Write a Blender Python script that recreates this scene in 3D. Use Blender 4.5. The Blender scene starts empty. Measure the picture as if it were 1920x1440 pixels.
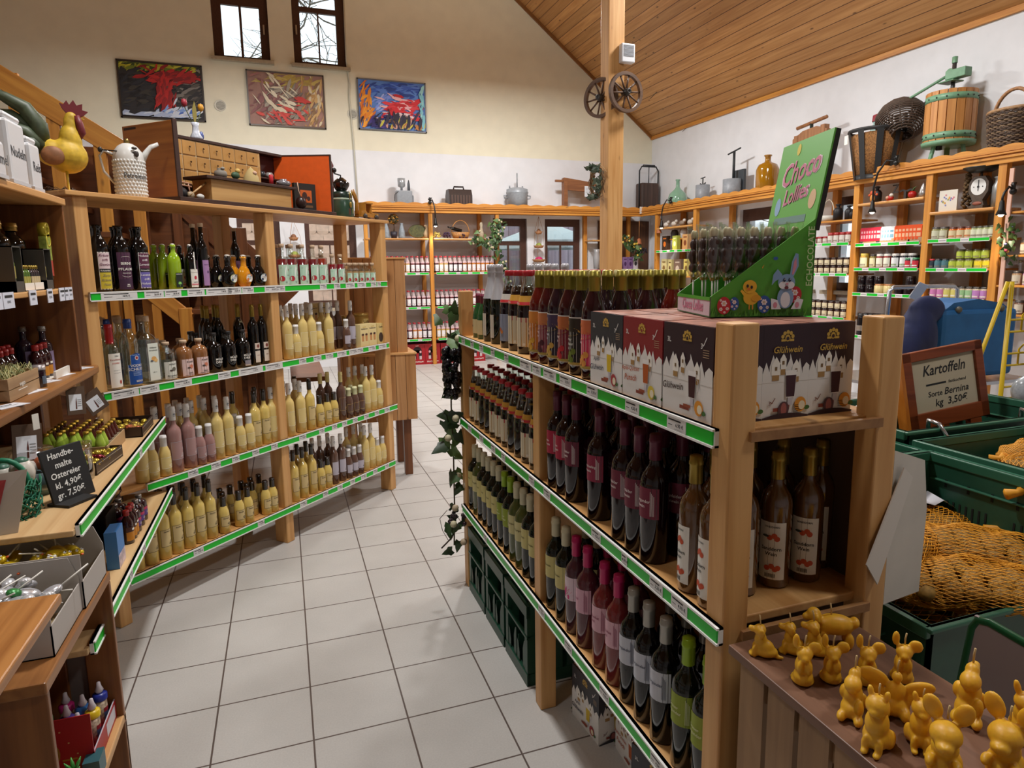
import bpy, math, random
from mathutils import Vector, Matrix
RND = random.Random(11)
PI = math.pi
sc = bpy.context.scene
COL = sc.collection
# ---------------------------------------------------------------- camera
f_px, yaw, pitch, roll = 1252.288, 0.349424430, 0.155849529, -0.0103859925
fw = Vector((math.sin(yaw)*math.cos(pitch), math.cos(yaw)*math.cos(pitch), -math.sin(pitch)))
rt = Vector((math.cos(yaw), -math.sin(yaw), 0)); up = rt.cross(fw)
r2 = rt*math.cos(roll)+up*math.sin(roll); u2 = up*math.cos(roll)-rt*math.sin(roll)
cam = bpy.data.cameras.new('camera'); cam.sensor_width = 36; cam.lens = f_px/1920*36
cam.shift_x = -31.15/1920; cam.shift_y = -22.71/1920; cam.clip_start = .02; cam.clip_end = 200
camo = bpy.data.objects.new('camera', cam); COL.objects.link(camo)
m = Matrix((r2, u2, -fw)).transposed().to_4x4(); m.translation = (0, 0, 1.6456); camo.matrix_world = m
sc.camera = camo
# ---------------------------------------------------------------- world, lamps, exposure
w = bpy.data.worlds.new('sky'); sc.world = w; w.use_nodes = True
bg = w.node_tree.nodes['Background']; bg.inputs[0].default_value = (.80, .93, 1, 1); bg.inputs[1].default_value = 1.5
vs = sc.view_settings; vs.view_transform = 'Standard'; vs.look = 'None'; vs.gamma = 1; vs.use_curve_mapping = False
vs.exposure = 0.22
def area(name, loc, sx, sy, power, col=(1, .985, .965), rot=(0, 0, 0)):
    l = bpy.data.lights.new(name, 'AREA'); l.shape = 'RECTANGLE'; l.size = sx; l.size_y = sy; l.energy = power; l.color = col
    o = bpy.data.objects.new(name, l); o.location = loc; o.rotation_euler = rot; COL.objects.link(o); return o
area('pendant_light', (3.4, 8.7, 4.85), .5, .5, 165)
area('pendant_light', (-.2, 8.6, 4.85), .5, .5, 125)
area('pendant_light', (4.3, 5.2, 4.85), .5, .5, 95)
area('pendant_light', (.4, 2.9, 4.85), .3, .3, 105)
area('pendant_light', (-1.7, .9, 4.6), .6, .6, 22)
area('pendant_light', (2.7, .1, 4.6), .5, .5, 48)
area('uplight', (3.2, 7.6, 5.3), .6, .6, 75, (1, .92, .8), (PI, 0, 0))
sc.cycles.max_bounces = 6; sc.cycles.diffuse_bounces = 3; sc.cycles.glossy_bounces = 3; sc.cycles.transmission_bounces = 3
sc.cycles.transparent_max_bounces = 14; sc.cycles.caustics_reflective = False; sc.cycles.caustics_refractive = False
sc.cycles.sample_clamp_indirect = 4
# ---------------------------------------------------------------- materials
MATS = {}
def C(h):
    h = h.lstrip('#'); c = [int(h[i:i+2], 16)/255 for i in (0, 2, 4)]
    return tuple(x/12.92 if x <= .04045 else ((x+.055)/1.055)**2.4 for x in c)+(1,)
def M(h, rough=.5, metal=0, nz=0, coat=0, sss=0, scale=30, emit=0):
    k = (h, rough, metal, nz, coat, sss, scale, emit)
    if k in MATS: return MATS[k]
    mt = bpy.data.materials.new('m_'+h.lstrip('#')); mt.use_nodes = True; t = mt.node_tree
    b = t.nodes['Principled BSDF']; b.inputs['Base Color'].default_value = C(h); b.inputs['Roughness'].default_value = rough
    b.inputs['Metallic'].default_value = metal; b.inputs['Coat Weight'].default_value = coat; b.inputs['Coat Roughness'].default_value = .05
    if sss:
        b.inputs['Subsurface Weight'].default_value = sss; b.inputs['Subsurface Radius'].default_value = (.02, .012, .004); b.inputs['Subsurface Scale'].default_value = 1
    if emit:
        b.inputs['Emission Color'].default_value = C(h); b.inputs['Emission Strength'].default_value = emit
    if nz:
        tc = t.nodes.new('ShaderNodeTexCoord'); n = t.nodes.new('ShaderNodeTexNoise'); n.inputs['Scale'].default_value = scale; n.inputs['Detail'].default_value = 4
        t.links.new(tc.outputs['Object'], n.inputs['Vector'])
        r = t.nodes.new('ShaderNodeValToRGB'); c = C(h)
        r.color_ramp.elements[0].position = .3; r.color_ramp.elements[1].position = .7
        r.color_ramp.elements[0].color = tuple(x*(1-nz) for x in c[:3])+(1,); r.color_ramp.elements[1].color = tuple(min(1, x*(1+nz)) for x in c[:3])+(1,)
        t.links.new(n.outputs['Fac'], r.inputs['Fac']); t.links.new(r.outputs['Color'], b.inputs['Base Color'])
    MATS[k] = mt; return mt
def wood(a, bcol, axis='z', rough=.45, knots=.5):
    k = ('wood', a, bcol, axis, rough, knots)
    if k in MATS: return MATS[k]
    mt = bpy.data.materials.new('wood_'+axis); mt.use_nodes = True; t = mt.node_tree; N = t.nodes.new; L = t.links.new
    b = t.nodes['Principled BSDF']; b.inputs['Roughness'].default_value = rough
    tc = N('ShaderNodeTexCoord'); mp = N('ShaderNodeMapping'); i = 'xyz'.index(axis)
    s = [26, 26, 26]; s[i] = 1.3; mp.inputs['Scale'].default_value = s; L(tc.outputs['Object'], mp.inputs['Vector'])
    n = N('ShaderNodeTexNoise'); n.inputs['Scale'].default_value = 1; n.inputs['Detail'].default_value = 5; n.inputs['Distortion'].default_value = .6; L(mp.outputs[0], n.inputs['Vector'])
    r = N('ShaderNodeValToRGB'); r.color_ramp.elements[0].position = .32; r.color_ramp.elements[1].position = .66
    r.color_ramp.elements[0].color = C(a); r.color_ramp.elements[1].color = C(bcol); L(n.outputs['Fac'], r.inputs['Fac'])
    out = r.outputs['Color']
    if knots:
        m2 = N('ShaderNodeMapping'); s = [8, 8, 8]; s[i] = 3.2; m2.inputs['Scale'].default_value = s; L(tc.outputs['Object'], m2.inputs['Vector'])
        v = N('ShaderNodeTexVoronoi'); v.inputs['Scale'].default_value = 1; L(m2.outputs[0], v.inputs['Vector'])
        kr = N('ShaderNodeValToRGB'); kr.color_ramp.elements[0].position = .05; kr.color_ramp.elements[1].position = .12
        kr.color_ramp.elements[0].color = (1, 1, 1, 1); kr.color_ramp.elements[1].color = (0, 0, 0, 1); L(v.outputs['Distance'], kr.inputs['Fac'])
        mu = N('ShaderNodeMath'); mu.operation = 'MULTIPLY'; mu.inputs[1].default_value = knots; L(kr.outputs['Color'], mu.inputs[0])
        mx = N('ShaderNodeMixRGB'); L(mu.outputs[0], mx.inputs['Fac']); L(out, mx.inputs['Color1']); mx.inputs['Color2'].default_value = C('#4a2712'); out = mx.outputs['Color']
    L(out, b.inputs['Base Color']); MATS[k] = mt; return mt
def glass(tint='#f4fbf8', rough=.03, refl=.10):
    k = ('glass', tint, rough, refl)
    if k in MATS: return MATS[k]
    mt = bpy.data.materials.new('glass'); mt.use_nodes = True; t = mt.node_tree; t.nodes.clear(); N = t.nodes.new; L = t.links.new
    o = N('ShaderNodeOutputMaterial'); mx = N('ShaderNodeMixShader'); tr = N('ShaderNodeBsdfTransparent'); tr.inputs[0].default_value = C(tint)
    g = N('ShaderNodeBsdfGlossy'); g.inputs['Roughness'].default_value = rough; lw = N('ShaderNodeLayerWeight'); lw.inputs[0].default_value = .35
    ma = N('ShaderNodeMath'); ma.operation = 'MULTIPLY_ADD'; ma.inputs[1].default_value = .55; ma.inputs[2].default_value = refl; L(lw.outputs['Facing'], ma.inputs[0])
    L(ma.outputs[0], mx.inputs[0]); L(tr.outputs[0], mx.inputs[1]); L(g.outputs[0], mx.inputs[2]); L(mx.outputs[0], o.inputs[0])
    MATS[k] = mt; return mt
def tiles():
    mt = bpy.data.materials.new('floor_tiles'); mt.use_nodes = True; t = mt.node_tree; N = t.nodes.new; L = t.links.new
    b = t.nodes['Principled BSDF']; tc = N('ShaderNodeTexCoord'); sp = N('ShaderNodeSeparateXYZ'); L(tc.outputs['Object'], sp.inputs[0])
    def mth(op, a, v=None, v2=None):
        n = N('ShaderNodeMath'); n.operation = op; L(a, n.inputs[0])
        if v is not None:
            if hasattr(v, 'links'): L(v, n.inputs[1])
            else: n.inputs[1].default_value = v
        if v2 is not None: n.inputs[2].default_value = v2
        return n.outputs[0]
    d = []
    for ax, off, size in (('X', .662, .333), ('Y', -3.5714, .3259)):
        a = mth('ADD', sp.outputs[ax], off); a = mth('DIVIDE', a, size); fr = mth('FRACT', a); c = mth('SUBTRACT', fr, .5); c = mth('ABSOLUTE', c); c = mth('SUBTRACT', c, .5); c = mth('ABSOLUTE', c); d.append(mth('MULTIPLY', c, size))
    g = mth('MINIMUM', d[0], d[1]); gm = mth('LESS_THAN', g, .0032)
    n = N('ShaderNodeTexNoise'); n.inputs['Scale'].default_value = 2.2; n.inputs['Detail'].default_value = 6; L(tc.outputs['Object'], n.inputs['Vector'])
    r = N('ShaderNodeValToRGB'); r.color_ramp.elements[0].position = .3; r.color_ramp.elements[1].position = .7
    r.color_ramp.elements[0].color = C('#b4b1ad'); r.color_ramp.elements[1].color = C('#c3c0bc'); L(n.outputs['Fac'], r.inputs['Fac'])
    n2 = N('ShaderNodeTexNoise'); n2.inputs['Scale'].default_value = 160; L(tc.outputs['Object'], n2.inputs['Vector'])
    m0 = N('ShaderNodeMixRGB'); m0.blend_type = 'OVERLAY'; m0.inputs['Fac'].default_value = .12; L(r.outputs['Color'], m0.inputs['Color1']); L(n2.outputs['Fac'], m0.inputs['Color2'])
    mx = N('ShaderNodeMixRGB'); L(gm, mx.inputs['Fac']); L(m0.outputs['Color'], mx.inputs['Color1']); mx.inputs['Color2'].default_value = C('#5a4d48'); L(mx.outputs['Color'], b.inputs['Base Color'])
    b.inputs['Roughness'].default_value = .42
    bp = N('ShaderNodeBump'); bp.inputs['Strength'].default_value = .4; bp.inputs['Distance'].default_value = .003; inv = mth('SUBTRACT', gm, 1); inv = mth('ABSOLUTE', inv); L(inv, bp.inputs['Height']); L(bp.outputs[0], b.inputs['Normal'])
    return mt
def planks(a, bcol, pitch_, axis, along, dark='#5b3517', rough=.4):
    """boards with grooves: pitch along local 'axis', grain running along local 'along'"""
    mt = wood(a, bcol, along, rough, .75).copy(); t = mt.node_tree; N = t.nodes.new; L = t.links.new
    b = t.nodes['Principled BSDF']; src = b.inputs['Base Color'].links[0].from_socket
    tc = N('ShaderNodeTexCoord'); sp = N('ShaderNodeSeparateXYZ'); L(tc.outputs['Object'], sp.inputs[0])
    d = N('ShaderNodeMath'); d.operation = 'DIVIDE'; d.inputs[1].default_value = pitch_; L(sp.outputs[axis.upper()], d.inputs[0])
    fr = N('ShaderNodeMath'); fr.operation = 'FRACT'; L(d.outputs[0], fr.inputs[0])
    fl = N('ShaderNodeMath'); fl.operation = 'FLOOR'; L(d.outputs[0], fl.inputs[0])
    wn = N('ShaderNodeTexWhiteNoise'); wn.noise_dimensions = '1D'; L(fl.outputs[0], wn.inputs['W'])
    hv = N('ShaderNodeHueSaturation'); mm = N('ShaderNodeMath'); mm.operation = 'MULTIPLY_ADD'; mm.inputs[1].default_value = .3; mm.inputs[2].default_value = .85; L(wn.outputs['Value'], mm.inputs[0]); L(mm.outputs[0], hv.inputs['Value']); L(src, hv.inputs['Color'])
    lt = N('ShaderNodeMath'); lt.operation = 'LESS_THAN'; lt.inputs[1].default_value = .06; L(fr.outputs[0], lt.inputs[0])
    mx = N('ShaderNodeMixRGB'); L(lt.outputs[0], mx.inputs['Fac']); L(hv.outputs['Color'], mx.inputs['Color1']); mx.inputs['Color2'].default_value = C(dark); L(mx.outputs['Color'], b.inputs['Base Color'])
    return mt
# ---------------------------------------------------------------- mesh helper
TXT = {}
def text_geo(s, shear=0):
    if (s, shear) not in TXT:
        cu = bpy.data.curves.new('t', 'FONT'); cu.body = s; cu.size = 1; cu.resolution_u = 2; cu.shear = shear; cu.offset = .014; cu.align_x = 'CENTER'; cu.align_y = 'CENTER'
        o = bpy.data.objects.new('t', cu); COL.objects.link(o); bpy.context.view_layer.update()
        me = bpy.data.meshes.new_from_object(o.evaluated_get(bpy.context.evaluated_depsgraph_get()))
        TXT[s, shear] = ([(v.co.x, v.co.y) for v in me.vertices], [tuple(p.vertices) for p in me.polygons])
        bpy.data.objects.remove(o); bpy.data.curves.remove(cu); bpy.data.meshes.remove(me)
    return TXT[s, shear]
def TR(x=0, y=0, z=0, rz=0, rx=0, ry=0, s=1):
    return Matrix.Translation((x, y, z)) @ Matrix.Rotation(rz, 4, 'Z') @ Matrix.Rotation(ry, 4, 'Y') @ Matrix.Rotation(rx, 4, 'X') @ Matrix.Scale(s, 4)
class MB:
    def __init__(s): s.v = []; s.f = []; s.m = []; s.sm = []; s.mats = []
    def add(s, V, F, mat, smooth=False, T=None):
        if mat not in s.mats: s.mats.append(mat)
        k = s.mats.index(mat); n = len(s.v)
        s.v += [tuple(T @ Vector(p)) for p in V] if T is not None else [tuple(p) for p in V]
        s.f += [tuple(i+n for i in q) for q in F]; s.m += [k]*len(F); s.sm += [smooth]*len(F); return s
    def box(s, x0, x1, y0, y1, z0, z1, mat, T=None):
        V = [(x, y, z) for x in (x0, x1) for y in (y0, y1) for z in (z0, z1)]
        return s.add(V, [(0, 1, 3, 2), (4, 6, 7, 5), (0, 4, 5, 1), (2, 3, 7, 6), (0, 2, 6, 4), (1, 5, 7, 3)], mat, False, T)
    def lathe(s, pr, mat, seg=16, T=None, smooth=True, sx=1, sy=1):
        V = []; F = []; rings = []
        for r, z in pr:
            if r < 1e-6: V.append((0, 0, z)); rings.append([len(V)-1])
            else:
                rings.append([len(V)+k for k in range(seg)]); V += [(sx*r*math.cos(2*PI*k/seg), sy*r*math.sin(2*PI*k/seg), z) for k in range(seg)]
        for a, b in zip(rings, rings[1:]):
            for k in range(seg):
                k2 = (k+1) % seg
                if len(a) == 1 and len(b) == 1: continue
                if len(a) == 1: F.append((a[0], b[k2], b[k]))
                elif len(b) == 1: F.append((a[k], a[k2], b[0]))
                else: F.append((a[k], a[k2], b[k2], b[k]))
        return s.add(V, F, mat, smooth, T)
    def tube(s, pts, r, mat, seg=8, closed=False, T=None, caps=True):
        P = [Vector(p) for p in pts]; n = len(P); V = []; F = []; pn = None
        for i, p in enumerate(P):
            d = (P[(i+1) % n]-P[i-1]) if closed else (P[min(i+1, n-1)]-P[max(i-1, 0)])
            if d.length < 1e-9: d = Vector((0, 0, 1))
            d.normalize()
            if pn is None:
                pn = d.orthogonal().normalized()
            pn = (pn-d*pn.dot(d)); pn = pn.normalized() if pn.length > 1e-6 else d.orthogonal().normalized()
            q = d.cross(pn); ri = r[i] if isinstance(r, (list, tuple)) else r
            V += [tuple(p+(pn*math.cos(2*PI*k/seg)+q*math.sin(2*PI*k/seg))*ri) for k in range(seg)]
        for i in range(n if closed else n-1):
            a = i*seg; b = ((i+1) % n)*seg
            F += [(a+k, a+(k+1) % seg, b+(k+1) % seg, b+k) for k in range(seg)]
        if caps and not closed: F += [tuple(range(seg))[::-1], tuple((n-1)*seg+k for k in range(seg))]
        return s.add(V, F, mat, True, T)
    def prism(s, pts, z0, z1, mat, T=None, smooth=False):
        n = len(pts); V = [(x, y, z0) for x, y in pts]+[(x, y, z1) for x, y in pts]
        F = [tuple(range(n))[::-1], tuple(range(n, 2*n))]+[(k, (k+1) % n, n+(k+1) % n, n+k) for k in range(n)]
        return s.add(V, F, mat, smooth, T)
    def ball(s, c, r, mat, seg=12, rings=8, T=None):
        if not isinstance(r, (list, tuple)): r = (r, r, r)
        V = [(c[0], c[1], c[2]-r[2])]; F = []
        for i in range(1, rings):
            a = PI*i/rings
            V += [(c[0]+r[0]*math.sin(a)*math.cos(2*PI*k/seg), c[1]+r[1]*math.sin(a)*math.sin(2*PI*k/seg), c[2]-r[2]*math.cos(a)) for k in range(seg)]
        V.append((c[0], c[1], c[2]+r[2]))
        for k in range(seg):
            F.append((0, 1+(k+1) % seg, 1+k)); o = 1+(rings-2)*seg; F.append((len(V)-1, o+k, o+(k+1) % seg))
            for i in range(rings-2): a = 1+i*seg; F.append((a+k, a+(k+1) % seg, a+seg+(k+1) % seg, a+seg+k))
        return s.add(V, F, mat, True, T)
    # decals: drawn in (x, z) facing -Y, on a cylinder of radius r or on the plane y = y0
    def _mp(s, x, z, r, y0, L, ox):
        e = L*.00035
        if r: a = x/r; return (math.sin(a)*(r+e)+ox, -math.cos(a)*(r+e), z)
        return (x+ox, y0-e, z)
    def rect(s, x0, x1, z0, z1, mat, r=None, y0=0, L=1, T=None, ox=0):
        n = max(1, int(abs(x1-x0)/(r or 9)/.3)) if r else 1; V = []; F = []
        for k in range(n+1):
            x = x0+(x1-x0)*k/n; V += [s._mp(x, z0, r, y0, L, ox), s._mp(x, z1, r, y0, L, ox)]
        F = [(2*k, 2*k+2, 2*k+3, 2*k+1) for k in range(n)]
        return s.add(V, F, mat, bool(r), T)
    def shape(s, pts, mat, r=None, y0=0, L=1, T=None, ox=0):
        return s.add([s._mp(x, z, r, y0, L, ox) for x, z in pts], [tuple(range(len(pts)))], mat, False, T)
    def disc(s, cx, cz, rx, rz, mat, r=None, y0=0, L=1, T=None, n=14, ox=0):
        return s.shape([(cx+rx*math.cos(2*PI*k/n), cz+rz*math.sin(2*PI*k/n)) for k in range(n)], mat, r, y0, L, T, ox)
    def text(s, st, cx, cz, size, mat, r=None, y0=0, L=2, T=None, shear=0, rot=0, sx=1, ox=0):
        V, F = text_geo(st, shear); c, q = math.cos(rot), math.sin(rot)
        return s.add([s._mp(cx+(x*sx*c-y*q)*size, cz+(x*sx*q+y*c)*size, r, y0, L, ox) for x, y in V], F, mat, False, T)
    def mesh(s, name):
        me = bpy.data.meshes.new(name); me.from_pydata(s.v, [], s.f)
        for mt in s.mats: me.materials.append(mt)
        me.polygons.foreach_set('material_index', s.m); me.polygons.foreach_set('use_smooth', s.sm); me.update(); return me
    def build(s, name, parent=None, loc=None, rz=0, bev=0, link=True, rot=None):
        o = bpy.data.objects.new(name, s.mesh(name))
        if link: COL.objects.link(o)
        if parent is not None: o.parent = parent
        if loc is not None: o.location = loc
        o.rotation_euler = rot if rot else (0, 0, rz)
        if bev:
            md = o.modifiers.new('edge', 'BEVEL'); md.width = bev; md.segments = 2; md.limit_method = 'ANGLE'
        return o
def empty(name, loc=(0, 0, 0), rz=0, link=True, rot=None):
    o = bpy.data.objects.new(name, None); o.location = loc; o.rotation_euler = rot if rot else (0, 0, rz)
    if link: COL.objects.link(o)
    return o
def tag(o, label, cat, group=None):
    o['label'] = label; o['category'] = cat
    if group: o['group'] = group
    return o
def structure(o): o['kind'] = 'structure'; return o
def link_tree(o):
    COL.objects.link(o)
    for c in o.children: link_tree(c)
def clone(o, parent=None):
    c = o.copy(); COL.objects.link(c)
    if parent is not None: c.parent = parent
    for ch in o.children: clone(ch, c)
    return c
KIDS = {}
REG = []
PROTO = []
def reg(o, look, where, row, group, cat): REG.append((o, look, where, row, group, cat)); return o
def proto(o): PROTO.append(o); return o
def blob(parts, mat, voxel=.0025, name='blob', smooth=3):
    """fuse ellipsoids ((x,y,z),(rx,ry,rz),(rotx,roty,rotz)) into one continuous skin"""
    b = MB()
    for p in parts:
        T = Matrix.Translation(p[0])
        if len(p) > 2: T = T @ Matrix.Rotation(p[2][2], 4, 'Z') @ Matrix.Rotation(p[2][1], 4, 'Y') @ Matrix.Rotation(p[2][0], 4, 'X')
        b.ball((0, 0, 0), p[1], mat, 14, 10, T)
    o = b.build(name); md = o.modifiers.new('r', 'REMESH'); md.mode = 'VOXEL'; md.voxel_size = voxel; md.use_smooth_shade = True
    if smooth:
        ms = o.modifiers.new('s', 'SMOOTH'); ms.factor = .5; ms.iterations = smooth
    bpy.context.view_layer.update()
    me = bpy.data.meshes.new_from_object(o.evaluated_get(bpy.context.evaluated_depsgraph_get())); me.name = name
    if not me.materials: me.materials.append(mat)
    bpy.data.objects.remove(o); return me
def me_obj(name, me, parent=None, loc=None, rz=0, link=True, rot=None):
    o = bpy.data.objects.new(name, me)
    if link: COL.objects.link(o)
    if parent is not None: o.parent = parent
    if loc is not None: o.location = loc
    o.rotation_euler = rot if rot else (0, 0, rz); return o
# shared materials
PINE = ('#c08a4e', '#d9a86c'); AMB = ('#b8752c', '#d6953f')
pz, px_, py_ = wood(*PINE, 'z'), wood(*PINE, 'x'), wood(*PINE, 'y')
az, ax_, ay_ = wood(*AMB, 'z'), wood(*AMB, 'x'), wood(*AMB, 'y')
dk = wood('#5a331a', '#7b4a28', 'z', .4, 0); dkx = wood('#5a331a', '#7b4a28', 'x', .4, 0); dky = wood('#6e4224', '#935c31', 'y', .4, .3)
WHITE = M('#f2f2ef', .5); BLACK = M('#121212', .4); INK = M('#1b1b1e', .6); GREEN = M('#0cc22a', .4); GREY = M('#8a8d8f', .5)
BROWN = M('#4a2c20', .45, nz=.2, scale=60)
# ================================================================ room shell
YB, XR, XL, YF, ZC = 11.75, 6.86, -7.9, -6.0, 4.09
cream = M('#ebe6cf', .85, nz=.03, scale=5); white_w = M('#e6e8ec', .85, nz=.03, scale=5)
b = MB(); b.box(XL, XR, YF, YB, -.1, 0, tiles()); structure(b.build('floor'))
def wall(name, plane, c, u0, u1, z0, z1, holes, mats, thick=.3, out=1):
    us = sorted({u0, u1, *[h[0] for h in holes], *[h[1] for h in holes]}); zs = sorted({z0, z1, 3.585, *[h[2] for h in holes], *[h[3] for h in holes]})
    b = MB()
    for a, a2 in zip(us, us[1:]):
        for q, q2 in zip(zs, zs[1:]):
            if any(h[0] <= a and a2 <= h[1] and h[2] <= q and q2 <= h[3] for h in holes): continue
            mt = mats[1] if q >= 3.58 else mats[0]
            if plane == 'y': b.box(a, a2, c, c+thick*out, q, q2, mt)
            else: b.box(c, c+thick*out, a, a2, q, q2, mt)
    return structure(b.build(name))
WINB = [(-.75, .05, 4.85, 6.35), (.405, 1.205, 4.85, 6.35), (-.62, .02, 1.0, 2.52), (.40, 1.22, 1.0, 2.52), (3.63, 4.28, 1.0, 2.52), (4.63, 5.36, 1.0, 2.52)]
wall('wall_back', 'y', YB, XL, XR+.3, 0, 9.98, WINB, (white_w, cream))
WINR = [(7.35, 9.0, 1.3, 2.50), (6.65, 7.1, 1.3, 2.50)]
wall('wall_right', 'x', XR, YF, YB, 0, 4.2, WINR, (white_w, white_w))
wall('wall_left', 'x', XL, YF, YB, 0, 4.4, [], (white_w, cream), out=-1)
wall('wall_front', 'y', YF, XL, XR, 0, 9.98, [], (white_w, cream), out=-1)
SL = math.atan(.79); cpl = planks('#b57f48', '#cf9a60', .157, 'x', 'y')
b = MB(); b.box(-9.7, 0.4, YF, YB, 0, .12, cpl); structure(b.build('ceiling', loc=(XR, 0, ZC), rot=(0, SL, 0)))
b = MB(); b.box(-.4, 10.5, YF, YB, 0, .12, cpl); structure(b.build('ceiling', loc=(XL-.1, 0, ZC+.1), rot=(0, -SL, 0)))
b = MB()
b.box(-9.5, 0, YB-.035, YB, -.05, 0, wood('#7a4d26', '#94622f', 'x')); structure(b.build('trim_1', loc=(XR, 0, ZC), rot=(0, SL, 0)))
b = MB(); b.box(XR-.035, XR, YF, YB, ZC-.06, ZC, ay_); structure(b.build('trim_2'))
gl_w = glass('#ffffff', .02, .03)
def window(i, plane, c, u0, u1, z0, z1, panes, sill=True, handle=None, inset=.06):
    """panes: list of (u0,u1,z0,z1) openings"""
    us = sorted({u0, u1, *[p[0] for p in panes], *[p[1] for p in panes]}); zs = sorted({z0, z1, *[p[2] for p in panes], *[p[3] for p in panes]})
    b = MB(); g = MB()
    def bx(mb, a, a2, q, q2, d0, d1, mt):
        if plane == 'y': mb.box(a, a2, c+d0, c+d1, q, q2, mt)
        else: mb.box(c+d0, c+d1, a, a2, q, q2, mt)
    for a, a2 in zip(us, us[1:]):
        for q, q2 in zip(zs, zs[1:]):
            if any(p[0] <= a and a2 <= p[1] and p[2] <= q and q2 <= p[3] for p in panes): continue
            bx(b, a, a2, q, q2, inset, inset+.06, BROWN)
    o = structure(b.build('window_%d' % i))
    for p in panes: bx(g, p[0], p[1], p[2], p[3], inset+.028, inset+.032, gl_w)
    g.build('window_pane', o)
    if sill:
        s = MB(); bx(s, u0-.04, u1+.05, z0-.05, z0, -.08, inset, M('#b3a68f', .4, nz=.1)); s.build('window_sill', o)
    if handle:
        h = MB(); bx(h, handle[0]-.012, handle[0]+.012, handle[1], handle[1]+.14, inset-.04, inset-.015, M('#c9c2b4', .3, .8)); h.build('window_handle', o)
window(1, 'y', YB, -.75, .05, 4.85, 6.35, [(-.615, -.365, 4.905, 5.64), (-.33, -.077, 4.905, 5.64), (-.615, -.077, 5.76, 6.2)], handle=(-.02, 5.25))
window(2, 'y', YB, .405, 1.205, 4.85, 6.35, [(.522, .785, 4.915, 5.66), (.808, 1.07, 4.915, 5.66), (.522, 1.07, 5.735, 6.2)], handle=(.46, 5.3))
for i, (a, a2) in enumerate(((-.62, .02), (.40, 1.22), (3.63, 4.28), (4.63, 5.36))):
    mid = (a+a2)/2
    window(3+i, 'y', YB, a, a2, 1.0, 2.52, [(a+.075, a2-.11, 2.115, 2.385), (a+.075, mid-.03, 1.12, 2.04), (mid+.03-.04, a2-.11, 1.12, 2.04)])
window(7, 'x', XR, 7.35, 9.0, 1.3, 2.50, [(7.45, 8.1, 1.4, 2.32), (8.2, 8.9, 1.4, 2.32)])
window(8, 'x', XR, 6.65, 7.1, 1.3, 2.50, [(6.72, 7.02, 2.05, 2.4), (6.72, 7.02, 1.4, 2.0)])
# round vents in the back wall, cable duct
for i, (x, z) in enumerate(((-.72, 4.146), (1.26, 4.148))):
    e = tag(empty('wall_vent', (x, YB, z)), 'small round white wall vent '+('beside the red and black painting' if i == 0 else 'touched by the hanging white cable'), 'vent', 'round wall vents')
    b = MB(); T = TR(0, 0, 0, rx=PI/2)
    b.lathe([(.062, 0), (.075, .004), (.085, .012), (.085, 0)], M('#d9d6c8', .5), 24, T); b.build('rim', e)
    b = MB(); b.lathe([(0, .002), (.062, .002)], M('#77776f', .6), 24, T)
    for k in range(-4, 5):
        wd = math.sqrt(max(0, .06**2-(k*.013)**2)); b.box(-wd, wd, -.010, -.004, k*.013-.003, k*.013+.003, M('#d9d6c8', .5))
    b.build('grille', e)
b = MB(); b.tube([(1.20, YB-.06, 5.9), (1.195, YB-.06, 4.95), (1.21, YB-.02, 4.84), (1.235, YB-.02, 4.6), (1.215, YB-.02, 4.40), (1.225, YB-.02, 4.25), (1.25, YB-.02, 3.7), (1.27, YB-.02, 2.75)], .012, M('#cfcdbd', .5), 6)
tag(b.build('cable'), 'thin white cable hanging down the back wall from the second upper window', 'cable')
# paintings
def painting(x0, x1, z0, z1, base, dabs, label, frame):
    e = tag(empty('painting', (x0, YB, z0)), label, 'painting', 'abstract paintings under the upper windows')
    W, H = x1-x0, z1-z0; b = MB(); f_ = M(frame, .4)
    for a in ((0, W, 0, .02), (0, W, H-.02, H), (0, .02, 0, H), (W-.02, W, 0, H)): b.box(a[0], a[1], -.035, 0, a[2], a[3], f_)
    b.build('frame', e); b = MB(); b.box(.02, W-.02, -.025, -.01, .02, H-.02, M(base, .6, nz=.15, scale=6)); Ry = random.Random(label)
    for j, (cx, cz, rx, rz, n, cols, ang) in enumerate(dabs):
        for k in range(n):
            px = (cx+Ry.gauss(0, rx))*W; pz_ = (cz+Ry.gauss(0, rz))*H; ln = Ry.uniform(.05, .13); wd = Ry.uniform(.008, .03); a = ang+Ry.gauss(0, .35)
            d = Vector((math.cos(a), math.sin(a))); q = Vector((-d.y, d.x)); P = [Vector((px, pz_))+d*ln*u+q*wd*v for u, v in ((-1, -.4), (-.3, -1), (.6, -.8), (1, 0), (.5, .9), (-.4, .7))]
            b.shape([(min(max(p.x, .03), W-.03), min(max(p.y, .03), H-.03)) for p in P], M(Ry.choice(cols), .6), y0=-.025, L=3+j*16+k*.2)
    b.build('canvas', e)
painting(-2.07, -.935, 3.885, 4.70, '#2c2a2c', [(.5, .93, .3, .03, 70, ('#a9a524', '#c2bd3a', '#3c4a1c', '#6d7a22'), .4), (.22, .5, .12, .2, 60, ('#1b1a1c', '#2b2c33', '#3a3630'), .3), (.8, .5, .12, .16, 60, ('#3b3733', '#57504a', '#7c7670', '#2a282a'), .2), (.62, .75, .16, .05, 70, ('#9e1c1c', '#b62320', '#7c1517'), .05), (.52, .42, .06, .2, 70, ('#a81e1c', '#b9221f', '#8c181a'), 1.2), (.72, .12, .13, .05, 40, ('#3d62b8', '#7f9fd6', '#c9d3e2', '#d9dde4'), .6), (.45, .07, .2, .02, 24, ('#c9d3e2', '#aab8d4'), .1)], 'red and black abstract painting with yellow-green top, left of three', '#3c3128')
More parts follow.
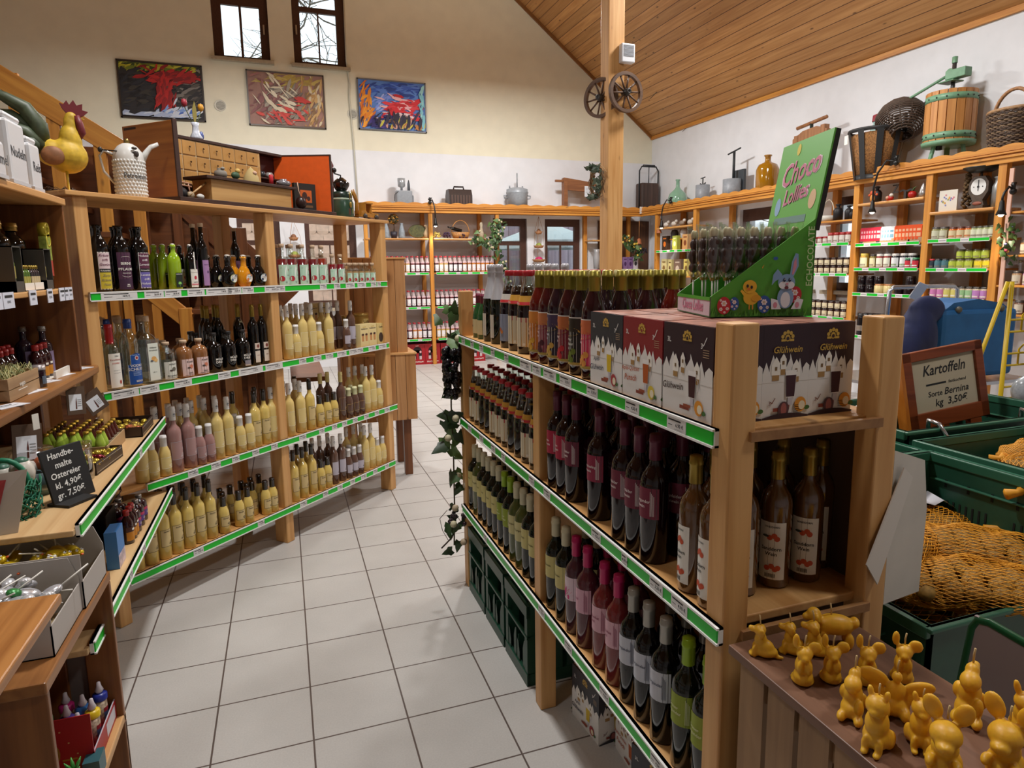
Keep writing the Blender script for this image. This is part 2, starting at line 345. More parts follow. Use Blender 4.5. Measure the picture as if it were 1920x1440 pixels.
painting(-.325, .83, 3.88, 4.705, '#9b7569', [(.6, .88, .25, .07, 60, ('#b39a45', '#a88d4a', '#c2ab5e'), .2), (.85, .4, .08, .3, 60, ('#b98d54', '#cda76d', '#8c6c4a', '#d8c9a8'), 1.2), (.25, .45, .14, .25, 60, ('#8b5a5a', '#a06e68', '#7d5050'), .7), (.5, .4, .14, .2, 60, ('#8d8578', '#a39a8a', '#776d63'), .8), (.45, .25, .13, .07, 30, ('#c43b35', '#d24d44'), -.6), (.3, .55, .15, .18, 26, ('#d9cdb2', '#e1d6bd'), -.7), (.7, .5, .02, .02, 10, ('#c43b35',), -.6)], 'muted red, ochre and grey abstract painting, middle of three', '#55483c')
painting(1.345, 2.476, 3.912, 4.717, '#5a86cf', [(.5, .85, .28, .08, 90, ('#2b4fae', '#3d63c2', '#23418f', '#5b83d6'), .0), (.4, .5, .1, .12, 30, ('#7d96e8', '#a7b8f0'), .6), (.10, .4, .05, .25, 50, ('#e2871f', '#f0a02c', '#d9701a'), 1.2), (.65, .5, .15, .09, 80, ('#d8202c', '#e23a44', '#c2151f', '#f2b9bd'), .1), (.62, .36, .12, .06, 30, ('#d8202c', '#f0d5d8'), 0), (.3, .14, .06, .06, 30, ('#2b1e66', '#42307e', '#1d1546'), .3), (.65, .12, .16, .05, 40, ('#b8762e', '#c9c04a', '#6d4630', '#d09a86'), 1.2), (.93, .4, .02, .25, 20, ('#7fc3cf', '#9fd6d6'), 1.5), (.45, .2, .25, .08, 26, ('#2a2140', '#1f1830'), 1.3)], 'blue and bright red abstract painting, right of three', '#6a6a70')
# timber post with wagon wheels, bell box, wreath
e = structure(empty('column_1', (3.02, 6.0, 0)))
b = MB(); b.box(0, .17, 0, .17, 0, 7.1, pz); b.build('post', e, bev=.008)
e = tag(empty('signal_box', (3.125, 6.0, 3.54)), 'white louvred signal box on the timber post above the wheel', 'box')
b = MB(); b.box(0, .14, -.07, 0, 0, .17, M('#dfe0e4', .4)); b.build('housing', e, bev=.01)
b = MB()
for k in range(9): b.box(.02, .125, -.074, -.069, .055+k*.0115, .061+k*.0115, M('#9a9ca2', .5))
b.build('louvre', e)
def wheel(loc, rot, label, R_=.185):
    e = tag(empty('wagon_wheel', loc, rot=rot), label, 'wheel', 'old wagon wheels on the timber post'); wm = wood('#4a3324', '#654832', 'x', .6, 0)
    b = MB(); n = 40
    pts = [(R_-.03, -.018), (R_, -.018), (R_, .018), (R_-.03, .018), (R_-.03, -.018)]
    b.lathe(pts, wm, n, None, False); b.build('rim', e)
    b = MB(); b.lathe([(0, -.05), (.022, -.05), (.03, -.02), (.036, 0), (.03, .03), (.026, .055), (.014, .06), (.01, .05), (0, .05)], M('#2f2a26', .5), 16); b.build('hub', e)
    for k in range(10):
        a = 2*PI*k/10+.1; b = MB(); b.tube([(.03*math.cos(a), .03*math.sin(a), 0), (R_*.5*math.cos(a), R_*.5*math.sin(a), 0), ((R_-.02)*math.cos(a), (R_-.02)*math.sin(a), 0)], [.011, .009, .008], wm, 6); b.build('spoke', e)
wheel((3.17, 5.93, 3.27), (PI/2, 0, .12), 'dark wooden wagon wheel on the front of the timber post')
wheel((3.0, 6.12, 3.25), (PI/2, 0, -PI/2+.55), 'dark wooden wagon wheel half hidden behind the timber post')
# view outside: bare trees, tiled roof, sheds, parasol
brk = M('#6b6258', .9)
def branch(b, p, d, ln, r, dep, rr):
    n = 4; pts = [p]
    for k in range(n): d = (d+Vector((rr.gauss(0, .16), rr.gauss(0, .1), rr.gauss(0, .12)))).normalized(); pts.append(pts[-1]+d*ln/n)
    b.tube(pts, [r*(1-.12*k) for k in range(n+1)], brk, 4, caps=False)
    if dep > 0:
        for k in range(4 if dep > 1 else 5):
            q = pts[rr.randint(1, n)]; dd = (d+Vector((rr.gauss(0, .6), rr.gauss(0, .3), rr.gauss(0, .5)))).normalized(); branch(b, q, dd, ln*.62, r*.55, dep-1, rr)
for i, (x, y, lab) in enumerate(((-3.2, 17, 'left'), (4.0, 28, 'right'), (12.5, 11, 'side'))):
    rr = random.Random(i+3); b = MB(); b.tube([(0, 0, -2), (.1, 0, 2), (0, 0, 5)], [.25, .2, .15], brk, 8)
    for k in range(9): branch(b, Vector((0, 0, 2+k*.75)), Vector((rr.choice((-1, 1))*rr.uniform(.6, 1), rr.uniform(-.3, .3), rr.uniform(.1, .7))), 3.2, .07, 3, rr)
    tag(b.build('bare_tree', loc=(x, y, 0)), {'left': 'bare winter tree outside the left upper window', 'right': 'bare winter tree outside the right upper window', 'side': 'bare winter tree outside the side window behind the chocolate display'}[lab], 'tree', 'bare trees outside')
rf = M('#e0b7a0', .7, nz=.12, scale=8); b = MB()
for r_ in range(10):
    for c_ in range(26):
        x = -3+c_*.26+(.13 if r_ % 2 else 0); z = .9+r_*.24; y = 14.2+r_*.2
        b.add([(x-.128, y+.25, z+.34), (x-.128, y+.03, z+.12), (x-.09, y, z+.045), (x, y-.03, z), (x+.09, y, z+.045), (x+.128, y+.03, z+.12), (x+.128, y+.25, z+.34)], [(0, 1, 2, 3, 4, 5, 6)], rf)
b.box(-3.2, 4, 14.5, 14.6, -.1, .95, M('#b5a9a0', .8)); b.box(-3.2, 3.9, 16.1, 16.2, -.1, 3.2, M('#c9b8aa', .8))
tag(b.build('tiled_roof'), 'pinkish scalloped tile roof outside the lower left windows', 'roof')
b = MB(); b.box(4, 9.5, 15, 15.3, -.1, 3.4, planks('#a08c9c', '#b8a6b4', .25, 'x', 'z', '#6a5a66')); tag(b.build('shed'), 'dull purple boarded shed outside the lower right windows', 'shed')
e = tag(empty('garden_parasol', (5.4, 13.6, 0)), 'pale closed-in garden parasol outside the lower right windows', 'parasol')
b = MB(); b.lathe([(0, 2.62), (.5, 2.42), (1.15, 2.18), (1.15, 2.02), (1.13, 2.16), (0, 2.5)], M('#cfd9da', .8), 8, None, False); b.build('canopy', e)
b = MB(); b.tube([(0, 0, 0), (0, 0, 2.5)], .025, GREY, 8); b.build('pole', e)
b = MB(); b.box(-30, 30, 12.05, 40, -.12, -.02, M('#8b8a82', .9)); b.box(7.2, 30, -10, 12.05, -.12, -.02, M('#8b8a82', .9)); structure(b.build('ground'))
# ================================================================ shelving
class Stand:
    def __init__(s, name, loc, rz, label, cat='shelf', group=None):
        s.o = tag(empty(name, loc, rz), label, cat, group); s.loc = Vector(loc); s.rz = rz
    def w(s, t, d, z):
        c, q = math.cos(s.rz), math.sin(s.rz); return (s.loc.x+t*c-d*q, s.loc.y+t*q+d*c, s.loc.z+z)
    def bx(s, name, t0, t1, d0, d1, z0, z1, mat, bev=.003):
        return MB().box(t0, t1, d0, d1, z0, z1, mat).build(name, s.o, bev=bev)
    def rail(s, t0, t1, z, tags, d=0, prices=('4,90 €',), h=.04, small=False):
        b = MB(); b.box(t0, t1, d-.010, d, z-h, z, WHITE); b.box(t0, t1, d-.016, d, z-.005, z, WHITE); b.box(t0, t1, d-.016, d, z-h, z-h+.005, WHITE)
        r = b.build('shelf_rail', s.o); g = MB().box(t0+.004, t1-.004, d-.0135, d-.010, z-h+.006, z-.006, GREEN).build('green_strip', r)
        for i, (t, wd) in enumerate(tags):
            b = MB(); tg = M('#d9d7d6', .5); b.box(t-wd/2, t+wd/2, d-.0152, d-.0135, z-h+.0055, z-.0055, tg)
            if not small:
                b.rect(t-wd*.42, t+wd*.25, z-.013, z-.0095, INK, y0=d-.0152); b.rect(t-wd*.42, t-wd*.2, z-.024, z-.0225, INK, y0=d-.0152)
                b.text(prices[i % len(prices)], t+wd*.18, z-.0215, .0115, INK, y0=d-.0152); b.rect(t-wd*.1, t+wd*.35, z-.0315, z-.0305, GREY, y0=d-.0152)
            else: b.rect(t-wd*.4, t+wd*.4, z-h*.62, z-h*.42, GREY, y0=d-.0152)
            b.build('price_tag', r)
        return r
# --- the slanting liqueur stand on the left
LA = math.atan2(.71381, .70034)
L = Stand('shelf_stand', (-.763, 3.413, 0), LA, 'pine bottle stand with four green-edged shelves, standing diagonally on the left')
for t in (-.061, .995, 2.05):
    L.bx('post', t, t+.061, 0, .095, 0, 1.963, pz, .005)
    L.bx('post', t, t+.061, .345, .42, 0, 1.963, pz, .005)
L.bx('top_board', -.10, 2.13, -.02, .46, 1.962, 1.982, px_)
for z, a, c in ((1.55, -.06, 2.11), (1.107, -.06, 2.11), (.638, -.06, 2.14), (.22, -.06, 2.11)): L.bx('shelf_board', a, c, 0 if z > .7 else .0, .43, z-.018, z, px_)
rl = [(.09, .17), (.26, .10), (.36, .09), (.49, .1), (.63, .16), (.73, .09), (.82, .08), (.99, .1), (1.06, .07), (1.42, .06), (1.55, .06), (1.68, .09), (1.80, .09), (1.93, .06), (1.99, .04)]
L.rail(-.04, 2.09, 1.556, rl, prices=('18,95 €', '20,95 €', '18,95 €', '8,90 €', '7,90 €'))
L.rail(-.03, 2.08, 1.113, [(.07, .13), (.19, .1), (.37, .1), (.62, .08), (.8, .17), (.97, .13), (1.2, .06), (1.33, .07), (1.44, .07), (1.56, .09), (1.68, .09), (1.75, .06), (1.88, .08), (2.0, .09)], prices=('11,50 €', '10,95 €', '16,95 €', '14,95 €'))
L.rail(.13, 2.15, .645, [(.38, .06), (.52, .06), (.65, .05), (.79, .05), (.93, .05), (1.16, .06), (1.33, .05), (1.45, .05), (1.55, .05), (1.66, .05), (1.78, .05), (1.9, .05), (2.02, .06)], prices=('6,90 €', '12,90 €'))
L.rail(0, 2.10, .227, [(.37, .06), (.79, .05), (1.13, .06), (1.33, .05), (1.47, .05), (1.6, .05), (1.72, .06), (1.85, .05), (1.99, .05)], prices=('7,90 €', '12,90 €'))
# --- the wine stand on the right (aisle side faces left)
R = Stand('shelf_stand', (.812, 3.24, 0), -PI/2, 'pine wine stand with green-edged shelves right of the aisle')
for t in (0, 1.05, 2.11):
    L_ = .06
    R.bx('post', t, t+L_, 0, .062, 0, 1.533 if t != 1.05 else 1.294, pz, .004)
for t in (0, 1.05, 2.11): R.bx('post', t, t+.06, .382, .442, 0, 1.533 if t != 1.05 else 1.294, pz, .004)
ply = wood('#8a5f38', '#a67a4b', 'x', .5, 0)
for z in (1.314, .898, .438): R.bx('shelf_board', 0, 2.14, .004, .44, z-.02, z, px_)
for z in (1.316, .888): R.bx('end_board', 2.165, 2.178, .045, .392, z-.021, z, ply, .001)
R.bx('back_panel', .06, 2.11, .425, .437, .42, 1.30, M('#5d4633', .6))
R.rail(0.03, 2.135, 1.318, [(.14, .06), (.3, .05), (.45, .06), (.62, .05), (.80, .05), (1.02, .12), (1.13, .08), (1.25, .11), (1.38, .09), (1.57, .07), (1.8, .07), (2.0, .075)], prices=('4,50 €', '6,90 €', '10,90 €', '10,90 €', '10,90 €'))
R.rail(0.03, 2.172, .905, [(.22, .06), (.42, .06), (.6, .06), (.74, .05), (1.07, .055), (1.22, .06), (1.6, .06), (1.77, .03), (1.93, .06), (2.03, .065)], prices=('3,20 €', '4,90 €', '4,50 €', '4,90 €'))
R.rail(0.03, 2.11, .446, [(.45, .05), (1.16, .06), (1.4, .06), (1.66, .06), (1.95, .06)], prices=('4,90 €', '4,50 €'))
# --- the brown counter and cabinet on the far left (front faces right)
LC = Stand('counter_cabinet', (-.59, 2.0, 0), PI/2, 'brown wooden cabinet with shelves over a green-edged counter at the left edge', 'cabinet')
brp = wood('#7c4d25', '#9d6a38', 'x', .4, .3); brz = wood('#6a3d1c', '#8d5a2d', 'z', .4, .3); beech = wood('#c9a06e', '#dcb987', 'x', .45, 0)
LC.bx('counter_board', .1, 1.60, 0, .62, .915, .933, beech)
LC.bx('lower_board', .1, 1.60, 0, .6, .555, .573, beech)
LC.rail(.12, 1.60, .945, [(.98, .055)], prices=('1,20 €',)); LC.rail(.12, 1.60, .585, [(.62, .05), (.86, .06)], prices=('9,90 €',))
LC.bx('worktop', -.1, 1.385, .19, .65, 1.205, 1.24, brp, .008)
LC.bx('shelf_board', -.1, 1.18, .21, .62, 1.562, 1.58, px_); LC.bx('top_board', -.1, 1.2, .20, .66, 1.905, 1.932, px_, .004)
LC.bx('side_panel', 1.185, 1.203, .21, .62, 1.24, 1.905, brz); LC.bx('side_panel', 1.30, 1.33, .4, .62, 0, 1.205, brz); LC.bx('back_panel', -.1, 1.33, .62, .64, .2, 1.905, wood('#3b2110', '#4f2e17', 'x', .5, 0))
LC.bx('support_post', .3, .36, .5, .6, .933, 1.205, brz)
for i, (t, wd) in enumerate(((.40, .10), (.50, .09), (.72, .07), (.9, .06), (1.045, .07), (1.10, .055), (1.155, .05))):
    b = MB(); b.box(t-wd/2, t+wd/2, .206, .2085, 1.535, 1.585, M('#d8dcea', .5)); b.rect(t-wd*.35, t+wd*.35, 1.568, 1.576, INK, y0=.206); b.text(('12,90 €', '8,90 €', '4,95 €')[i % 3], t, 1.555, .011, INK, y0=.206); b.build('price_tag', LC.o)
for i, (x, y) in enumerate(((-.812, 2.43), (-.836, 2.70), (-.855, 2.92), (-.848, 3.09), (-.83, 3.27))):
    b = MB(); b.box(-.05, .05, -.03, .03, 0, .0015, M('#e9ebf2', .4)); b.box(-.035, .02, .006, .012, .0015, .002, INK); b.box(-.03, .03, -.008, -.004, .0015, .002, GREY); b.build('price_card', LC.o, loc=(y-2.0, -.59-x, 1.2405), rz=-.5+.2*(i % 2))
# --- low box shelf in front of it
LS = Stand('box_shelf', (-.55, 1.65, 0), PI/2, 'low brown box shelf carrying sweet cartons at the lower left')
LS.bx('top_board', -.0, .6, 0, .42, .712, .742, brp, .004); LS.bx('end_panel', .012, .03, .004, .42, 0, .712, brz); LS.bx('end_panel', .575, .595, 0.0, .085, 0, .712, brz); LS.bx('end_panel', .575, .595, .135, .42, 0, .712, brz)
LS.bx('shelf_board', .03, .6, 0, .42, .245, .272, wood('#b98a55', '#cfa26c', 'x', .45, 0), .004); LS.bx('plinth', .58, .6, .0, .42, 0, .245, brz)
TB = Stand('sales_table', (-.5, 1.0, 0), PI/2, 'brown wooden table top at the lower left corner', 'table')
TB.bx('table_top', -.9, .652, 0, .8, .924, .947, wood('#8f5a2a', '#b87f45', 'x', .35, .3), .004)
for t, d in ((.55, .7), (-.8, .08), (-.8, .7)): TB.bx('leg', t, t+.06, d, d+.06, 0, .924, brz)
TB.bx('leg', .02, .08, .3, .36, 0, .924, brz)
# --- wall shelves along the back and the right wall, joined under a scalloped ledge
def fascia(S_, t0, t1, front):
    S_.bx('ledge_board', t0, t1, front, .44, 2.575, 2.60, ax_)
    b = MB(); b.box(t0, t1, front-.012, front, 2.555, 2.66, ax_); b.box(t0, t1, front-.028, front, 2.60, 2.622, ax_); b.box(t0, t1, front-.034, front, 2.636, 2.652, ax_); b.build('cornice', S_.o, bev=.003)
    pts = [(t0, 2.66)]; n = int((t1-t0)/.02)
    for k in range(n+1):
        t = t0+(t1-t0)*k/n; ph = (t/.24) % 1; pts.append((t, 2.703+.020*abs(math.sin(PI*ph))))
    pts += [(t1, 2.66)]; b = MB(); b.prism([(a, c) for a, c in pts], 0, .018, ax_, Matrix.Translation((0, front-.002, 0)) @ Matrix.Rotation(PI/2, 4, 'X')); b.build('scalloped_edge', S_.o)
B = Stand('shelf_unit', (1.3, 11.3, 0), 0, 'long pine juice shelf along the back wall under a scalloped ledge')
fascia(B, 0, 5.1, 0)
for t in (0, 1.07, 2.24, 4.32): B.bx('post', t, t+.062, .005, .07, 0, 2.575, az, .004)
for t in (.14, 1.0, 2.02, 4.08, 5.0): B.bx('post', t, t+.07, .36, .43, 0, 2.575, az, .004)
rust = wood('#c48542', '#dba763', 'x', .35, .9)
for t0, t1 in ((.02, 1.06), (1.14, 2.23)):
    B.bx('rustic_board', t0, t1, -.01, .40, 2.112, 2.137, rust, .008)
    for z in (1.565, .99, .445): B.bx('shelf_board', t0, t1, .01, .42, z-.02, z, ax_)
    for z in (1.572, .998, .452): B.rail(t0+.03, t1-.02, z, [(t0+.2+k*.21, .07) for k in range(5) if t0+.2+k*.21 < t1-.06], small=True)
B.bx('rustic_board', 4.1, 4.5, .02, .4, 2.105, 2.125, rust, .008)
B.bx('shelf_board', 4.35, 5.08, .01, .42, 1.56, 1.58, ax_); B.rail(4.38, 5.06, 1.588, [(4.55, .08), (4.8, .08)], small=True); B.bx('shelf_board', 4.35, 5.08, .01, .42, 1.0, 1.02, ax_)
B.bx('dark_back_panel', 4.4, 5.5, .41, .425, 1.0, 2.5, wood('#4a2c19', '#633f25', 'z', .5, .3))
B.bx('back_panel', .05, 2.28, .425, .44, .4, 2.575, M('#d3cfd0', .8))
RU = Stand('shelf_unit', (6.4, 11.3, 0), -PI/2, 'long pine jar shelf along the right wall under a scalloped ledge')
fascia(RU, 0, 8.6, 0)
for y in (10.78, 9.57, 6.26, 5.31, 4.55, 3.6): RU.bx('post', 11.3-y-.04, 11.3-y+.04, .005, .075, 0, 2.575, az, .004)
for y in (10.5, 9.1, 6.95, 5.95, 5.0, 4.2): RU.bx('post', 11.3-y-.045, 11.3-y+.045, .36, .43, 0, 2.575, az, .004)
def ru(y0, y1, z, rustic=False, rail=True, d=.42, d0=.01):
    t0, t1 = 11.3-y1, 11.3-y0
    if rustic: RU.bx('rustic_board', t0, t1, -.015, .38, z-.03, z, rust, .01)
    else:
        RU.bx('shelf_board', t0, t1, d0, d, z-.02, z, ax_)
        if rail: RU.rail(t0+.01, t1-.01, z+.008, [(t0+.18+k*.24, .09) for k in range(9) if t0+.18+k*.24 < t1-.07], small=True)
ru(9.62, 10.74, 2.31, True); ru(9.85, 10.6, 2.11, rail=False, d0=.1, d=.35); ru(9.62, 10.74, 1.905); ru(9.62, 10.74, 1.46, rail=False); ru(9.62, 10.74, 1.0, rail=False)
ru(6.31, 7.2, 2.17, rail=False); ru(6.31, 7.2, 1.895); ru(6.31, 7.2, 1.525); ru(6.31, 7.2, .99)
ru(5.35, 6.22, 2.335, True); ru(5.35, 6.22, 1.87); ru(5.35, 6.22, 1.59); ru(5.35, 6.22, 1.30); ru(5.35, 6.22, .8)
ru(4.59, 5.27, 2.165, True); ru(4.59, 5.27, 1.88); ru(4.59, 5.27, 1.585); ru(4.59, 5.27, 1.28); ru(4.59, 5.27, .8)
for z in (2.11, 1.71, 1.43, 1.16): ru(3.64, 4.51, z, rail=False)
RU.bx('pale_strut', 6.83, 6.87, -.012, .004, 1.0, 2.5, M('#e3b7a2', .5))
# plank-clad tiered stand behind the right end of the liqueur stand
PK = Stand('plank_stand', (.42, 5.2, 0), 0, 'tiered stand clad in vertical planks behind the end of the liqueur stand', 'stand')
plk = planks('#a87646', '#c49562', .085, 'x', 'z', '#4d2d16'); plky = planks('#a87646', '#c49562', .07, 'y', 'z', '#4d2d16')
def cladding(name, x0, x1, y0, y1, z0, z1):
    b = MB(); b.box(x0+.018, x1-.018, y0+.018, y1-.018, z0+.03, z1, dk); pb = [wood('#9c6a3c', '#bf8d5a', 'z', .45, .8), wood('#a9774a', '#c99a68', 'z', .45, .8)]
    for a0, a1, f in ((x0, x1, lambda u, v, m: b.box(u, v, y0, y0+.018, z0, z1, m)), (x0, x1, lambda u, v, m: b.box(u, v, y1-.018, y1, z0, z1, m)), (y0, y1, lambda u, v, m: b.box(x1-.018, x1, u, v, z0, z1, m)), (y0, y1, lambda u, v, m: b.box(x0, x0+.018, u, v, z0, z1, m))):
        n = round((a1-a0)/.08)
        for k in range(n): f(a0+(a1-a0)*k/n+.0015, a0+(a1-a0)*(k+1)/n-.0015, pb[k % 2])
    b.build(name, PK.o)
cladding('upper_tier', 0, .47, 0, .36, 1.0, 1.715); cladding('lower_tier', -.03, .52, -.05, .52, .47, .985)
PK.bx('ledge', -.04, .53, -.06, .53, .985, 1.0, px_); PK.bx('ledge', -.01, .48, -.01, .37, 1.715, 1.728, px_)
for t, d in ((0, .02), (.42, .02), (0, .4), (.42, .4)): PK.bx('leg', t, t+.06, d, d+.06, 0, .47, dk)
# staircase behind the stand
ST = Stand('staircase', (-2.2, 6.0, 0), 0, 'wooden staircase descending behind the liqueur stand', 'staircase')
def beam(name, p, q, wd, dp, mat):
    p, q = Vector(p), Vector(q); d = (q-p); ln = d.length; a = math.atan2(d.z, d.x)
    MB().box(0, ln, -dp/2, dp/2, -wd/2, wd/2, mat).build(name, ST.o, loc=p, rot=(0, -a, 0), bev=.004)
ox = 2.2
beam('handrail', (-2.2+ox-.5, 0, 3.62), (-1.0+ox+.25, 0, 2.33), .15, .06, ax_)
for x, zt in ((-2.0, 3.3), (-1.72, 3.05), (-1.5, 2.86), (-1.22, 2.6), (-1.0, 2.42)): ST.bx('baluster', x+ox-.04, x+ox+.04, -.02, .02, 1.0, zt, az)
for x in (-1.28, -1.02, -.78): ST.bx('baluster', x+ox-.035, x+ox+.035, .28, .32, .3, 2.6-.9*(x+1.28), dk)
for x in (-.60, -.30): ST.bx('baluster', x+ox-.04, x+ox+.04, .28, .32, .2, 2.0, dk)
beam('stringer', (-1.1+ox, .35, 2.62), (.06+ox, .35, 1.38), .22, .05, dkx)
beam('handrail', (-1.25+ox, -.1, 1.78), (-.72+ox, -.1, 1.26), .13, .05, ax_)
ST.bx('newel_post', -.775+ox, -.685+ox, -.145, -.055, 0, 1.355, az, .006)
for x in (-1.3, -1.12, -.93): ST.bx('baluster', x+ox-.03, x+ox+.03, -.12, -.08, .2, 1.45-.9*(x+.93)-.06, az)
b = MB(); b.prism([(-.2, 0), (2.15, 0), (2.15, 1.36), (1.05, 2.62), (-.2, 2.62)], -.37, -.35, dkx, TR(rx=PI/2)); b.build('side_panel', ST.o)  # added dark backing under the stringer, darkens the background behind the liqueur stand
for k in range(9):
    ST.bx('tread', -1.9+ox+k*.24, -1.9+ox+k*.24+.28, -.1, .9, 2.3-k*.2, 2.34-k*.2, dkx)
# ================================================================ bottles and jars: one of each kind, then copies
def gl(c): return M(c, .12, coat=.4)
DARK = M('#0b090a', .07, coat=.15); DKRED = M('#17060a', .07, coat=.15); DKGRN = M('#10150d', .07, coat=.15)
PAPER = M('#ece8df', .6); CREAM = M('#d8cfa6', .6)
def stroke(b, pts, wd, mat, r=None, y0=0, L=3, T=None):
    for (x, z), (x2, z2) in zip(pts, pts[1:]):
        d = Vector((x2-x, z2-z)); n = Vector((-d.y, d.x)).normalized()*wd/2
        b.shape([(x-n.x, z-n.y), (x2-n.x, z2-n.y), (x2+n.x, z2+n.y), (x+n.x, z+n.y)], mat, r, y0, L, T)
def swirl(b, cx, cz, s, mat, r, L=3, turn=1.6, flip=1, y0=0):
    pts = [(cx+flip*s*(1-k/14)*math.cos(turn*2*PI*k/14), cz+s*(1-k/14)*math.sin(turn*2*PI*k/14)) for k in range(14)]
    stroke(b, pts, s*.16, mat, r, y0, L)
P_EGG = [(0, .015), (.86, 0), (1, .02), (1, .585), (.95, .635), (.78, .675), (.50, .71), (.40, .74), (.37, .79), (.37, .985), (0, .985)]
P_EGS = [(0, .02), (.86, 0), (1, .03), (1, .52), (.93, .60), (.70, .69), (.50, .75), (.45, .8), (.47, .985), (0, .985)]
P_WINE = [(0, .02), (.88, 0), (1, .015), (1, .60), (.97, .645), (.82, .695), (.55, .735), (.41, .765), (.38, .80), (.38, .985), (0, .985)]
P_GLUH = [(0, .02), (.88, 0), (1, .015), (1, .585), (.94, .65), (.74, .725), (.52, .79), (.43, .825), (.40, .985), (0, .985)]
P_SEKT = [(0, .02), (.88, 0), (1, .015), (1, .43), (.95, .52), (.72, .64), (.50, .74), (.40, .82), (.36, .985), (0, .985)]
P_JUICE = [(0, .02), (.9, 0), (1, .015), (1, .50), (.93, .575), (.68, .72), (.44, .86), (.40, .9), (.40, .985), (0, .985)]
P_BLK = [(0, .015), (.88, 0), (1, .02), (1, .64), (.94, .70), (.72, .77), (.46, .83), (.42, .86), (.42, .94), (.5, .945), (.5, 1), (0, 1)]
P_FLASK = [(0, .02), (.9, 0), (1, .03), (1, .60), (.93, .70), (.6, .79), (.36, .84), (.34, .93), (.42, .94), (.42, 1), (0, 1)]
P_APO = [(0, .02), (.9, 0), (1, .03), (1, .62), (.94, .72), (.7, .79), (.36, .825), (.33, .9), (.36, .91), (.36, .93), (0, .93)]
P_SLIM = [(0, .015), (.9, 0), (1, .02), (1, .60), (.94, .65), (.6, .72), (.42, .76), (.38, .985), (0, .985)]
def bottle(name, r, h, prof, body, cap=None, lab=None, extra=None, sq=None, seg=18):
    b = MB(); b.lathe([(a*r, z*h) for a, z in prof], body, seg)
    o = b.build(name, link=False); o_ = o
    if sq: o.data.transform(Matrix.Diagonal((sq[0], sq[1], 1, 1)))
    if cap:
        mt, z0, rf, kind = cap; c = MB(); R_ = r*rf
        pr = [(R_, z0*h), (R_*1.02, z0*h+.002), (R_*1.0, h*.93), (R_*1.08, h*.935), (R_*1.08, h*.955), (R_, h*.96), (R_*.98, h*.995), (R_*.8, h), (0, h)] if kind == 'cap' else \
             [(R_*.8, z0*h), (R_, z0*h+.001), (R_, h-.002), (R_*.92, h), (0, h)]
        c.lathe(pr, mt, seg); c.build('cap' if kind == 'cap' else 'stopper', o, link=False)
    if lab:
        q = MB(); lab(q, r, h); q.build('label', o, link=False)
    if extra: extra(o, r, h)
    return proto(o)
def lab_rect(z0, z1, half, mat, more=None):
    def f(b, r, h):
        b.rect(-half*r, half*r, z0*h, z1*h, mat, r)
        if more: more(b, r, h)
    return f
WCAP = M('#e4e2e0', .4); YCAP = M('#dccf8a', .4); DCAP = M('#1f1714', .25, coat=.5); GOLD = M('#9c8438', .3, .65); OLGOLD = M('#8f8230', .35, .55)
def eggdeco(fr, sw, sw2=None, fill=None, txt=None, half=1.15):
    def f(b, r, h):
        x = half*r; z0, z1 = .20*h, .47*h
        if fill: b.rect(-x, x, z0, z1, fill, r)
        for a in ((-x, x, z0, z0+.0015), (-x, x, z1-.0015, z1), (-x, -x+.0015, z0, z1), (x-.0015, x, z0, z1)): b.rect(a[0], a[1], a[2], a[3], fr, r, L=2)
        swirl(b, x*.4, z0+.16*h*.35, .011, sw, r); swirl(b, x*.62, z0+.16*h*.9, .008, sw, r, flip=-1); swirl(b, x*.2, z0+.012, .007, sw, r, flip=-1); swirl(b, x*.75, z0+.16*h*1.3, .006, sw2 or sw, r)
        if txt: b.text('Eierlikör', -x*.15, z1-.011, .009, txt, r, shear=.2, L=3)
    return f
def neckdots(o, r, h):
    b = MB(); q = r*.47; z = .88*h
    for k in range(3): b.disc(-.004+.004*k, z+.004*(k % 2), .0028, .0028, M('#5b6474', .5), q, L=2, n=7)
    b.rect(-.006, .006, z-.009, z-.007, M('#5b6474', .5), q, L=2); b.build('neck_print', o, link=False)
YEL = gl('#dcc27a'); YEL2 = gl('#d9bd6a'); PINK = gl('#a27a76'); CHOC = gl('#5e4338'); PALEY = gl('#d6c98a')
lw_ = M('#eadfb4', .5); SWW = M('#f2ecd6', .5); LV = M('#b6b0bd', .5); PARCH = M('#cfb883', .6)
egT = bottle('liqueur_bottle', .031, .325, P_EGG, YEL, (WCAP, .79, .44, 'cap'), eggdeco(SWW, SWW, M('#e0b25c', .5), M('#dcc686', .5)), neckdots)
egS = bottle('liqueur_bottle', .0285, .205, P_EGS, YEL, (WCAP, .70, .55, 'cap'), eggdeco(SWW, SWW, M('#e0b25c', .5), M('#dcc686', .5)), neckdots)
dkT = bottle('liqueur_bottle', .031, .325, P_EGG, YEL2, (DCAP, .79, .44, 'cap'), eggdeco(INK, INK, None, PARCH, INK))
dkS = bottle('liqueur_bottle', .0285, .205, P_EGS, YEL2, (DCAP, .68, .55, 'cap'), eggdeco(INK, INK, None, PARCH, INK))
pkT = bottle('liqueur_bottle', .034, .335, P_EGG, PINK, (WCAP, .79, .44, 'cap'), eggdeco(LV, M('#d9d3d6', .5), M('#b8283c', .5), M('#a98583', .5)), neckdots)
pkS = bottle('liqueur_bottle', .0285, .205, P_EGS, PINK, (WCAP, .70, .55, 'cap'), eggdeco(LV, M('#d9d3d6', .5), M('#b8283c', .5), M('#a98583', .5)), neckdots)
brT = bottle('liqueur_bottle', .031, .325, P_EGG, CHOC, (WCAP, .79, .44, 'cap'), eggdeco(LV, M('#2c201c', .5), None, LV), neckdots)
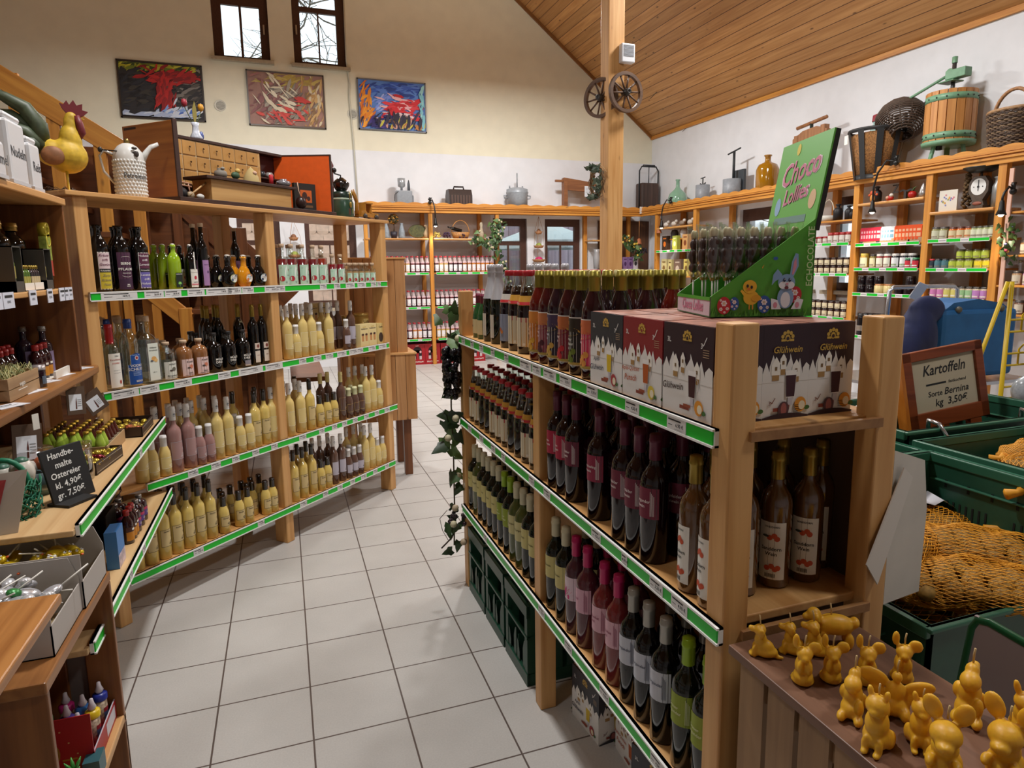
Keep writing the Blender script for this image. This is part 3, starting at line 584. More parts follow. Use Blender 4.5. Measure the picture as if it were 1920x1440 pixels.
brS = bottle('liqueur_bottle', .0285, .205, P_EGS, CHOC, (WCAP, .70, .55, 'cap'), eggdeco(LV, M('#2c201c', .5), None, LV), neckdots)
byT = bottle('liqueur_bottle', .031, .325, P_EGG, CHOC, (YCAP, .79, .44, 'cap'), eggdeco(M('#a98a58', .5), M('#c79a4e', .5)))
byS = bottle('liqueur_bottle', .0285, .205, P_EGS, CHOC, (M('#dfe0b0', .4), .70, .55, 'cap'), eggdeco(M('#c9a868', .5), M('#8b5f36', .5)))
# top shelf kinds
def drop(o, r, h):
    b = MB(); q = r*.5
    b.shape([(-.011, .775*h), (0, .765*h), (.011, .775*h), (.006, .80*h), (0, .845*h), (-.006, .80*h)], M('#d7d5d0', .5), r*.60, L=2); b.disc(0, .79*h, .004, .005, M('#8e8c8a', .5), r*.60, L=4); b.build('neck_tag', o, link=False)
def herb(top, mid, low, w1, w2, ct, cb):
    def f(b, r, h):
        x = .72*r
        b.rect(-x, x, .05*h, .60*h, PAPER, r); b.rect(-x*.93, x*.93, .355*h, .59*h, M(top, .6), r, L=2); b.rect(-x*.93, x*.93, .30*h, .355*h, M(mid, .6), r, L=2); b.rect(-x*.93, x*.93, .06*h, .30*h, M(low, .6), r, L=2)
        for i, s in enumerate(w1): b.text(s, -.002, .55*h-i*.020, .0145, M(ct, .6), r, L=4, shear=.3)
        for i, s in enumerate(w2): b.text(s, 0, .255*h-i*.020, .0145, M(cb, .6), r, L=4, shear=.3)
        b.text('Kräuterlikör', 0, .327*h, .009, PAPER, r, L=4)
    return f
hb1 = bottle('liqueur_bottle', .040, .30, P_BLK, DARK, None, herb('#d9c3c6', '#191719', '#c9b42e', ('Kräuter', 'trifft', 'Gewürz'), ('Zarte', 'Kräuter', 'Note'), '#6a2d44', '#8c7d5c'), drop, sq=None)
def birne(b, r, h):
    b.rect(-.95*r, .95*r, .04*h, .60*h, M('#4e2a44', .5), r); b.rect(-.95*r, .95*r, .04*h, .2*h, M('#3c1f3a', .5), r, L=2)
    b.text('BIRNE', 0, .43*h, .0185, PAPER, r, L=4); b.text('PFLAUME', 0, .345*h, .0175, PAPER, r, L=4); b.text('FRUCHTLIKÖR', 0, .285*h, .006, PAPER, r, L=4)
    stroke(b, [(.022*math.cos(a), .52*h+.006*math.sin(a)) for a in (0.3, .8, 1.5, 2.2, 2.8)], .001, PAPER, r, L=4); stroke(b, [(.024*math.cos(a), .255*h-.008*math.sin(a)) for a in (0.2, .8, 1.5, 2.2, 2.9)], .001, PAPER, r, L=4); b.rect(-.006, .006, .11*h, .12*h, PAPER, r, L=4); b.rect(-.008, .008, .085*h, .095*h, PAPER, r, L=4)
hb2 = bottle('liqueur_bottle', .040, .30, P_BLK, DARK, None, birne, drop)
hb3 = bottle('liqueur_bottle', .040, .30, P_BLK, DARK, None, herb('#5c2240', '#191719', '#6a5fa8', ('Holunder', 'trifft', 'Lavendel'), ('Lavendel', 'trifft', 'Holunder'), '#e5dfe0', '#e5dfe0'), drop)
CLR = glass('#f3f8f6', .03, .08); CLR2 = glass('#e9f0ec', .04, .12)
CORK = M('#cdb193', .7, nz=.15, scale=200); BCORK = M('#1d1a1a', .5)
def hemp(b, r, h):
    y = -.0165; b.rect(-.019, .017, .06*h, .38*h, M('#15221a', .5), y0=-.031, L=1); b.text('HEMPLIKÖR', -.001, .35*h, .0065, PAPER, y0=-.031, L=3)
    for k in range(7):
        a = PI*(.08+.84*k/6); ln = .016*(1-.35*abs(k-3)/3); d = Vector((math.cos(a), math.sin(a))); q = Vector((-d.y, d.x)); P = [Vector((0, .13*h)), Vector((0, .13*h))+d*ln*.5+q*.0026, Vector((0, .13*h))+d*ln, Vector((0, .13*h))+d*ln*.5-q*.0026]
        b.shape([(p.x, p.y) for p in P], M('#8fd46a', .5), y0=-.031, L=3)
    stroke(b, [(0, .075*h), (0, .14*h)], .0012, M('#8fd46a', .5), y0=-.031, L=3)
def swing(o, r, h):
    b = MB(); wr = M('#b9bcbe', .3, .8)
    for s in (-1, 1): b.tube([(s*r*.40, 0, h*.86), (s*r*.46, -.004, h*.93), (s*r*.3, -.006, h*1.0)], .0011, wr, 5)
    b.ball((0, 0, h*1.0), (r*.34, r*.34, .006), M('#e3ddd2', .4), 10, 6); b.build('swing_stopper', o, link=False)
hemp_b = bottle('liqueur_bottle', .030, .222, P_FLASK, gl('#8fae1e'), None, hemp, swing, sq=(1.12, .9))
def wred(b, r, h):
    b.rect(-.75*r, .75*r, .05*h, .46*h, PAPER, r); b.disc(0, .27*h, .007, .009, M('#c23a4a', .5), r, L=3); b.rect(-.7*r, .7*r, .10*h, .13*h, M('#d9808a', .5), r, L=3); b.text('Schwarze Johannisbeere', 0, .39*h, .0042, INK, r, L=3); b.text('LIKÖR', 0, .165*h, .0075, INK, r, L=3); b.rect(-.003, .003, .45*h, .85*h, PAPER, r*1.02, L=3)
wr_b = bottle('liqueur_bottle', .029, .22, P_FLASK, DARK, None, wred, swing)
def lila(b, r, h): b.rect(-.8*r, .8*r, .05*h, .44*h, M('#a67fae', .5), r); b.disc(.004, .26*h, .005, .007, M('#4b3a63', .5), r, L=3); b.text('Holunder', 0, .37*h, .007, M('#4b2b52', .5), r, L=3)
sl_b = bottle('liqueur_bottle', .026, .335, P_SLIM, DARK, (CORK, .94, .52, 'cork'), lila)
def rnd(c1, c2, tx):
    def f(b, r, h):
        b.disc(0, .30*h, .0225, .023, M(c1, .5), r, L=2, n=18); b.disc(0, .30*h, .019, .0195, PAPER, r, L=3, n=18); b.disc(-.012, .25*h, .006, .008, M(c2, .5), r, L=4); b.disc(.010, .38*h, .006, .005, M(c2, .5), r, L=4)
        for i, s in enumerate(tx): b.text(s, .001, .34*h-i*.0085, .0075, M('#3b4a7a' if i == 0 else '#33403a', .5), r, L=5)
    return f
P_RND = [(0, .01), (.55, 0), (.75, .03), (.95, .14), (1, .28), (.95, .42), (.78, .55), (.55, .63), (.42, .68), (.40, .9), (.47, .91), (.47, .97), (0, .97)]
rdD = bottle('liqueur_bottle', .043, .172, P_RND, DARK, None, rnd('#c9cf9a', '#5b6a7e', ('Brombeer', 'Likör')), swing, sq=(1, .62))
rdB = bottle('liqueur_bottle', .043, .172, P_RND, DARK, None, rnd('#bfd6dd', '#39435c', ('Heidelbeer', 'Likör')), swing, sq=(1, .62))
rdO = bottle('liqueur_bottle', .043, .172, P_RND, gl('#d48a17'), None, rnd('#e6c8ae', '#d27a3f', ('Sanddorn', 'Likör')), swing, sq=(1, .62))
def redneck(o, r, h):
    b = MB(); b.lathe([(r*.42, h*.72), (r*.43, h*.9)], CLR2, 14); b.lathe([(r*.3, h*.80), (r*.36, h*.82), (r*.36, h*.90), (r*.2, h*.92)], M('#7d2030', .5), 12); b.build('stopper', o, link=False); swing(o, r, h)
P_CRK = [(0, .02), (.92, 0), (1, .02), (1, .66), (.92, .685), (.45, .70), (.40, .72), (.38, .93), (0, .93)]
def fruitlab(full):
    def f(b, r, h):
        z1 = .50*h; b.rect(-1.3*r, 1.3*r, .02*h, z1, M('#b9d8c2', .5), r); b.disc(.45*r, .29*h, .9*r*.8, .24*h, M('#f0f3ee', .5), r, L=2, n=20); b.disc(-.75*r, .17*h, .45*r, .45*r, M('#b22a38', .5), r, L=3); b.disc(.45*r, .38*h, .003, .005, M('#b22a38', .5), r, L=4)
        b.text('LIKÖR', .5*r, .25*h, .0085 if full else .006, M('#6a4a55', .5), r, L=4); swirl(b, -.1*r, .08*h, .007, M('#3e5b4b', .5), r); swirl(b, -.9*r, .42*h, .006, M('#8db79c', .5), r)
    return f
def fill(col, zt):
    def f(o, r, h):
        b = MB(); b.lathe([(0, .03*h), (.9*r, .02*h), (.94*r, .04*h), (.94*r, min(zt, .66)*h), (0, min(zt, .66)*h)], gl(col), 16); b.build('liquid', o, link=False)
    return f
ckB = bottle('liqueur_bottle', .0345, .245, P_CRK, CLR, (CORK, .91, .46, 'cork'), fruitlab(1), fill('#7a1420', .64))
ckR = bottle('liqueur_bottle', .0345, .245, P_CRK, CLR, (CORK, .91, .46, 'cork'), fruitlab(1), fill('#9a2a1c', .66))
ckM = bottle('liqueur_bottle', .0285, .19, P_CRK, CLR, (CORK, .89, .5, 'cork'), fruitlab(0), fill('#8a1020', .66))
ckS = bottle('liqueur_bottle', .0235, .135, P_CRK, CLR, (CORK, .86, .62, 'cork'), fruitlab(0), fill('#b58a5a', .58))
# second shelf kinds
def kirsch(b, r, h): b.rect(-.85*r, .85*r, .04*h, .56*h, PAPER, r); b.text('Edler', .004, .52*h, .009, INK, r, L=3); b.text('Kirschbrand', 0, .465*h, .0105, M('#a03c30', .5), r, L=3); b.text('DOPPELT', 0, .41*h, .0085, M('#c24a38', .5), r, L=3); b.disc(.012, .12*h, .006, .009, M('#a83a2a', .5), r, L=3); b.rect(-.015, .015, .26*h, .264*h, GREY, r, L=3); b.rect(-.015, .015, .30*h, .304*h, GREY, r, L=3)
kb = bottle('spirit_bottle', .036, .30, P_EGG, CLR2, (M('#b3202a', .35), .70, .46, 'cap'), kirsch)
def vodka(b, r, h):
    bl = M('#1d4f9f', .45); bl2 = M('#b9cfe6', .5); x = r
    for c, k, l in ((bl2, 1.06, 1), (bl, 1, 2)): b.rect(-.9*x*k, .9*x*k, .04*h, .33*h, c, r, L=l); b.rect(-.62*x*k, .62*x*k, .33*h, .47*h*(1 if k == 1 else 1.015), c, r, L=l); b.disc(0, .45*h, .6*x*k, .05*h, c, r, L=l)
    b.disc(0, .43*h, .009, .010, PAPER, r, L=4); b.disc(0, .43*h, .006, .007, M('#a02028', .5), r, L=5); b.text('VODKA', 0, .315*h, .017, PAPER, r, L=4); b.text('SCHILKIN', 0, .262*h, .0185, PAPER, r, L=4); b.text('BERLIN', .008, .085*h, .012, PAPER, r, L=4)
    for k in range(4): b.rect(-.5*x, .5*x, (.225-.018*k)*h, (.229-.018*k)*h, bl2, r, L=4)
vo = bottle('spirit_bottle', .041, .318, [(0, .02), (.9, 0), (1, .02), (.93, .3), (.97, .55), (1.0, .62), (.9, .70), (.6, .78), (.42, .82), (.36, .985), (0, .985)], CLR2, (M('#1f3f86', .35), .86, .42, 'cap'), vodka)
def willi(b, r, h): b.rect(-.75*r, .75*r, .05*h, .60*h, M('#dfe3d8', .5), y0=-r*.93); b.disc(0, .37*h, .014, .012, M('#dca55e', .5), y0=-r*.93, L=3); b.disc(.01, .345*h, .009, .009, M('#e6bb78', .5), y0=-r*.93, L=4); b.disc(-.012, .34*h, .008, .005, M('#5f6166', .5), y0=-r*.93, L=4); b.text('Williams', 0, .535*h, .0105, INK, y0=-r*.93, L=3); b.text('Birnenbrand', 0, .495*h, .0085, INK, y0=-r*.93, L=3); b.text('40% vol', 0, .17*h, .006, INK, y0=-r*.93, L=3)
def boxy(name, r, h, body, cap, lab, zs=.60, extra=None):
    b = MB(); b.box(-r, r, -r*.92, r*.92, 0, zs*h, body); b.lathe([(r*1.05, zs*h), (r*.75, (zs+.05)*h), (r*.4, (zs+.08)*h), (r*.36, (zs+.1)*h), (r*.36, .985*h), (0, .985*h)], body, 16); o = b.build(name, link=False)
    c = MB(); c.lathe([(r*.42, cap[1]*h), (r*.44, cap[1]*h+.002), (r*.44, h), (0, h)], cap[0], 14); c.build('stopper', o, link=False); q = MB(); lab(q, r, h); q.build('label', o, link=False)
    if extra: extra(o, r, h)
    return proto(o)
wl = boxy('spirit_bottle', .036, .325, CLR2, (CORK, .92), willi, .66)
ckC = bottle('spirit_bottle', .037, .325, P_WINE, CLR2, (CORK, .90, .46, 'cork'))
def apo(bg, t1, t2, col):
    def f(b, r, h): b.rect(-.95*r, .95*r, .05*h, .50*h, M(bg, .5), r); b.text(t1, 0, .43*h, .0105, INK, r, L=3, shear=.2); b.text(t2, 0, .13*h, .0115, INK, r, L=3, shear=.15); b.disc(.006, .30*h, .011, .010, M(col, .5), r, L=3); b.disc(-.008, .27*h, .009, .004, M('#4a403a', .5), r, L=4); b.rect(-.7*r, .7*r, .075*h, .082*h, INK, r, L=3)
    return f
apC = bottle('spirit_bottle', .041, .19, P_APO, CLR2, (CORK, .92, .44, 'cork'), apo('#dfe0d6', 'Williams', 'Birnenbrand', '#6b6a5e'))
apA = bottle('spirit_bottle', .041, .19, P_APO, M('#8a5a34', .1, coat=.9), (CORK, .92, .44, 'cork'), apo('#e3c6c2', 'Bratapfel', 'Likör', '#cf7a5c'))
def mdrei(b, r, h): b.text('MÜLLER', .002, .33*h, .0155, PAPER, r, L=1, sx=.95); b.text('DREI', -.005, .255*h, .0165, PAPER, r, L=1, sx=1.1); b.rect(-.018, .012, .195*h, .2*h, GREY, r, L=1); b.rect(-.018, .002, .165*h, .17*h, GREY, r, L=1)
def clneck(o, r, h): b = MB(); b.lathe([(r*.40, .80*h), (r*.38, .92*h)], CLR2, 14); b.build('clear_neck', o, link=False)
P_MUL = [(0, .02), (.9, 0), (1, .02), (1, .55), (.95, .64), (.75, .72), (.42, .77), (.35, .80), (.33, .95), (0, .95)]
md = bottle('spirit_bottle', .040, .21, P_MUL, DARK, (BCORK, .92, .44, 'cork'), mdrei, clneck)
def mdrei2(b, r, h): mdrei(b, r, h); b.rect(-.5*r, .5*r, .05*h, .19*h, M('#8d8790', .5), r, L=1); b.rect(-.5*r, .5*r, .05*h, .08*h, M('#c9b7a8', .5), r, L=2)
md2 = bottle('spirit_bottle', .040, .21, P_MUL, DARK, (BCORK, .92, .44, 'cork'), mdrei2, clneck)
def slimlab(b, r, h): b.rect(-.62*r, .62*r, .05*h, .24*h, M('#ddd0c0', .5), r); b.rect(-.62*r, .62*r, .27*h, .37*h, M('#d9c7b8', .5), r); b.disc(0, .32*h, .008, .010, M('#7c3a30', .5), r, L=3); b.text('Likör', 0, .17*h, .008, M('#8c4a3c', .5), r, L=3, shear=.3)
def hang(o, r, h): b = MB(); b.box(-.009, .009, -r*.62-.002, -r*.62, .62*h, .74*h, M('#b9b08a', .5)); b.build('hang_tag', o, link=False)
gs = bottle('liqueur_bottle', .030, .345, P_WINE, DARK, (GOLD, .80, .42, 'cap'), slimlab)
gs2 = bottle('liqueur_bottle', .030, .345, P_WINE, DARK, (GOLD, .80, .42, 'cap'), None, hang)
TS, SS, HS, BS = 'on diagonal stand\'s top shelf', 'on diagonal stand\'s second shelf', 'on diagonal stand\'s third shelf', 'on diagonal stand\'s bottom shelf'
def onL(pr, ts, d, z, look, wh, row='in front', grp='liqueur bottles on the diagonal stand', cat='bottle', jit=.12):
    for t in ts:
        REG.append((put_raw(pr, L.w(t, d, z), LA+RND.uniform(-jit, jit)), look, wh, row, grp, cat))
def put_raw(pr, loc, rz):
    o = clone(pr); o.location = loc; o.rotation_euler = (0, 0, rz); return o
z1, z2, z3, z4 = 1.5505, 1.1075, .6385, .2205
for pr, t, lk in ((hb1, .065, 'tall black bottle with pink-yellow label'), (hb2, .163, 'tall black bottle with plum label'), (hb3, .255, 'tall black bottle with lavender label')): onL(pr, [t], .06, z1, lk, TS, jit=.04)
onL(hb2, [.118, .213, .31], .155, z1, 'tall black herb liqueur bottle', TS, 'behind', jit=.05)
onL(hemp_b, [.430], .05, z1, 'lime green hemp liqueur flask', TS, jit=.02)
for k in range(5): onL(hemp_b, [.425], .118+.064*k, z1, 'lime green hemp liqueur flask', TS, ('second', 'third', 'fourth', 'fifth', 'sixth')[k]+' in its file', jit=.02)
onL(wr_b, [.525], .05, z1, 'dark flask with white-red label', TS, jit=.03)
for k in range(3): onL(wr_b, [.525], .125+.066*k, z1, 'dark swing-top flask', TS, ('second', 'third', 'fourth')[k]+' in its file', jit=.03)
onL(sl_b, [.600], .05, z1, 'slim dark corked bottle, mauve label', TS, jit=.03); onL(sl_b, [.618], .13, z1, 'slim dark corked bottle', TS, 'behind')
onL(rdD, [.755], .05, z1, 'round dark bottle, greenish label', TS, jit=.03); onL(rdO, [.862], .05, z1, 'round orange liqueur bottle', TS, jit=.03); onL(rdB, [.967], .05, z1, 'round dark bottle, pale blue label', TS, jit=.03)
onL(rdD, [.735], .11, z1, 'round dark bottle', TS, 'second in its file'); onL(rdD, [.725], .17, z1, 'round dark bottle', TS, 'third in its file'); onL(rdO, [.845], .11, z1, 'round orange liqueur bottle', TS, 'second in its file'); onL(rdB, [.952], .11, z1, 'round dark blueberry bottle', TS, 'second in its file')
onL(sl_b, [.985], .24, z1, 'slim dark corked bottle near the middle post', TS, 'behind')
onL(ckB, [1.15, 1.225, 1.318, 1.41], .05, z1, 'corked red liqueur bottle', TS); onL(ckR, [1.49], .05, z1, 'corked amber-red liqueur bottle', TS); onL(ckB, [1.19, 1.29, 1.38], .13, z1, 'corked red liqueur bottle', TS, 'behind')
onL(ckM, [1.582, 1.66], .045, z1, 'half-size corked red bottle', TS); onL(ckM, [1.56], .115, z1, 'half-size corked red bottle', TS, 'behind')
onL(ckS, [1.737, 1.80, 1.865, 1.93, 1.99], .04, z1, 'mini corked bottle', TS); onL(ckS, [2.02], .13, z1, 'mini corked bottle', TS, 'behind'); onL(ckS, [1.77, 1.83, 1.90, 1.96], .10, z1, 'mini corked bottle', TS, 'behind')
onL(kb, [.07], .06, z2, 'clear spirit bottle with red capsule', SS, jit=.05); onL(vo, [.162], .06, z2, 'clear bottle with blue label', SS, jit=.05); onL(wl, [.255], .06, z2, 'square clear bottle, pear label', SS, jit=.05)
onL(ckC, [.105, .185, .30], .16, z2, 'clear corked spirit bottle', SS, 'behind'); onL(vo, [.12], .15, z2, 'clear bottle with blue cap', SS, 'behind'); onL(ckC, [.06, .15, .24], .25, z2, 'clear corked spirit bottle', SS, 'third row')
onL(apC, [.347], .06, z2, 'round-shouldered clear corked flask', SS, jit=.05); onL(apA, [.442, .533], .055, z2, 'amber flask with pink label', SS, jit=.05); onL(apC, [.40], .15, z2, 'round-shouldered clear corked flask', SS, 'behind'); onL(apA, [.50], .15, z2, 'amber corked flask', SS, 'behind')
onL(md, [.63, .725], .06, z2, 'black flask with white lettering', SS, jit=.06); onL(md2, [.822], .06, z2, 'black flask with grey picture label', SS, jit=.06); onL(md, [.60, .69, .78], .16, z2, 'black clear-necked flask', SS, 'behind'); onL(md, [.645, .735], .245, z2, 'black clear-necked flask', SS, 'third row')
onL(gs, [.90, .965], .055, z2, 'tall black bottle with gold capsule', SS, jit=.05); onL(gs2, [.86], .12, z2, 'tall black bottle with tag', SS, 'behind'); onL(gs, [.72, .79, .93], .20, z2, 'tall black bottle with gold capsule', SS, 'behind'); onL(gs2, [.755, .83], .27, z2, 'tall black gold-topped bottle', SS, 'third row')
onL(egT, [1.155, 1.285, 1.362, 1.52], .05, z2, 'tall yellow egg liqueur bottle', SS); onL(egS, [1.22, 1.425], .045, z2, 'small yellow egg liqueur bottle', SS); onL(brS, [1.68], .04, z2, 'small brown liqueur bottle', SS); onL(brT, [1.755], .06, z2, 'tall brown liqueur bottle', SS)
onL(egT, [1.19, 1.32, 1.45, 1.55], .13, z2, 'tall yellow egg liqueur bottle', SS, 'behind'); onL(brT, [1.65, 1.72], .14, z2, 'tall brown liqueur bottle', SS, 'behind'); onL(egT, [1.36, 1.5], .21, z2, 'tall yellow egg liqueur bottle', SS, 'third row')
def onLs(spec, z, wh):
    for pr, ts, d, lk, row in spec: onL(pr, ts, d, z, lk, wh, row)
F, K = 'in front', 'behind'
Ye, Se, Da, Sd = 'tall yellow white-capped bottle', 'small yellow white-capped bottle', 'tall yellow black-capped bottle', 'small yellow black-capped bottle'
onLs([(egT, [.155, .60, .672], .05, Ye, F), (egS, [.205, .272, .742, .806], .04, Se, F), (pkT, [.345, .425], .055, 'tall pink liqueur bottle', F), (pkS, [.482, .54], .045, 'small pink liqueur bottle', F), (dkT, [.862, .932], .05, Da, F), (egT, [1.0-.012], .05, Ye, F),
      (pkT, [.31, .39], .14, 'tall pink liqueur bottle', K), (pkS, [.50], .115, 'small pink liqueur bottle', K), (egT, [.46, .53, .61, .68], .15, Ye, K), (egT, [.50, .57, .65], .23, Ye, 'third row'), (dkT, [.80, .96], .15, Da, K), (egS, [.77], .11, Se, K),
      (egT, [1.13, 1.225], .05, Ye, F), (dkT, [1.308], .05, Da, F), (dkS, [1.385, 1.455, 1.522], .042, Sd, F), (byT, [1.605], .05, 'tall brown yellow-capped bottle', F), (byS, [1.672, 1.737, 1.80], .042, 'small brown pale-capped bottle', F), (egT, [1.872, 1.943], .05, Ye, F), (egS, [2.008], .042, Se, F),
      (egT, [1.17, 1.27], .13, Ye, K), (byT, [1.50, 1.57], .13, 'tall brown yellow-capped bottle', K), (byS, [1.70, 1.77], .105, 'small brown pale-capped bottle', K), (egT, [1.80, 1.87, 1.95], .14, Ye, K), (egS, [2.0], .11, Se, K), (dkT, [1.2, 1.35], .21, Da, K)], z3, HS)
onLs([(dkT, [.085, .16, .232, .302, .373, .442, .512], .05, Da, F), (dkS, [.59, .695, .758, .89, .945], .042, Sd, F), (dkS, [.64, .81, .85], .105, Sd, K), (dkT, [.29, .36, .42, .485, .555], .13, Da, K), (dkS, [.61, .68, .75, .83, .90, .965], .17, Sd, 'third row'), (dkT, [.33, .40, .47], .21, Da, 'third row'),
      (dkT, [1.13, 1.208, 1.29], .05, Da, F), (dkS, [1.36, 1.425], .042, Sd, F), (brT, [1.497, 1.572], .05, 'tall brown white-capped bottle', F), (brS, [1.634, 1.695, 1.755], .042, 'small brown white-capped bottle', F), (egT, [1.826, 1.896], .05, Ye, F), (egS, [1.957, 2.02], .042, Se, F),
      (dkT, [1.17, 1.25, 1.33], .13, Da, K), (brT, [1.40, 1.47, 1.55], .14, 'tall brown white-capped bottle', K), (brS, [1.66, 1.72], .105, 'small brown white-capped bottle', K), (egT, [1.74, 1.82, 1.9], .14, Ye, K), (egS, [1.98], .11, Se, K)], z4, BS)
# chocolate cup cartons and tins on the second shelf
def cupbox(b, w, d, h, top='#e3cf95'):
    b.box(-w/2, w/2, -d/2, d/2, 0, h, M(top, .5)); y = -d/2; b.text('Waffelbecher', 0, h*.80, w*.15, M('#4a3a30', .5), y0=y); b.rect(-w*.2, w*.2, h*.87, h*.9, M('#caa94c', .5), y0=y)
    for s in (-1, 1): b.shape([(s*w*.22-w*.12, h*.25), (s*w*.22+w*.12, h*.25), (s*w*.22+w*.15, h*.55), (s*w*.22-w*.15, h*.55)], M('#c78d55', .5), y0=y); b.disc(s*w*.22, h*.55, w*.15, h*.05, M('#4a2b22', .5), y0=y, L=3)
for i, t in enumerate((1.845, 1.935)):
    b = MB(); cupbox(b, .088, .085, .155); REG.append((b.build('wafer_cup_box', loc=L.w(t, .06, z2), rz=LA), 'pale yellow wafer cup carton', SS, F, 'wafer cup cartons', 'carton'))
for i, t in enumerate((1.60, 1.70)):
    b = MB(); cupbox(b, .088, .085, .155); REG.append((b.build('wafer_cup_box', loc=L.w(t, .28, z2+.155), rz=LA), 'raised pale wafer cup carton', SS, K, 'wafer cup cartons', 'carton')); b = MB(); cupbox(b, .088, .085, .155); REG.append((b.build('wafer_cup_box', loc=L.w(t, .28, z2), rz=LA), 'lower pale wafer cup carton', SS, K, 'wafer cup cartons', 'carton'))
for i, (t, d, zz) in enumerate(((1.85, .17, .1), (1.985, .15, .11))):
    e = empty('gift_tin', L.w(t, d, z2), LA); b = MB(); b.lathe([(0, 0), (.05, 0), (.05, zz+.11), (0, zz+.11)], M('#c9a75c', .35, .3), 20); b.rect(-.03, .03, zz, zz+.075, M('#e3cf8d', .4), .05, L=2); b.disc(.004, zz+.035, .02, .026, M('#3c2a1c', .5), .05, L=3); b.build('tin', e)
    b = MB(); b.lathe([(.0515, zz+.098), (.0515, zz+.112), (.048, zz+.115), (0, zz+.115)], M('#d4b468', .3, .4), 20); b.build('lid', e); REG.append((e, 'round golden tin', SS, K, 'golden tins', 'tin'))
b = MB(); b.box(-.04, .04, -.03, .03, 0, .15, M('#d8bf7c', .5)); b.disc(0, .05, .025, .035, M('#3b2a20', .5), y0=-.03); b.text('Cuba', 0, .125, .02, M('#4a3a30', .5), y0=-.03); REG.append((b.build('gift_carton', loc=L.w(2.025, .045, z2), rz=LA), 'narrow yellow gift carton by the end post', SS, F, 'wafer cup cartons', 'carton'))
# ================================================================ wine stand
RZ = R.rz
T1, T2, T3 = 'on wine stand\'s top shelf', 'on wine stand\'s middle shelf', 'on wine stand\'s lowest shelf'
zr1, zr2, zr3 = 1.3145, .8985, .4385
def onR(pr, ys, x, z, look, wh, row='in front', jit=.12, grp='bottles on the wine stand', cat='bottle', off=0):
    for y in ys:
        REG.append((put_raw(pr, (x, y, z), RZ+off+RND.uniform(-jit, jit)), look, wh, row, grp, cat))
def winelab(c, z0, z1, tx, ct='#e9d9d9', side=True, half=1.75, flower=None):
    def f(b, r, h):
        b.rect(-half*r, half*r, z0*h, z1*h, M(c, .55), r)
        if flower:
            for k in range(11):
                a = PI*k/10; d = Vector((math.cos(a), math.sin(a))); q = Vector((-d.y, d.x)); p = Vector((.2*r, z0*h+.008)); P = [p, p+d*.02+q*.004, p+d*.042, p+d*.02-q*.004]; b.shape([(u.x, u.y) for u in P], M(flower, .5), r, L=3)
        for i, s in enumerate(tx): b.text(s, .25*r, z1*h-.035-.0135*i, .0115, M(ct, .6), r, L=3)
        if side:
            for k in range(4): b.rect(1.15*r+k*.003, 1.15*r+k*.003+.0012, z0*h+.008, z1*h-.008-.004*k, M(ct, .6), r, L=3)
    return f
BUR = M('#5d1f36', .35, .2); CRM = M('#cfc6a4', .45); MAG = M('#b81a5c', .35, .2); LIM = M('#8fae1e', .35, .2); SIL = M('#a7a49c', .35, .5)
wv = lambda c, tx, body=DKRED, cap=BUR, **k: bottle('wine_bottle', .038, .332, P_WINE, body, (cap, .80, .42, 'cap'), winelab(c, .36, .60, tx, **k))
w_red = wv('#a91d3f', ('Cuvée', 'Rotwein')); w_dor = wv('#6d2138', ('Dornfelder', 'Rotwein')); w_sch = wv('#8e2342', ('Schwarzriesling', 'Rotwein')); w_bgd = wv('#76223a', ('Spätburgunder', 'Rotwein'))
w_bare = bottle('wine_bottle', .038, .332, P_WINE, DKRED, (BUR, .80, .42, 'cap'))
w_wht = wv('#cbbf7c', ('Weißwein',), DKGRN, CRM, ct='#6d6438', side=False); w_wht2 = wv('#c9c08a', ('Müller-Thurgau',), gl('#4d5526'), CRM, ct='#6d6438', side=False)
w_grn = wv('#8d9c2a', ('Grauer', 'Burgunder'), DKGRN, LIM, ct='#dfe3b0'); w_pnk = wv('#d9a9bb', ('Rosé',), gl('#5a2630'), MAG, ct='#a0506c'); w_pnk2 = wv('#dcaebb', ('Weißherbst', 'Rosé'), gl('#7a2a2c'), MAG, ct='#a0506c'); w_flo = wv('#e3cdd8', ('',), gl('#4a2630'), MAG, side=False, flower='#d01a78')
w_sil = wv('#c6c9d4', ('Grauburgunder',), DARK, SIL, ct='#5a5f72')
def sand(b, r, h):
    b.rect(-.9*r, .9*r, .07*h, .50*h, PAPER, r); b.text('SANDDORN', 0, .465*h, .0062, INK, r, L=3)
    for c in ((.006, .40), (-.004, .385), (.012, .38), (.002, .17), (-.008, .155), (.010, .15), (.016, .16)): b.disc(c[0], c[1]*h, .0065, .0065, M('#c9502a', .5), r, L=3)
    b.disc(-.013, .395*h, .008, .003, M('#3f4a44', .5), r, L=4); b.text('Sanddorn', 0, .30*h, .012, INK, r, L=3); b.text('Wein', 0, .262*h, .012, INK, r, L=3)
    for k in range(9): b.rect(-.012+.0026*k, -.012+.0026*k+.0014, .085*h, .115*h, INK, r, L=3)
SNDG = glass('#d9b06a', .03, .10)
def amberfill(o, r, h): b = MB(); b.lathe([(0, .035*h), (.93*r, .03*h), (.95*r, .05*h), (.95*r, .38*h), (0, .38*h)], M('#7a4a1a', .15, coat=.5), 16); b.build('liquid', o, link=False)
sd = bottle('wine_bottle', .036, .322, P_WINE, M('#5c3a1a', .1, coat=1), (GOLD, .80, .43, 'cap'), sand)
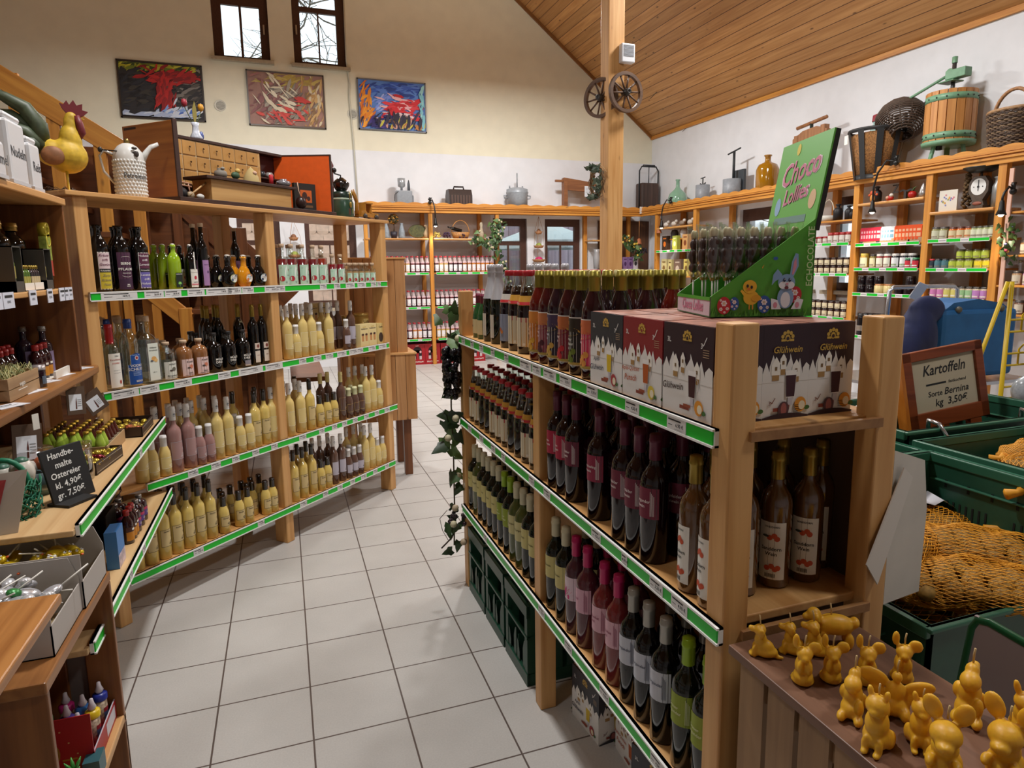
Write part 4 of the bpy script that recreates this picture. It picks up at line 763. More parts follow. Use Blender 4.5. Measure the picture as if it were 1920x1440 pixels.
def gluhl(c0, c1, tx, ct, fr):
    def f(b, r, h):
        b.rect(-1.8*r, 1.8*r, .09*h, .56*h, PAPER, r); b.rect(-1.75*r, 1.75*r, .10*h, .55*h, M(c1, .5), r, L=2); b.rect(-1.75*r, 1.75*r, .42*h, .55*h, M(c0, .5), r, L=3); b.disc(.2*r, .42*h, 1.3*r, .045*h, M('#c9a33a', .5), r, L=4, n=20); b.disc(.2*r, .405*h, 1.3*r, .04*h, M(c1, .5), r, L=5, n=20)
        b.text('BEEZ', .1*r, .50*h, .012, M('#d9882a', .5), r, L=5)
        for i, s in enumerate(tx): b.text(s, .1*r, .345*h-.014*i, .0125, M(ct, .5), r, L=6)
        for k, (x, z) in enumerate(((.5, .2), (.9, .23), (.7, .15), (.2, .16))): b.disc(x*r, z*h, .010, .010, M(fr, .5), r, L=6+k)
        b.rect(-1.75*r, 1.75*r, .10*h, .125*h, M('#b39a4a', .5), r, L=8)
    return f
gk = lambda body, *a: bottle('mulled_wine_bottle', .039, .318, P_GLUH, gl(body), (OLGOLD, .80, .45, 'cap'), gluhl(*a))
G = [gk('#5a1410', '#d98a3a', '#c9782e', ('Apfel', 'Wein'), '#f0d9b0', '#d9a43a'), gk('#3c0d12', '#c97a4a', '#8a3a48', ('Beeren', 'Wein'), '#f0d9d9', '#4a1a2a'), gk('#22101a', '#4a3a5a', '#2a2236', ('Pflaumen', 'Wein'), '#e0dcea', '#caa04a'), gk('#330c12', '#c06a3a', '#7a1a2a', ('Erdbeer', 'Wein'), '#f0dede', '#c22a34'), gk('#1a0a10', '#2c241a', '#1c1a16', ('Schwarzer', 'Johannisbeer', 'Wein'), '#dfe0d2', '#6a7a2a'), gk('#2a0d14', '#d9744a', '#d0385a', ('Rosé',), '#f4dfe2', '#e29a4a')]
for pr, y, nm in zip(G, (2.24, 2.149, 2.063, 1.971, 1.882, 1.792), ('orange', 'berry red', 'plum blue', 'strawberry red', 'black', 'pink')): onR(pr, [y], .862, zr1, 'gold-capped fruit wine, %s label' % nm, T1, jit=.03, off=-.45, grp='gold-capped fruit wines')
for j, x in enumerate((.952, 1.042, 1.132, 1.215)):
    for k, y in enumerate((2.245, 2.155, 2.065, 1.975, 1.885, 1.795)): onR(G[(k*2+j) % 6], [y], x, zr1, 'gold-capped fruit wine bottle', T1, ('second row', 'third row', 'fourth row', 'rear row')[j], off=-.3, grp='gold-capped fruit wines')
def dix(b, r, h):
    b.rect(-1.6*r, 1.6*r, .09*h, .44*h, M('#d8cbb0', .6), r); b.rect(.9*r, 1.45*r, .09*h, .44*h, M('#c08c2c', .55), r, L=2); b.rect(.9*r, 1.45*r, .385*h, .44*h, M('#b0202c', .55), r, L=3); b.disc(1.2*r, .12*h, .005, .006, PAPER, r, L=4)
    q = r*.77; V = [(.94, .585), (.70, .70)]
    b.lathe([(r*.95, .585*h), (r*.83, .645*h), (r*.735, .70*h)], M('#c99434', .5), 18); b.lathe([(r*.965, .592*h), (r*.885, .628*h)], M('#bd2c30', .5), 18); b.text('DIXILA', .15*r, .609*h, .0145, PAPER, r*.945, L=3)
def rcap(o, r, h): b = MB(); b.lathe([(r*.43, .93*h), (r*.47, .932*h), (r*.47, .99*h), (r*.42, h), (0, h)], M('#b31e2a', .4), 18); b.build('screw_cap', o, link=False); b = MB(); b.lathe([(r*.70, .74*h), (r*.455, .875*h), (r*.41, .93*h)], CLR2, 18); b.build('clear_neck', o, link=False)
P_DIX = [(0, .02), (.9, 0), (1, .015), (1, .50), (.945, .575), (.68, .73), (.5, .80), (.3, .81), (0, .81)]
dxT = bottle('juice_bottle', .044, .318, P_DIX, gl('#1e0d0c'), None, dix, rcap); dxS = bottle('juice_bottle', .038, .272, P_DIX, gl('#1a0f0e'), None, dix, rcap)
dxN = bottle('juice_bottle', .038, .272, P_DIX, gl('#201811'), None, lambda b, r, h: (b.lathe([(r*.95, .585*h), (r*.83, .645*h), (r*.735, .70*h)], M('#c99434', .5), 18), b.lathe([(r*.965, .592*h), (r*.885, .628*h)], M('#bd2c30', .5), 18), b.text('DIXILA', .15*r, .609*h, .0125, PAPER, r*.945, L=3)), rcap)
def dixb(b, r, h): b.rect(-1.6*r, 1.6*r, .09*h, .44*h, M('#8d93a8', .6), r); b.disc(.5*r, .24*h, .008, .008, M('#b5532e', .5), r, L=3); b.disc(.7*r, .21*h, .008, .008, M('#c97a3a', .5), r, L=4); b.lathe([(r*.95, .585*h), (r*.83, .645*h), (r*.735, .70*h)], M('#c9c2b8', .5), 18); b.lathe([(r*.965, .592*h), (r*.885, .628*h)], M('#bd2c30', .5), 18)
dxB = bottle('juice_bottle', .044, .318, P_DIX, gl('#180d14'), None, dixb, rcap)
onR(dxT, [2.425, 2.535], .885, zr1, 'red-capped juice bottle, yellow neck label', T1, jit=.05, off=-.35, grp='red-capped juice bottles'); onR(dxB, [2.645], .885, zr1, 'red-capped juice bottle, blue label', T1, off=-.35, grp='red-capped juice bottles')
for j, x in enumerate((.985, 1.085, 1.185)): onR(dxT, [2.36, 2.46, 2.56, 2.66], x, zr1, 'red-capped juice bottle', T1, ('second row', 'third row', 'rear row')[j], off=-.3, grp='red-capped juice bottles')
FOIL = M('#b9b8bc', .35, .3)
def foil(o, r, h): b = MB(); b.lathe([(r*.93, .56*h), (r*.74, .645*h), (r*.52, .745*h), (r*.43, .82*h), (r*.40, .88*h), (r*.46, .89*h), (r*.40, .905*h), (r*.42, .93*h), (r*.46, .95*h), (r*.44, .985*h), (r*.3, h), (0, h)], FOIL, 18); b.build('foil_capsule', o, link=False)
sk = bottle('sparkling_wine_bottle', .042, .345, P_SEKT, DKGRN, None, lambda b, r, h: (b.rect(-1.1*r, .75*r, .08*h, .37*h, M('#cfc4b4', .6), r), b.text('Sekt', -.3*r, .24*h, .014, M('#a39683', .6), r, L=3)), foil)
onR(sk, [2.79, 2.905], .885, zr1, 'sparkling wine with silver foil', T1, off=-.2, jit=.05, grp='sparkling wines'); onR(sk, [2.76, 2.87, 2.98], 1.10, zr1, 'sparkling wine with silver foil', T1, 'behind', grp='sparkling wines'); onR(sk, [2.8, 2.92], 1.2, zr1, 'sparkling wine with silver foil', T1, 'rear row', grp='sparkling wines')
pic = bottle('sparkling_wine_bottle', .030, .21, P_SEKT, gl('#1f4a24'), (M('#6d1230', .4), .74, .44, 'cap'), lambda b, r, h: (b.rect(-1.2*r, 1.2*r, .1*h, .42*h, M('#cdb98a', .6), r), b.rect(-.3*r, 0, .25*h, .29*h, INK, r, L=3)))
onR(pic, [3.01, 3.09], .875, zr1, 'piccolo bottle with burgundy capsule', T1, grp='sparkling wines')
ros = bottle('liqueur_bottle', .032, .18, P_JUICE, CLR2, (M('#c46a3a', .4), .95, .42, 'cork'), lambda b, r, h: b.rect(-1.2*r, 1.2*r, .04*h, .78*h, M('#d9c9cf', .6), r)); onR(ros, [3.15], .90, zr1, 'small clear bottle with pinkish wrap', T1, grp='sparkling wines')
# mulled wine bag-in-box cartons
def gbox(c, drink, name, small, fruit):
    w, d, h = .192, .124, .204; b = MB(); cm = M(c, .45); wh = M('#e6e3df', .5); gd = M('#c9a348', .4); b.box(-w/2, w/2, -d/2, d/2, 0, h, cm)
    b.box(-w/2+.004, w/2-.004, -d/2+.004, d/2-.004, h, h+.0012, M('#9b6a5a', .5, nz=.5, scale=18))
    for T, hw, side in ((None, w/2, 0), (TR(rz=PI/2), d/2, 1), (TR(rz=PI), w/2, 0), (TR(rz=-PI/2), d/2, 1)):
        y = -(w/2 if side else d/2); s = hw/.096
        b.rect(-hw, hw, .0, .095 if not side else .085, wh, y0=y, T=T)
        xs = [-hw+2*hw*k/14 for k in range(15)]; zs = [.10, .125, .115, .14, .128, .105, .135, .112, .142, .118, .10, .13, .108, .12, .125]
        for k in range(14): b.shape([(xs[k], .08), (xs[k+1], .08), (xs[k+1], zs[k+1]-.012*(k % 2)), (xs[k], zs[k])], wh, y0=y, L=2, T=T)
        for x, z, q in ((-.45, .118, 1), (.42, .112, .9), (-.15, .13, .7)):
            x *= hw; b.shape([(x-.012*q, z-.022), (x+.012*q, z-.022), (x+.012*q, z), (x, z+.018*q), (x-.012*q, z)], M('#f3efe6', .5), y0=y, L=4, T=T); b.rect(x-.009*q, x+.009*q, z-.034, z-.022, M('#a9834f', .5), y0=y, L=4, T=T); b.rect(x-.003, x+.003, z-.012, z-.004, M('#7d6340', .5), y0=y, L=5, T=T)
        for k in range(5): a = PI*(.1+.2*k); b.disc(-.0+.014*math.cos(a), h-.030+.014*math.sin(a), .0045, .0045, gd, y0=y, L=2, T=T, n=8)
        b.disc(0, h-.029, .007, .0075, gd, y0=y, L=2, T=T); b.disc(0, h-.030, .004, .004, cm, y0=y, L=3, T=T); b.rect(-.017, -.005, h-.036, h-.031, gd, y0=y, L=2, T=T); b.rect(.005, .017, h-.036, h-.031, gd, y0=y, L=2, T=T)
        mx = .25*hw if not side else .2*hw; gx = M('#f4f1ee', .4)
        b.shape([(mx-.012, .045), (mx+.012, .045), (mx+.015, .105), (mx-.015, .105)], gx, y0=y, L=6, T=T); b.shape([(mx-.011, .047), (mx+.011, .047), (mx+.0138, .094), (mx-.0138, .094)], M(drink, .4), y0=y, L=7, T=T); b.rect(mx-.006, mx+.006, .028, .045, M('#c9c4cc', .4), y0=y, L=6, T=T)
        for k in range(3): stroke(b, [(mx+.015+.010*math.cos(a), .075+.014*math.sin(a)) for a in (1.4, .8, 0, -.8, -1.4)], .0016, M('#cfccd2', .4), y0=y, L=6, T=T) if k == 0 and not side else None
        fx = mx+.028; b.disc(fx, .028, .016, .017, M(fruit, .5), y0=y, L=8, T=T); b.disc(fx+.004, .026, .009, .010, M('#efe3c4', .5), y0=y, L=9, T=T); b.disc(fx+.018, .02, .008, .005, M('#3f6b2e', .5), y0=y, L=8, T=T)
        b.rect(mx-.045, mx-.008, .016, .024, M('#8a3a26', .5), y0=y, L=8, T=T); b.rect(mx-.03, mx-.002, .022, .029, M('#9c4a30', .5), y0=y, L=9, T=T)
        if side:
            b.text('Glühwein' if name[-1] == 'Glühwein' else name[-1], .0, .150, .020, gd, y0=y, L=8, T=T, shear=.25); b.disc(-.005, .0205, .015, .017, M('#5a3a40', .5), y0=y, L=10, T=T); b.disc(-.005, .0205, .008, .014, M('#a5605c', .5), y0=y, L=11, T=T)
            b.text('3', -.042, .035, .012, M('#7a3a24', .5), y0=y, L=8, T=T); stroke(b, [(-.040, .038), (-.036, .034), (-.028, .046)], .0018, M('#7a3a24', .5), y0=y, L=8, T=T)
            b.shape([(-hw, 0), (hw, 0), (hw, .004), (.5*hw, .010), (0, .012), (-.5*hw, .010), (-hw, .004)], cm, y0=y, L=12, T=T)
            for k in range(4): b.rect(.022, .046, .026-.004*k, .0275-.004*k, GREY, y0=y, L=8, T=T)
        else:
            for i, s_ in enumerate(name): b.text(s_, -.052, .062-.024*i+.012*(len(name)-1), .022 if i == len(name)-1 else .016, M(small, .5), y0=y, L=8, T=T, shear=.2, rot=.06)
            b.text('3L', -.072, h-.038, .016, wh, y0=y, L=3, T=T); b.text('3', .055, h-.042, .016, wh, y0=y, L=3, T=T); stroke(b, [(.056, h-.036), (.061, h-.041), (.073, h-.022)], .0022, wh, y0=y, L=3, T=T)
            for k in range(4): b.rect(.06, .082, h-.05-.005*k, h-.0485-.005*k, M('#b79a7a', .5), y0=y, L=3, T=T)
    return proto(b.build('mulled_wine_carton', link=False))
gbP = gbox('#2e1824', '#3c1220', ('Glühwein',), '#3a2018', '#e2962e'); gbR = gbox('#8a1f26', '#b5561e', ('Apfel-Quitten', 'Punsch'), '#b5562e', '#d9c03a'); gbK = gbox('#2b2d36', '#d9b81e', ('Apfel-', 'Glühwein'), '#3a3c4c', '#a8343a')
for i in range(3):
    for pr, y, nm in ((gbP, 1.242, 'purple'), (gbR, 1.440, 'red'), (gbK, 1.636, 'dark blue')): REG.append((put_raw(pr, (.884+.126*i, y+.002*i, zr1), RZ), nm+' mulled wine carton', T1, ('in front', 'second row', 'rear row')[i], 'mulled wine cartons', 'carton'))
# middle shelf
for k, y in enumerate((3.125, 3.04, 2.955, 2.87, 2.785, 2.70, 2.615, 2.53, 2.445, 2.36)):
    onR(dxN if k in (2, 3, 7, 8) else dxS, [y], .865, zr2, 'red-capped juice bottle', T2, off=-.35, jit=.08, grp='red-capped juice bottles'); onR(dxS, [y+.03], .95, zr2, 'red-capped juice bottle', T2, 'second row', grp='red-capped juice bottles'); onR(dxS, [y], 1.04, zr2, 'red-capped juice bottle', T2, 'third row', grp='red-capped juice bottles')
onR(dxS, [2.27], .865, zr2, 'red-capped juice bottle', T2, off=-.35, grp='red-capped juice bottles')
rd = 'red wine with burgundy capsule'
for pr, y in ((w_red, 2.06), (w_red, 1.982), (w_dor, 1.904), (w_sch, 1.735), (w_dor, 1.578), (w_dor, 1.499), (w_bgd, 1.42)): onR(pr, [y], .855, zr2, rd, T2, off=-.42, jit=.06, grp='red wines')
for j, x in enumerate((.94, 1.025, 1.11)): onR(w_bare if j else w_dor, [2.03, 1.94, 1.86, 1.77, 1.69, 1.60, 1.52, 1.43][:8 if j < 2 else 6], x, zr2, rd, T2, ('second row', 'third row', 'rear row')[j], grp='red wines')
sdl = 'amber gold-capped wine'
onR(sd, [1.248, 1.168], .858, zr2, sdl, T2, off=-.25, jit=.03, grp='amber wines')
for x, y, row in ((.955, 1.20, 'second row'), (1.052, 1.205, 'third row'), (1.14, 1.20, 'rear row'), (.95, 1.30, 'second row'), (1.05, 1.30, 'third row'), (1.145, 1.295, 'rear row'), (1.225, 1.25, 'rear row')): onR(sd, [y], x, zr2, sdl, T2, row, off=.72 if y < 1.22 else .5, jit=.1, grp='amber wines')
# lowest shelf
for k, y in enumerate((3.15, 3.07, 2.99, 2.91, 2.83, 2.75, 2.667, 2.585, 2.505, 2.425, 2.345)):
    if k in (6, 7): onR(w_grn, [y], .857, zr3, 'white wine with lime capsule', T3, off=-.35, grp='white wines')
    else: onR(w_wht2 if k in (1, 8, 9) else w_wht, [y], .857, zr3, 'white wine with cream capsule', T3, off=-.35, grp='white wines')
    if k < 9: onR(w_wht, [y-.03], .95, zr3, 'white wine with cream capsule', T3, 'second row', grp='white wines')
onR(w_wht, [2.262], .857, zr3, 'white wine with cream capsule', T3, off=-.35, grp='white wines')
onR(w_wht, [2.085, 1.995], .857, zr3, 'white wine beside middle post', T3, off=-.35, grp='white wines'); onR(w_wht, [2.03, 1.94], .95, zr3, 'white wine beside middle post', T3, 'second row', grp='white wines')
onR(w_flo, [1.908], .857, zr3, 'rosé with pink flower label', T3, off=-.35, grp='rosé wines'); onR(w_pnk, [1.82], .857, zr3, 'dark rosé with pink label', T3, off=-.35, grp='rosé wines'); onR(w_pnk2, [1.70, 1.61], .857, zr3, 'bright rosé with pink label', T3, off=-.35, grp='rosé wines')
onR(w_pnk, [1.86, 1.76, 1.66], .95, zr3, 'rosé with magenta capsule', T3, 'second row', grp='rosé wines'); onR(w_sil, [1.523, 1.44, 1.355], .857, zr3, 'dark wine with silver capsule', T3, off=-.35, grp='silver-capped wines'); onR(w_sil, [1.48, 1.40, 1.32, 1.23], .95, zr3, 'dark wine with silver capsule', T3, 'second row', grp='silver-capped wines')
onR(w_grn, [1.255, 1.17], .857, zr3, 'lime-capped wine beside front post', T3, off=-.4, grp='white wines')
# floor level: green crates and cartons
def gcrate():
    b = MB(); g = M('#16402f', .4); W, D, H = .27, .38, .34; cp = g
    b.box(-W/2, W/2, -D/2, D/2, 0, .02, M('#1e5c46', .4)); rl = lambda z0, z1, o=0: (b.box(-W/2-o, W/2+o, -D/2-o, -D/2+.012, z0, z1, cp), b.box(-W/2-o, W/2+o, D/2-.012, D/2+o, z0, z1, cp), b.box(-W/2-o, -W/2+.012, -D/2, D/2, z0, z1, cp), b.box(W/2-.012, W/2+o, -D/2, D/2, z0, z1, cp))
    rl(.0, .05, .003); rl(H-.05, H, .003); rl(.20, .21, .003)
    for x in (-1, 1):
        for y in (-1, 1): b.box(x*W/2-.03 if x > 0 else x*W/2, x*W/2 if x > 0 else x*W/2+.03, y*D/2-.05 if y > 0 else y*D/2, y*D/2 if y > 0 else y*D/2+.05, .0, H, cp)
    for x in (-.055, .055):
        b.shape([(x-.05, .05), (x-.02, .05), (x-.02, .09), (x-.035, .13), (x-.05, .14)], cp, y0=-D/2+.002, L=0); b.shape([(x+.05, .05), (x+.02, .05), (x+.02, .13), (x+.035, .17), (x+.05, .18)], cp, y0=-D/2+.002, L=0)
    for s in (-1, 1):
        for y in (-.12, -.06, 0, .06, .12): b.box(s*(W/2-.012) if s > 0 else -W/2, s*W/2 if s > 0 else -W/2+.012, y-.02, y+.02, .05, H-.05, cp)
    b.box(-.004, .004, -D/2+.01, D/2-.01, .02, .15, cp); return proto(b.build('bottle_crate', link=False))
gc = gcrate()
for i, y in enumerate((3.02, 2.72, 2.42)): REG.append((put_raw(gc, (1.005, y, 0), RZ), 'dark green bottle crate under the wine stand', '', '', 'green bottle crates', 'crate'))
for x, y, rz, pr, nm in ((.985, 1.985, RZ+.08, gbK, 'dark blue carton on the floor beside the middle post'), (1.04, 1.76, RZ-.05, gbR, 'red carton on the floor under the wine stand'), (1.0, 1.55, RZ+.25, gbK, 'dark blue carton on the floor near the front post'), (1.02, 1.34, RZ+.1, gbP, 'purple carton on the floor near the front post')):
    o = put_raw(pr, (x, y, 0), rz); tag(o, 'mulled wine '+nm, 'carton', 'cartons under the wine stand')
    
# ================================================================ things standing on the diagonal stand and on the left cabinet
LT_ = 1.983
def T0(name, loc, rz, label, cat, group=None): return tag(empty(name, loc, rz), label, cat, group)
# rooster
e = T0('rooster_figure', L.w(-.035, .09, LT_), .26, 'yellow painted rooster figure with green tail on the diagonal stand', 'figurine'); e.scale = (.86, .86, .86)
ry = M('#c9a52c', .55, nz=.25, scale=25); me = blob([((.03, 0, .175), (.088, .07, .085)), ((-.03, 0, .185), (.07, .06, .065)), ((.05, 0, .25), (.05, .048, .08)), ((.055, 0, .32), (.03, .03, .065)), ((.062, 0, .36), (.028, .026, .03)), ((-.075, 0, .225), (.05, .035, .05))], ry, .006, 'body'); me_obj('body', me, e)
gr = M('#3f4a33', .5, nz=.35, scale=30)
for pts, rr in (([(-.07, 0, .22), (-.075, 0, .31), (-.12, 0, .385), (-.19, .0, .425), (-.285, 0, .475)], [.04, .042, .036, .026, .006]), ([(-.07, .02, .21), (-.11, .02, .30), (-.18, .025, .345), (-.25, .03, .345), (-.30, .03, .31)], [.035, .036, .034, .03, .01]), ([(-.07, -.02, .2), (-.13, -.02, .27), (-.19, -.025, .29), (-.24, -.03, .275), (-.265, -.03, .24)], [.034, .034, .03, .026, .008]), ([(-.06, -.01, .19), (-.11, -.03, .22), (-.17, -.03, .235), (-.2, -.03, .21)], [.035, .035, .03, .012])):
    b = MB(); b.tube(pts, rr, gr, 10); b.build('tail_feather', e)
cr = M('#6e2027', .5); b = MB(); pts = [(.03, .40), (.02, .425), (.035, .42), (.05, .44), (.06, .42), (.078, .445), (.09, .42), (.115, .43), (.112, .40), (.135, .395), (.115, .375), (.095, .365), (.07, .37), (.05, .375)]
b.prism(pts, -.01, .01, cr, TR(0, 0, 0, rx=PI/2)); b.build('comb', e)
b = MB(); b.tube([(.085, -.012, .37), (.095, -.014, .33), (.10, -.014, .29), (.092, -.012, .26)], [.014, .017, .018, .006], cr, 10); b.tube([(.085, .012, .37), (.095, .014, .33), (.095, .014, .29)], [.012, .014, .006], cr, 10); b.build('wattle', e)
b = MB(); b.tube([(.09, 0, .362), (.118, 0, .358)], [.012, .001], M('#d9b01e', .4), 8); b.build('beak', e); b = MB(); b.ball((-.03, -.062, .165), (.05, .02, .045), M('#8a5a36', .6, nz=.3)); b.build('wing', e)
for y in (-.022, .022): b = MB(); b.tube([(.02, y, .10), (.02, y, .008), (.055, y, .004)], [.006, .005, .004], M('#c9a42a', .5), 7); b.tube([(.02, y, .008), (.045, y+.02, .004)], .004, M('#c9a42a', .5), 6); b.build('leg', e)
b = MB(); 
for k in range(60): a = RND.uniform(0, 2*PI); r_ = RND.uniform(.03, .07); b.tube([(r_*math.cos(a), r_*math.sin(a), RND.uniform(.005, .03)), (r_*math.cos(a+1), r_*math.sin(a+1), RND.uniform(.01, .045)), (r_*math.cos(a+2), r_*math.sin(a+2), RND.uniform(.005, .03))], .002, M('#4a3322', .8), 4)
tag(b.build('straw_nest', loc=L.w(.07, .30, LT_)), 'dark straw nest behind the rooster figure', 'nest')
# enamel jug
e = T0('enamel_jug', L.w(.295, .12, LT_), LA-.55, 'white honeycomb enamel jug with brass knob beside the drawer cabinet', 'jug'); en = M('#d5d3ce', .3, nz=.06, scale=20)
b = MB(); b.lathe([(0, 0), (.085, 0), (.088, .01), (.088, .185), (.08, .215), (.055, .24), (.03, .252), (0, .255)], en, 28)
for i in range(10):
    for k in range(28): a = 2*PI*(k+.5*(i % 2))/28; b.ball((.0865*math.cos(a), .0865*math.sin(a), .02+i*.0165), (.0085, .0085, .008), en, 6, 4)
b.build('body', e); b = MB(); b.lathe([(0, .25), (.012, .252), (.018, .262), (.012, .272), (.006, .276), (0, .277)], M('#8a7440', .35, .7), 14); b.build('knob', e)
b = MB(); b.tube([(-.08, 0, .20), (-.13, 0, .215), (-.155, 0, .19), (-.14, 0, .12), (-.08, 0, .06)], .007, M('#c9c4bd', .25, .3), 8); b.build('handle', e); b = MB(); b.tube([(.075, 0, .18), (.10, 0, .215), (.13, 0, .245), (.175, 0, .262)], [.02, .016, .012, .009], en, 10); b.build('spout', e)
b = MB(); b.tube([(-.15, -.02, .215), (.04, -.085, .205)], .003, M('#2a2522', .5), 6); b.ball((-.15, -.02, .215), .013, M('#1c1a19', .4)); b.ball((.04, -.086, .20), (.014, .006, .014), M('#3a332f', .4)); b.ball((.03, -.084, .225), (.016, .008, .007), M('#3a332f', .4)); b.build('clamp_bar', e)
b = MB(); b.text('Petroleum', .03, .10, .034, M('#3f4145', .5), .0955, L=2); b.build('lettering', e); e.scale = (.74, .74, 1)
# drawer cabinet of a toy shop
e = T0('drawer_cabinet', L.w(0, 0, LT_), LA, 'old toy-shop drawer cabinet with open orange panel on the diagonal stand', 'cabinet')
dkb = M('#3b231b', .5, nz=.2); cp_ = wood('#8a4d1e', '#a9662c', 'x', .4, .4); lp = wood('#b98a50', '#d0a468', 'x', .45, .3)
cb = lambda nm, a, mt, bv=.002, rz=0, loc=None: MB().box(*a, mt).build(nm, e, loc=loc, rz=rz, bev=bv)
cb('base', (.46, 1.60, 0, .40, 0, .022), dkb); cb('side_panel', (.47, .485, .02, .39, .022, .385), wood('#9a5a22', '#b97632', 'y', .35, .9)); cb('side_edge', (.463, .487, .012, .022, .022, .39), dkb)
cb('back_panel', (.485, 1.45, .355, .37, .022, .37), dkb); cb('cornice', (.47, 1.45, .285, .38, .362, .378), dkb); cb('divider', (1.255, 1.27, .29, .36, .1, .362), lp); cb('pot_shelf', (1.27, 1.45, .29, .36, .215, .225), dkb); cb('inner_panel', (1.27, 1.45, .345, .355, .13, .362), M('#4a1512', .6))
o = MB().box(0, .36, -.006, .006, .022, .37, M('#d9560f', .5, nz=.06)).build('orange_panel', e, loc=(1.44, .345, 0), rz=math.atan2(-.325, .14)); fr_ = MB(); fr_.box(0, .362, -.008, .008, .37, .378, dkb); fr_.box(.355, .365, -.008, .008, .022, .378, dkb); fr_.build('panel_edge', o)
cb('drawer_frame', (.64, 1.255, .292, .35, .12, .36), M('#c9b793', .6), 0)
dw = M('#b88748', .5, nz=.12, scale=8)
for r_ in range(3):
    for k in range(7):
        x0 = .643+k*.0876; z0 = .125+r_*.079
        o = MB().box(x0, x0+.081, .286, .30, z0, z0+.072, dw).build('drawer', e, bev=.002); b = MB(); b.ball((x0+.04, .278, z0+.042), .005, M('#5a4020', .35, .6), 8, 6); b.build('knob', o)
cb('counter', (.70, 1.27, .06, .20, .022, .135), lp); cb('counter_top', (.66, 1.30, .04, .22, .135, .15), dkb); cb('low_drawer_row', (.50, .70, .30, .34, .03, .10), dw)
W = lambda t, d, z: L.w(t, d, LT_+z)
for x, r_, lb, c1, c2 in ((.80, 0, 'small grey clay pot figure on the toy-shop counter', '#7d766c', '#8d867b'), (.90, 1, 'small green and yellow bird figure on the toy-shop counter', '#39553a', '#c9a65a'), (1.01, 2, 'straw-haired gnome figure on the toy-shop counter', '#8a8880', '#b39c68')):
    e2 = T0('figurine', W(x, .10, .151), LA, lb, 'figurine', 'tiny figures on the toy-shop counter'); b = MB()
    if r_ == 0: b.lathe([(0, 0), (.028, 0), (.034, .02), (.03, .035), (.015, .045), (.018, .052), (0, .055)], M(c1, .7), 14)
    elif r_ == 1: b.ball((0, 0, .026), (.026, .018, .02), M(c1, .6)); b.tube([(-.005, 0, 0), (-.005, 0, .01)], .003, INK, 5); b.tube([(.008, 0, 0), (.008, 0, .01)], .003, INK, 5)
    else: b.lathe([(.045, .0), (.04, .03), (.02, .065), (.006, .08), (0, .085)], M(c2, .8), 14)
    b.build('body', e2); b = MB()
    if r_ == 0: b.ball((0, -.02, .05), (.012, .008, .008), M(c2, .7))
    elif r_ == 1: b.ball((.018, 0, .052), (.015, .013, .014), M(c2, .6)); b.tube([(.032, 0, .05), (.042, 0, .048)], [.004, .001], M('#b5762c', .5), 6)
    else: b.ball((0, -.025, .022), (.022, .014, .022), M(c1, .8)); b.ball((0, -.03, .05), (.013, .01, .011), M('#caa48a', .6))
    b.build('head', e2)
e2 = T0('tulip_vase', W(.86, .33, .379), LA, 'blue and white vase with two wooden tulips on the drawer cabinet', 'vase'); b = MB(); b.lathe([(0, 0), (.03, 0), (.034, .01), (.02, .035), (.016, .07), (.022, .09), (.018, .09), (0, .08)], M('#c9cdd8', .25, nz=.25, scale=50), 14); b.ball((.035, 0, .025), (.014, .012, .025), M('#4a5a94', .3)); b.build('vase', e2)
for dx, c, h in ((-.06, '#a02a3a', .165), (.045, '#d2962c', .16)):
    b = MB(); b.tube([(0, 0, .07), (dx*.6, 0, .12), (dx, 0, h)], .0025, M('#4a5a34', .6), 5); b.lathe([(0, -.005), (.013, .005), (.016, .02), (.012, .035), (0, .04)], M(c, .5), 8, TR(dx, 0, h)); b.build('tulip', e2)
b = MB(); b.prism([(0, .08), (.016, .13), (.014, .17), (.005, .205), (-.012, .16), (-.012, .12)], -.001, .001, M('#8a7d3c', .6), TR(rx=PI/2)); b.build('leaf', e2)
b = MB(); b.lathe([(0, 0), (.012, 0), (.012, .06), (.009, .064), (0, .064)], M('#c22a35', .4), 12); tag(b.build('candle', loc=W(1.18, .12, .151)), 'short red candle on the toy-shop counter', 'candle')
b = MB(); b.lathe([(0, 0), (.03, 0), (.044, .018), (.036, .032), (.018, .036), (.022, .042), (0, .045)], M('#8f8b90', .25, .4), 16); b.ball((-.045, 0, .022), (.012, .005, .006), M('#8f8b90', .25, .4), 8, 6); b.ball((.045, 0, .022), (.012, .005, .006), M('#8f8b90', .25, .4), 8, 6); tag(b.build('pewter_bowl', loc=W(1.245, .09, .151), rz=LA), 'small pewter bowl at the end of the toy-shop counter', 'bowl')
for i, z in enumerate((.226, .281)): b = MB(); b.lathe([(0, 0), (.02, 0), (.026, .018), (.016, .034), (0, .036)], M('#a6a29e' if i == 0 else '#3c3c40', .3, .3), 12); tag(b.build('tiny_pot', loc=W(1.36 if i == 0 else 1.30, .31, .226), rz=LA), ('pale tiny pot' if i == 0 else 'dark tiny pot')+' on the little shelf of the drawer cabinet', 'pot')
e2 = T0('book', W(1.425, .10, .023), LA-.25, 'black book with an orange picture leaning by the orange panel', 'book'); b = MB(); b.box(-.075, .075, -.012, .012, 0, .165, M('#241d18', .5)); b.build('cover', e2); b = MB(); b.rect(-.035, .045, .05, .125, M('#c25a1e', .5), y0=-.012); b.disc(-.005, .09, .018, .024, M('#3a1c10', .6), y0=-.012, L=3); b.disc(.022, .075, .012, .014, M('#3a1c10', .6), y0=-.012, L=3); b.rect(-.04, .05, .02, .034, M('#6d4a2c', .5), y0=-.012); b.build('picture', e2)
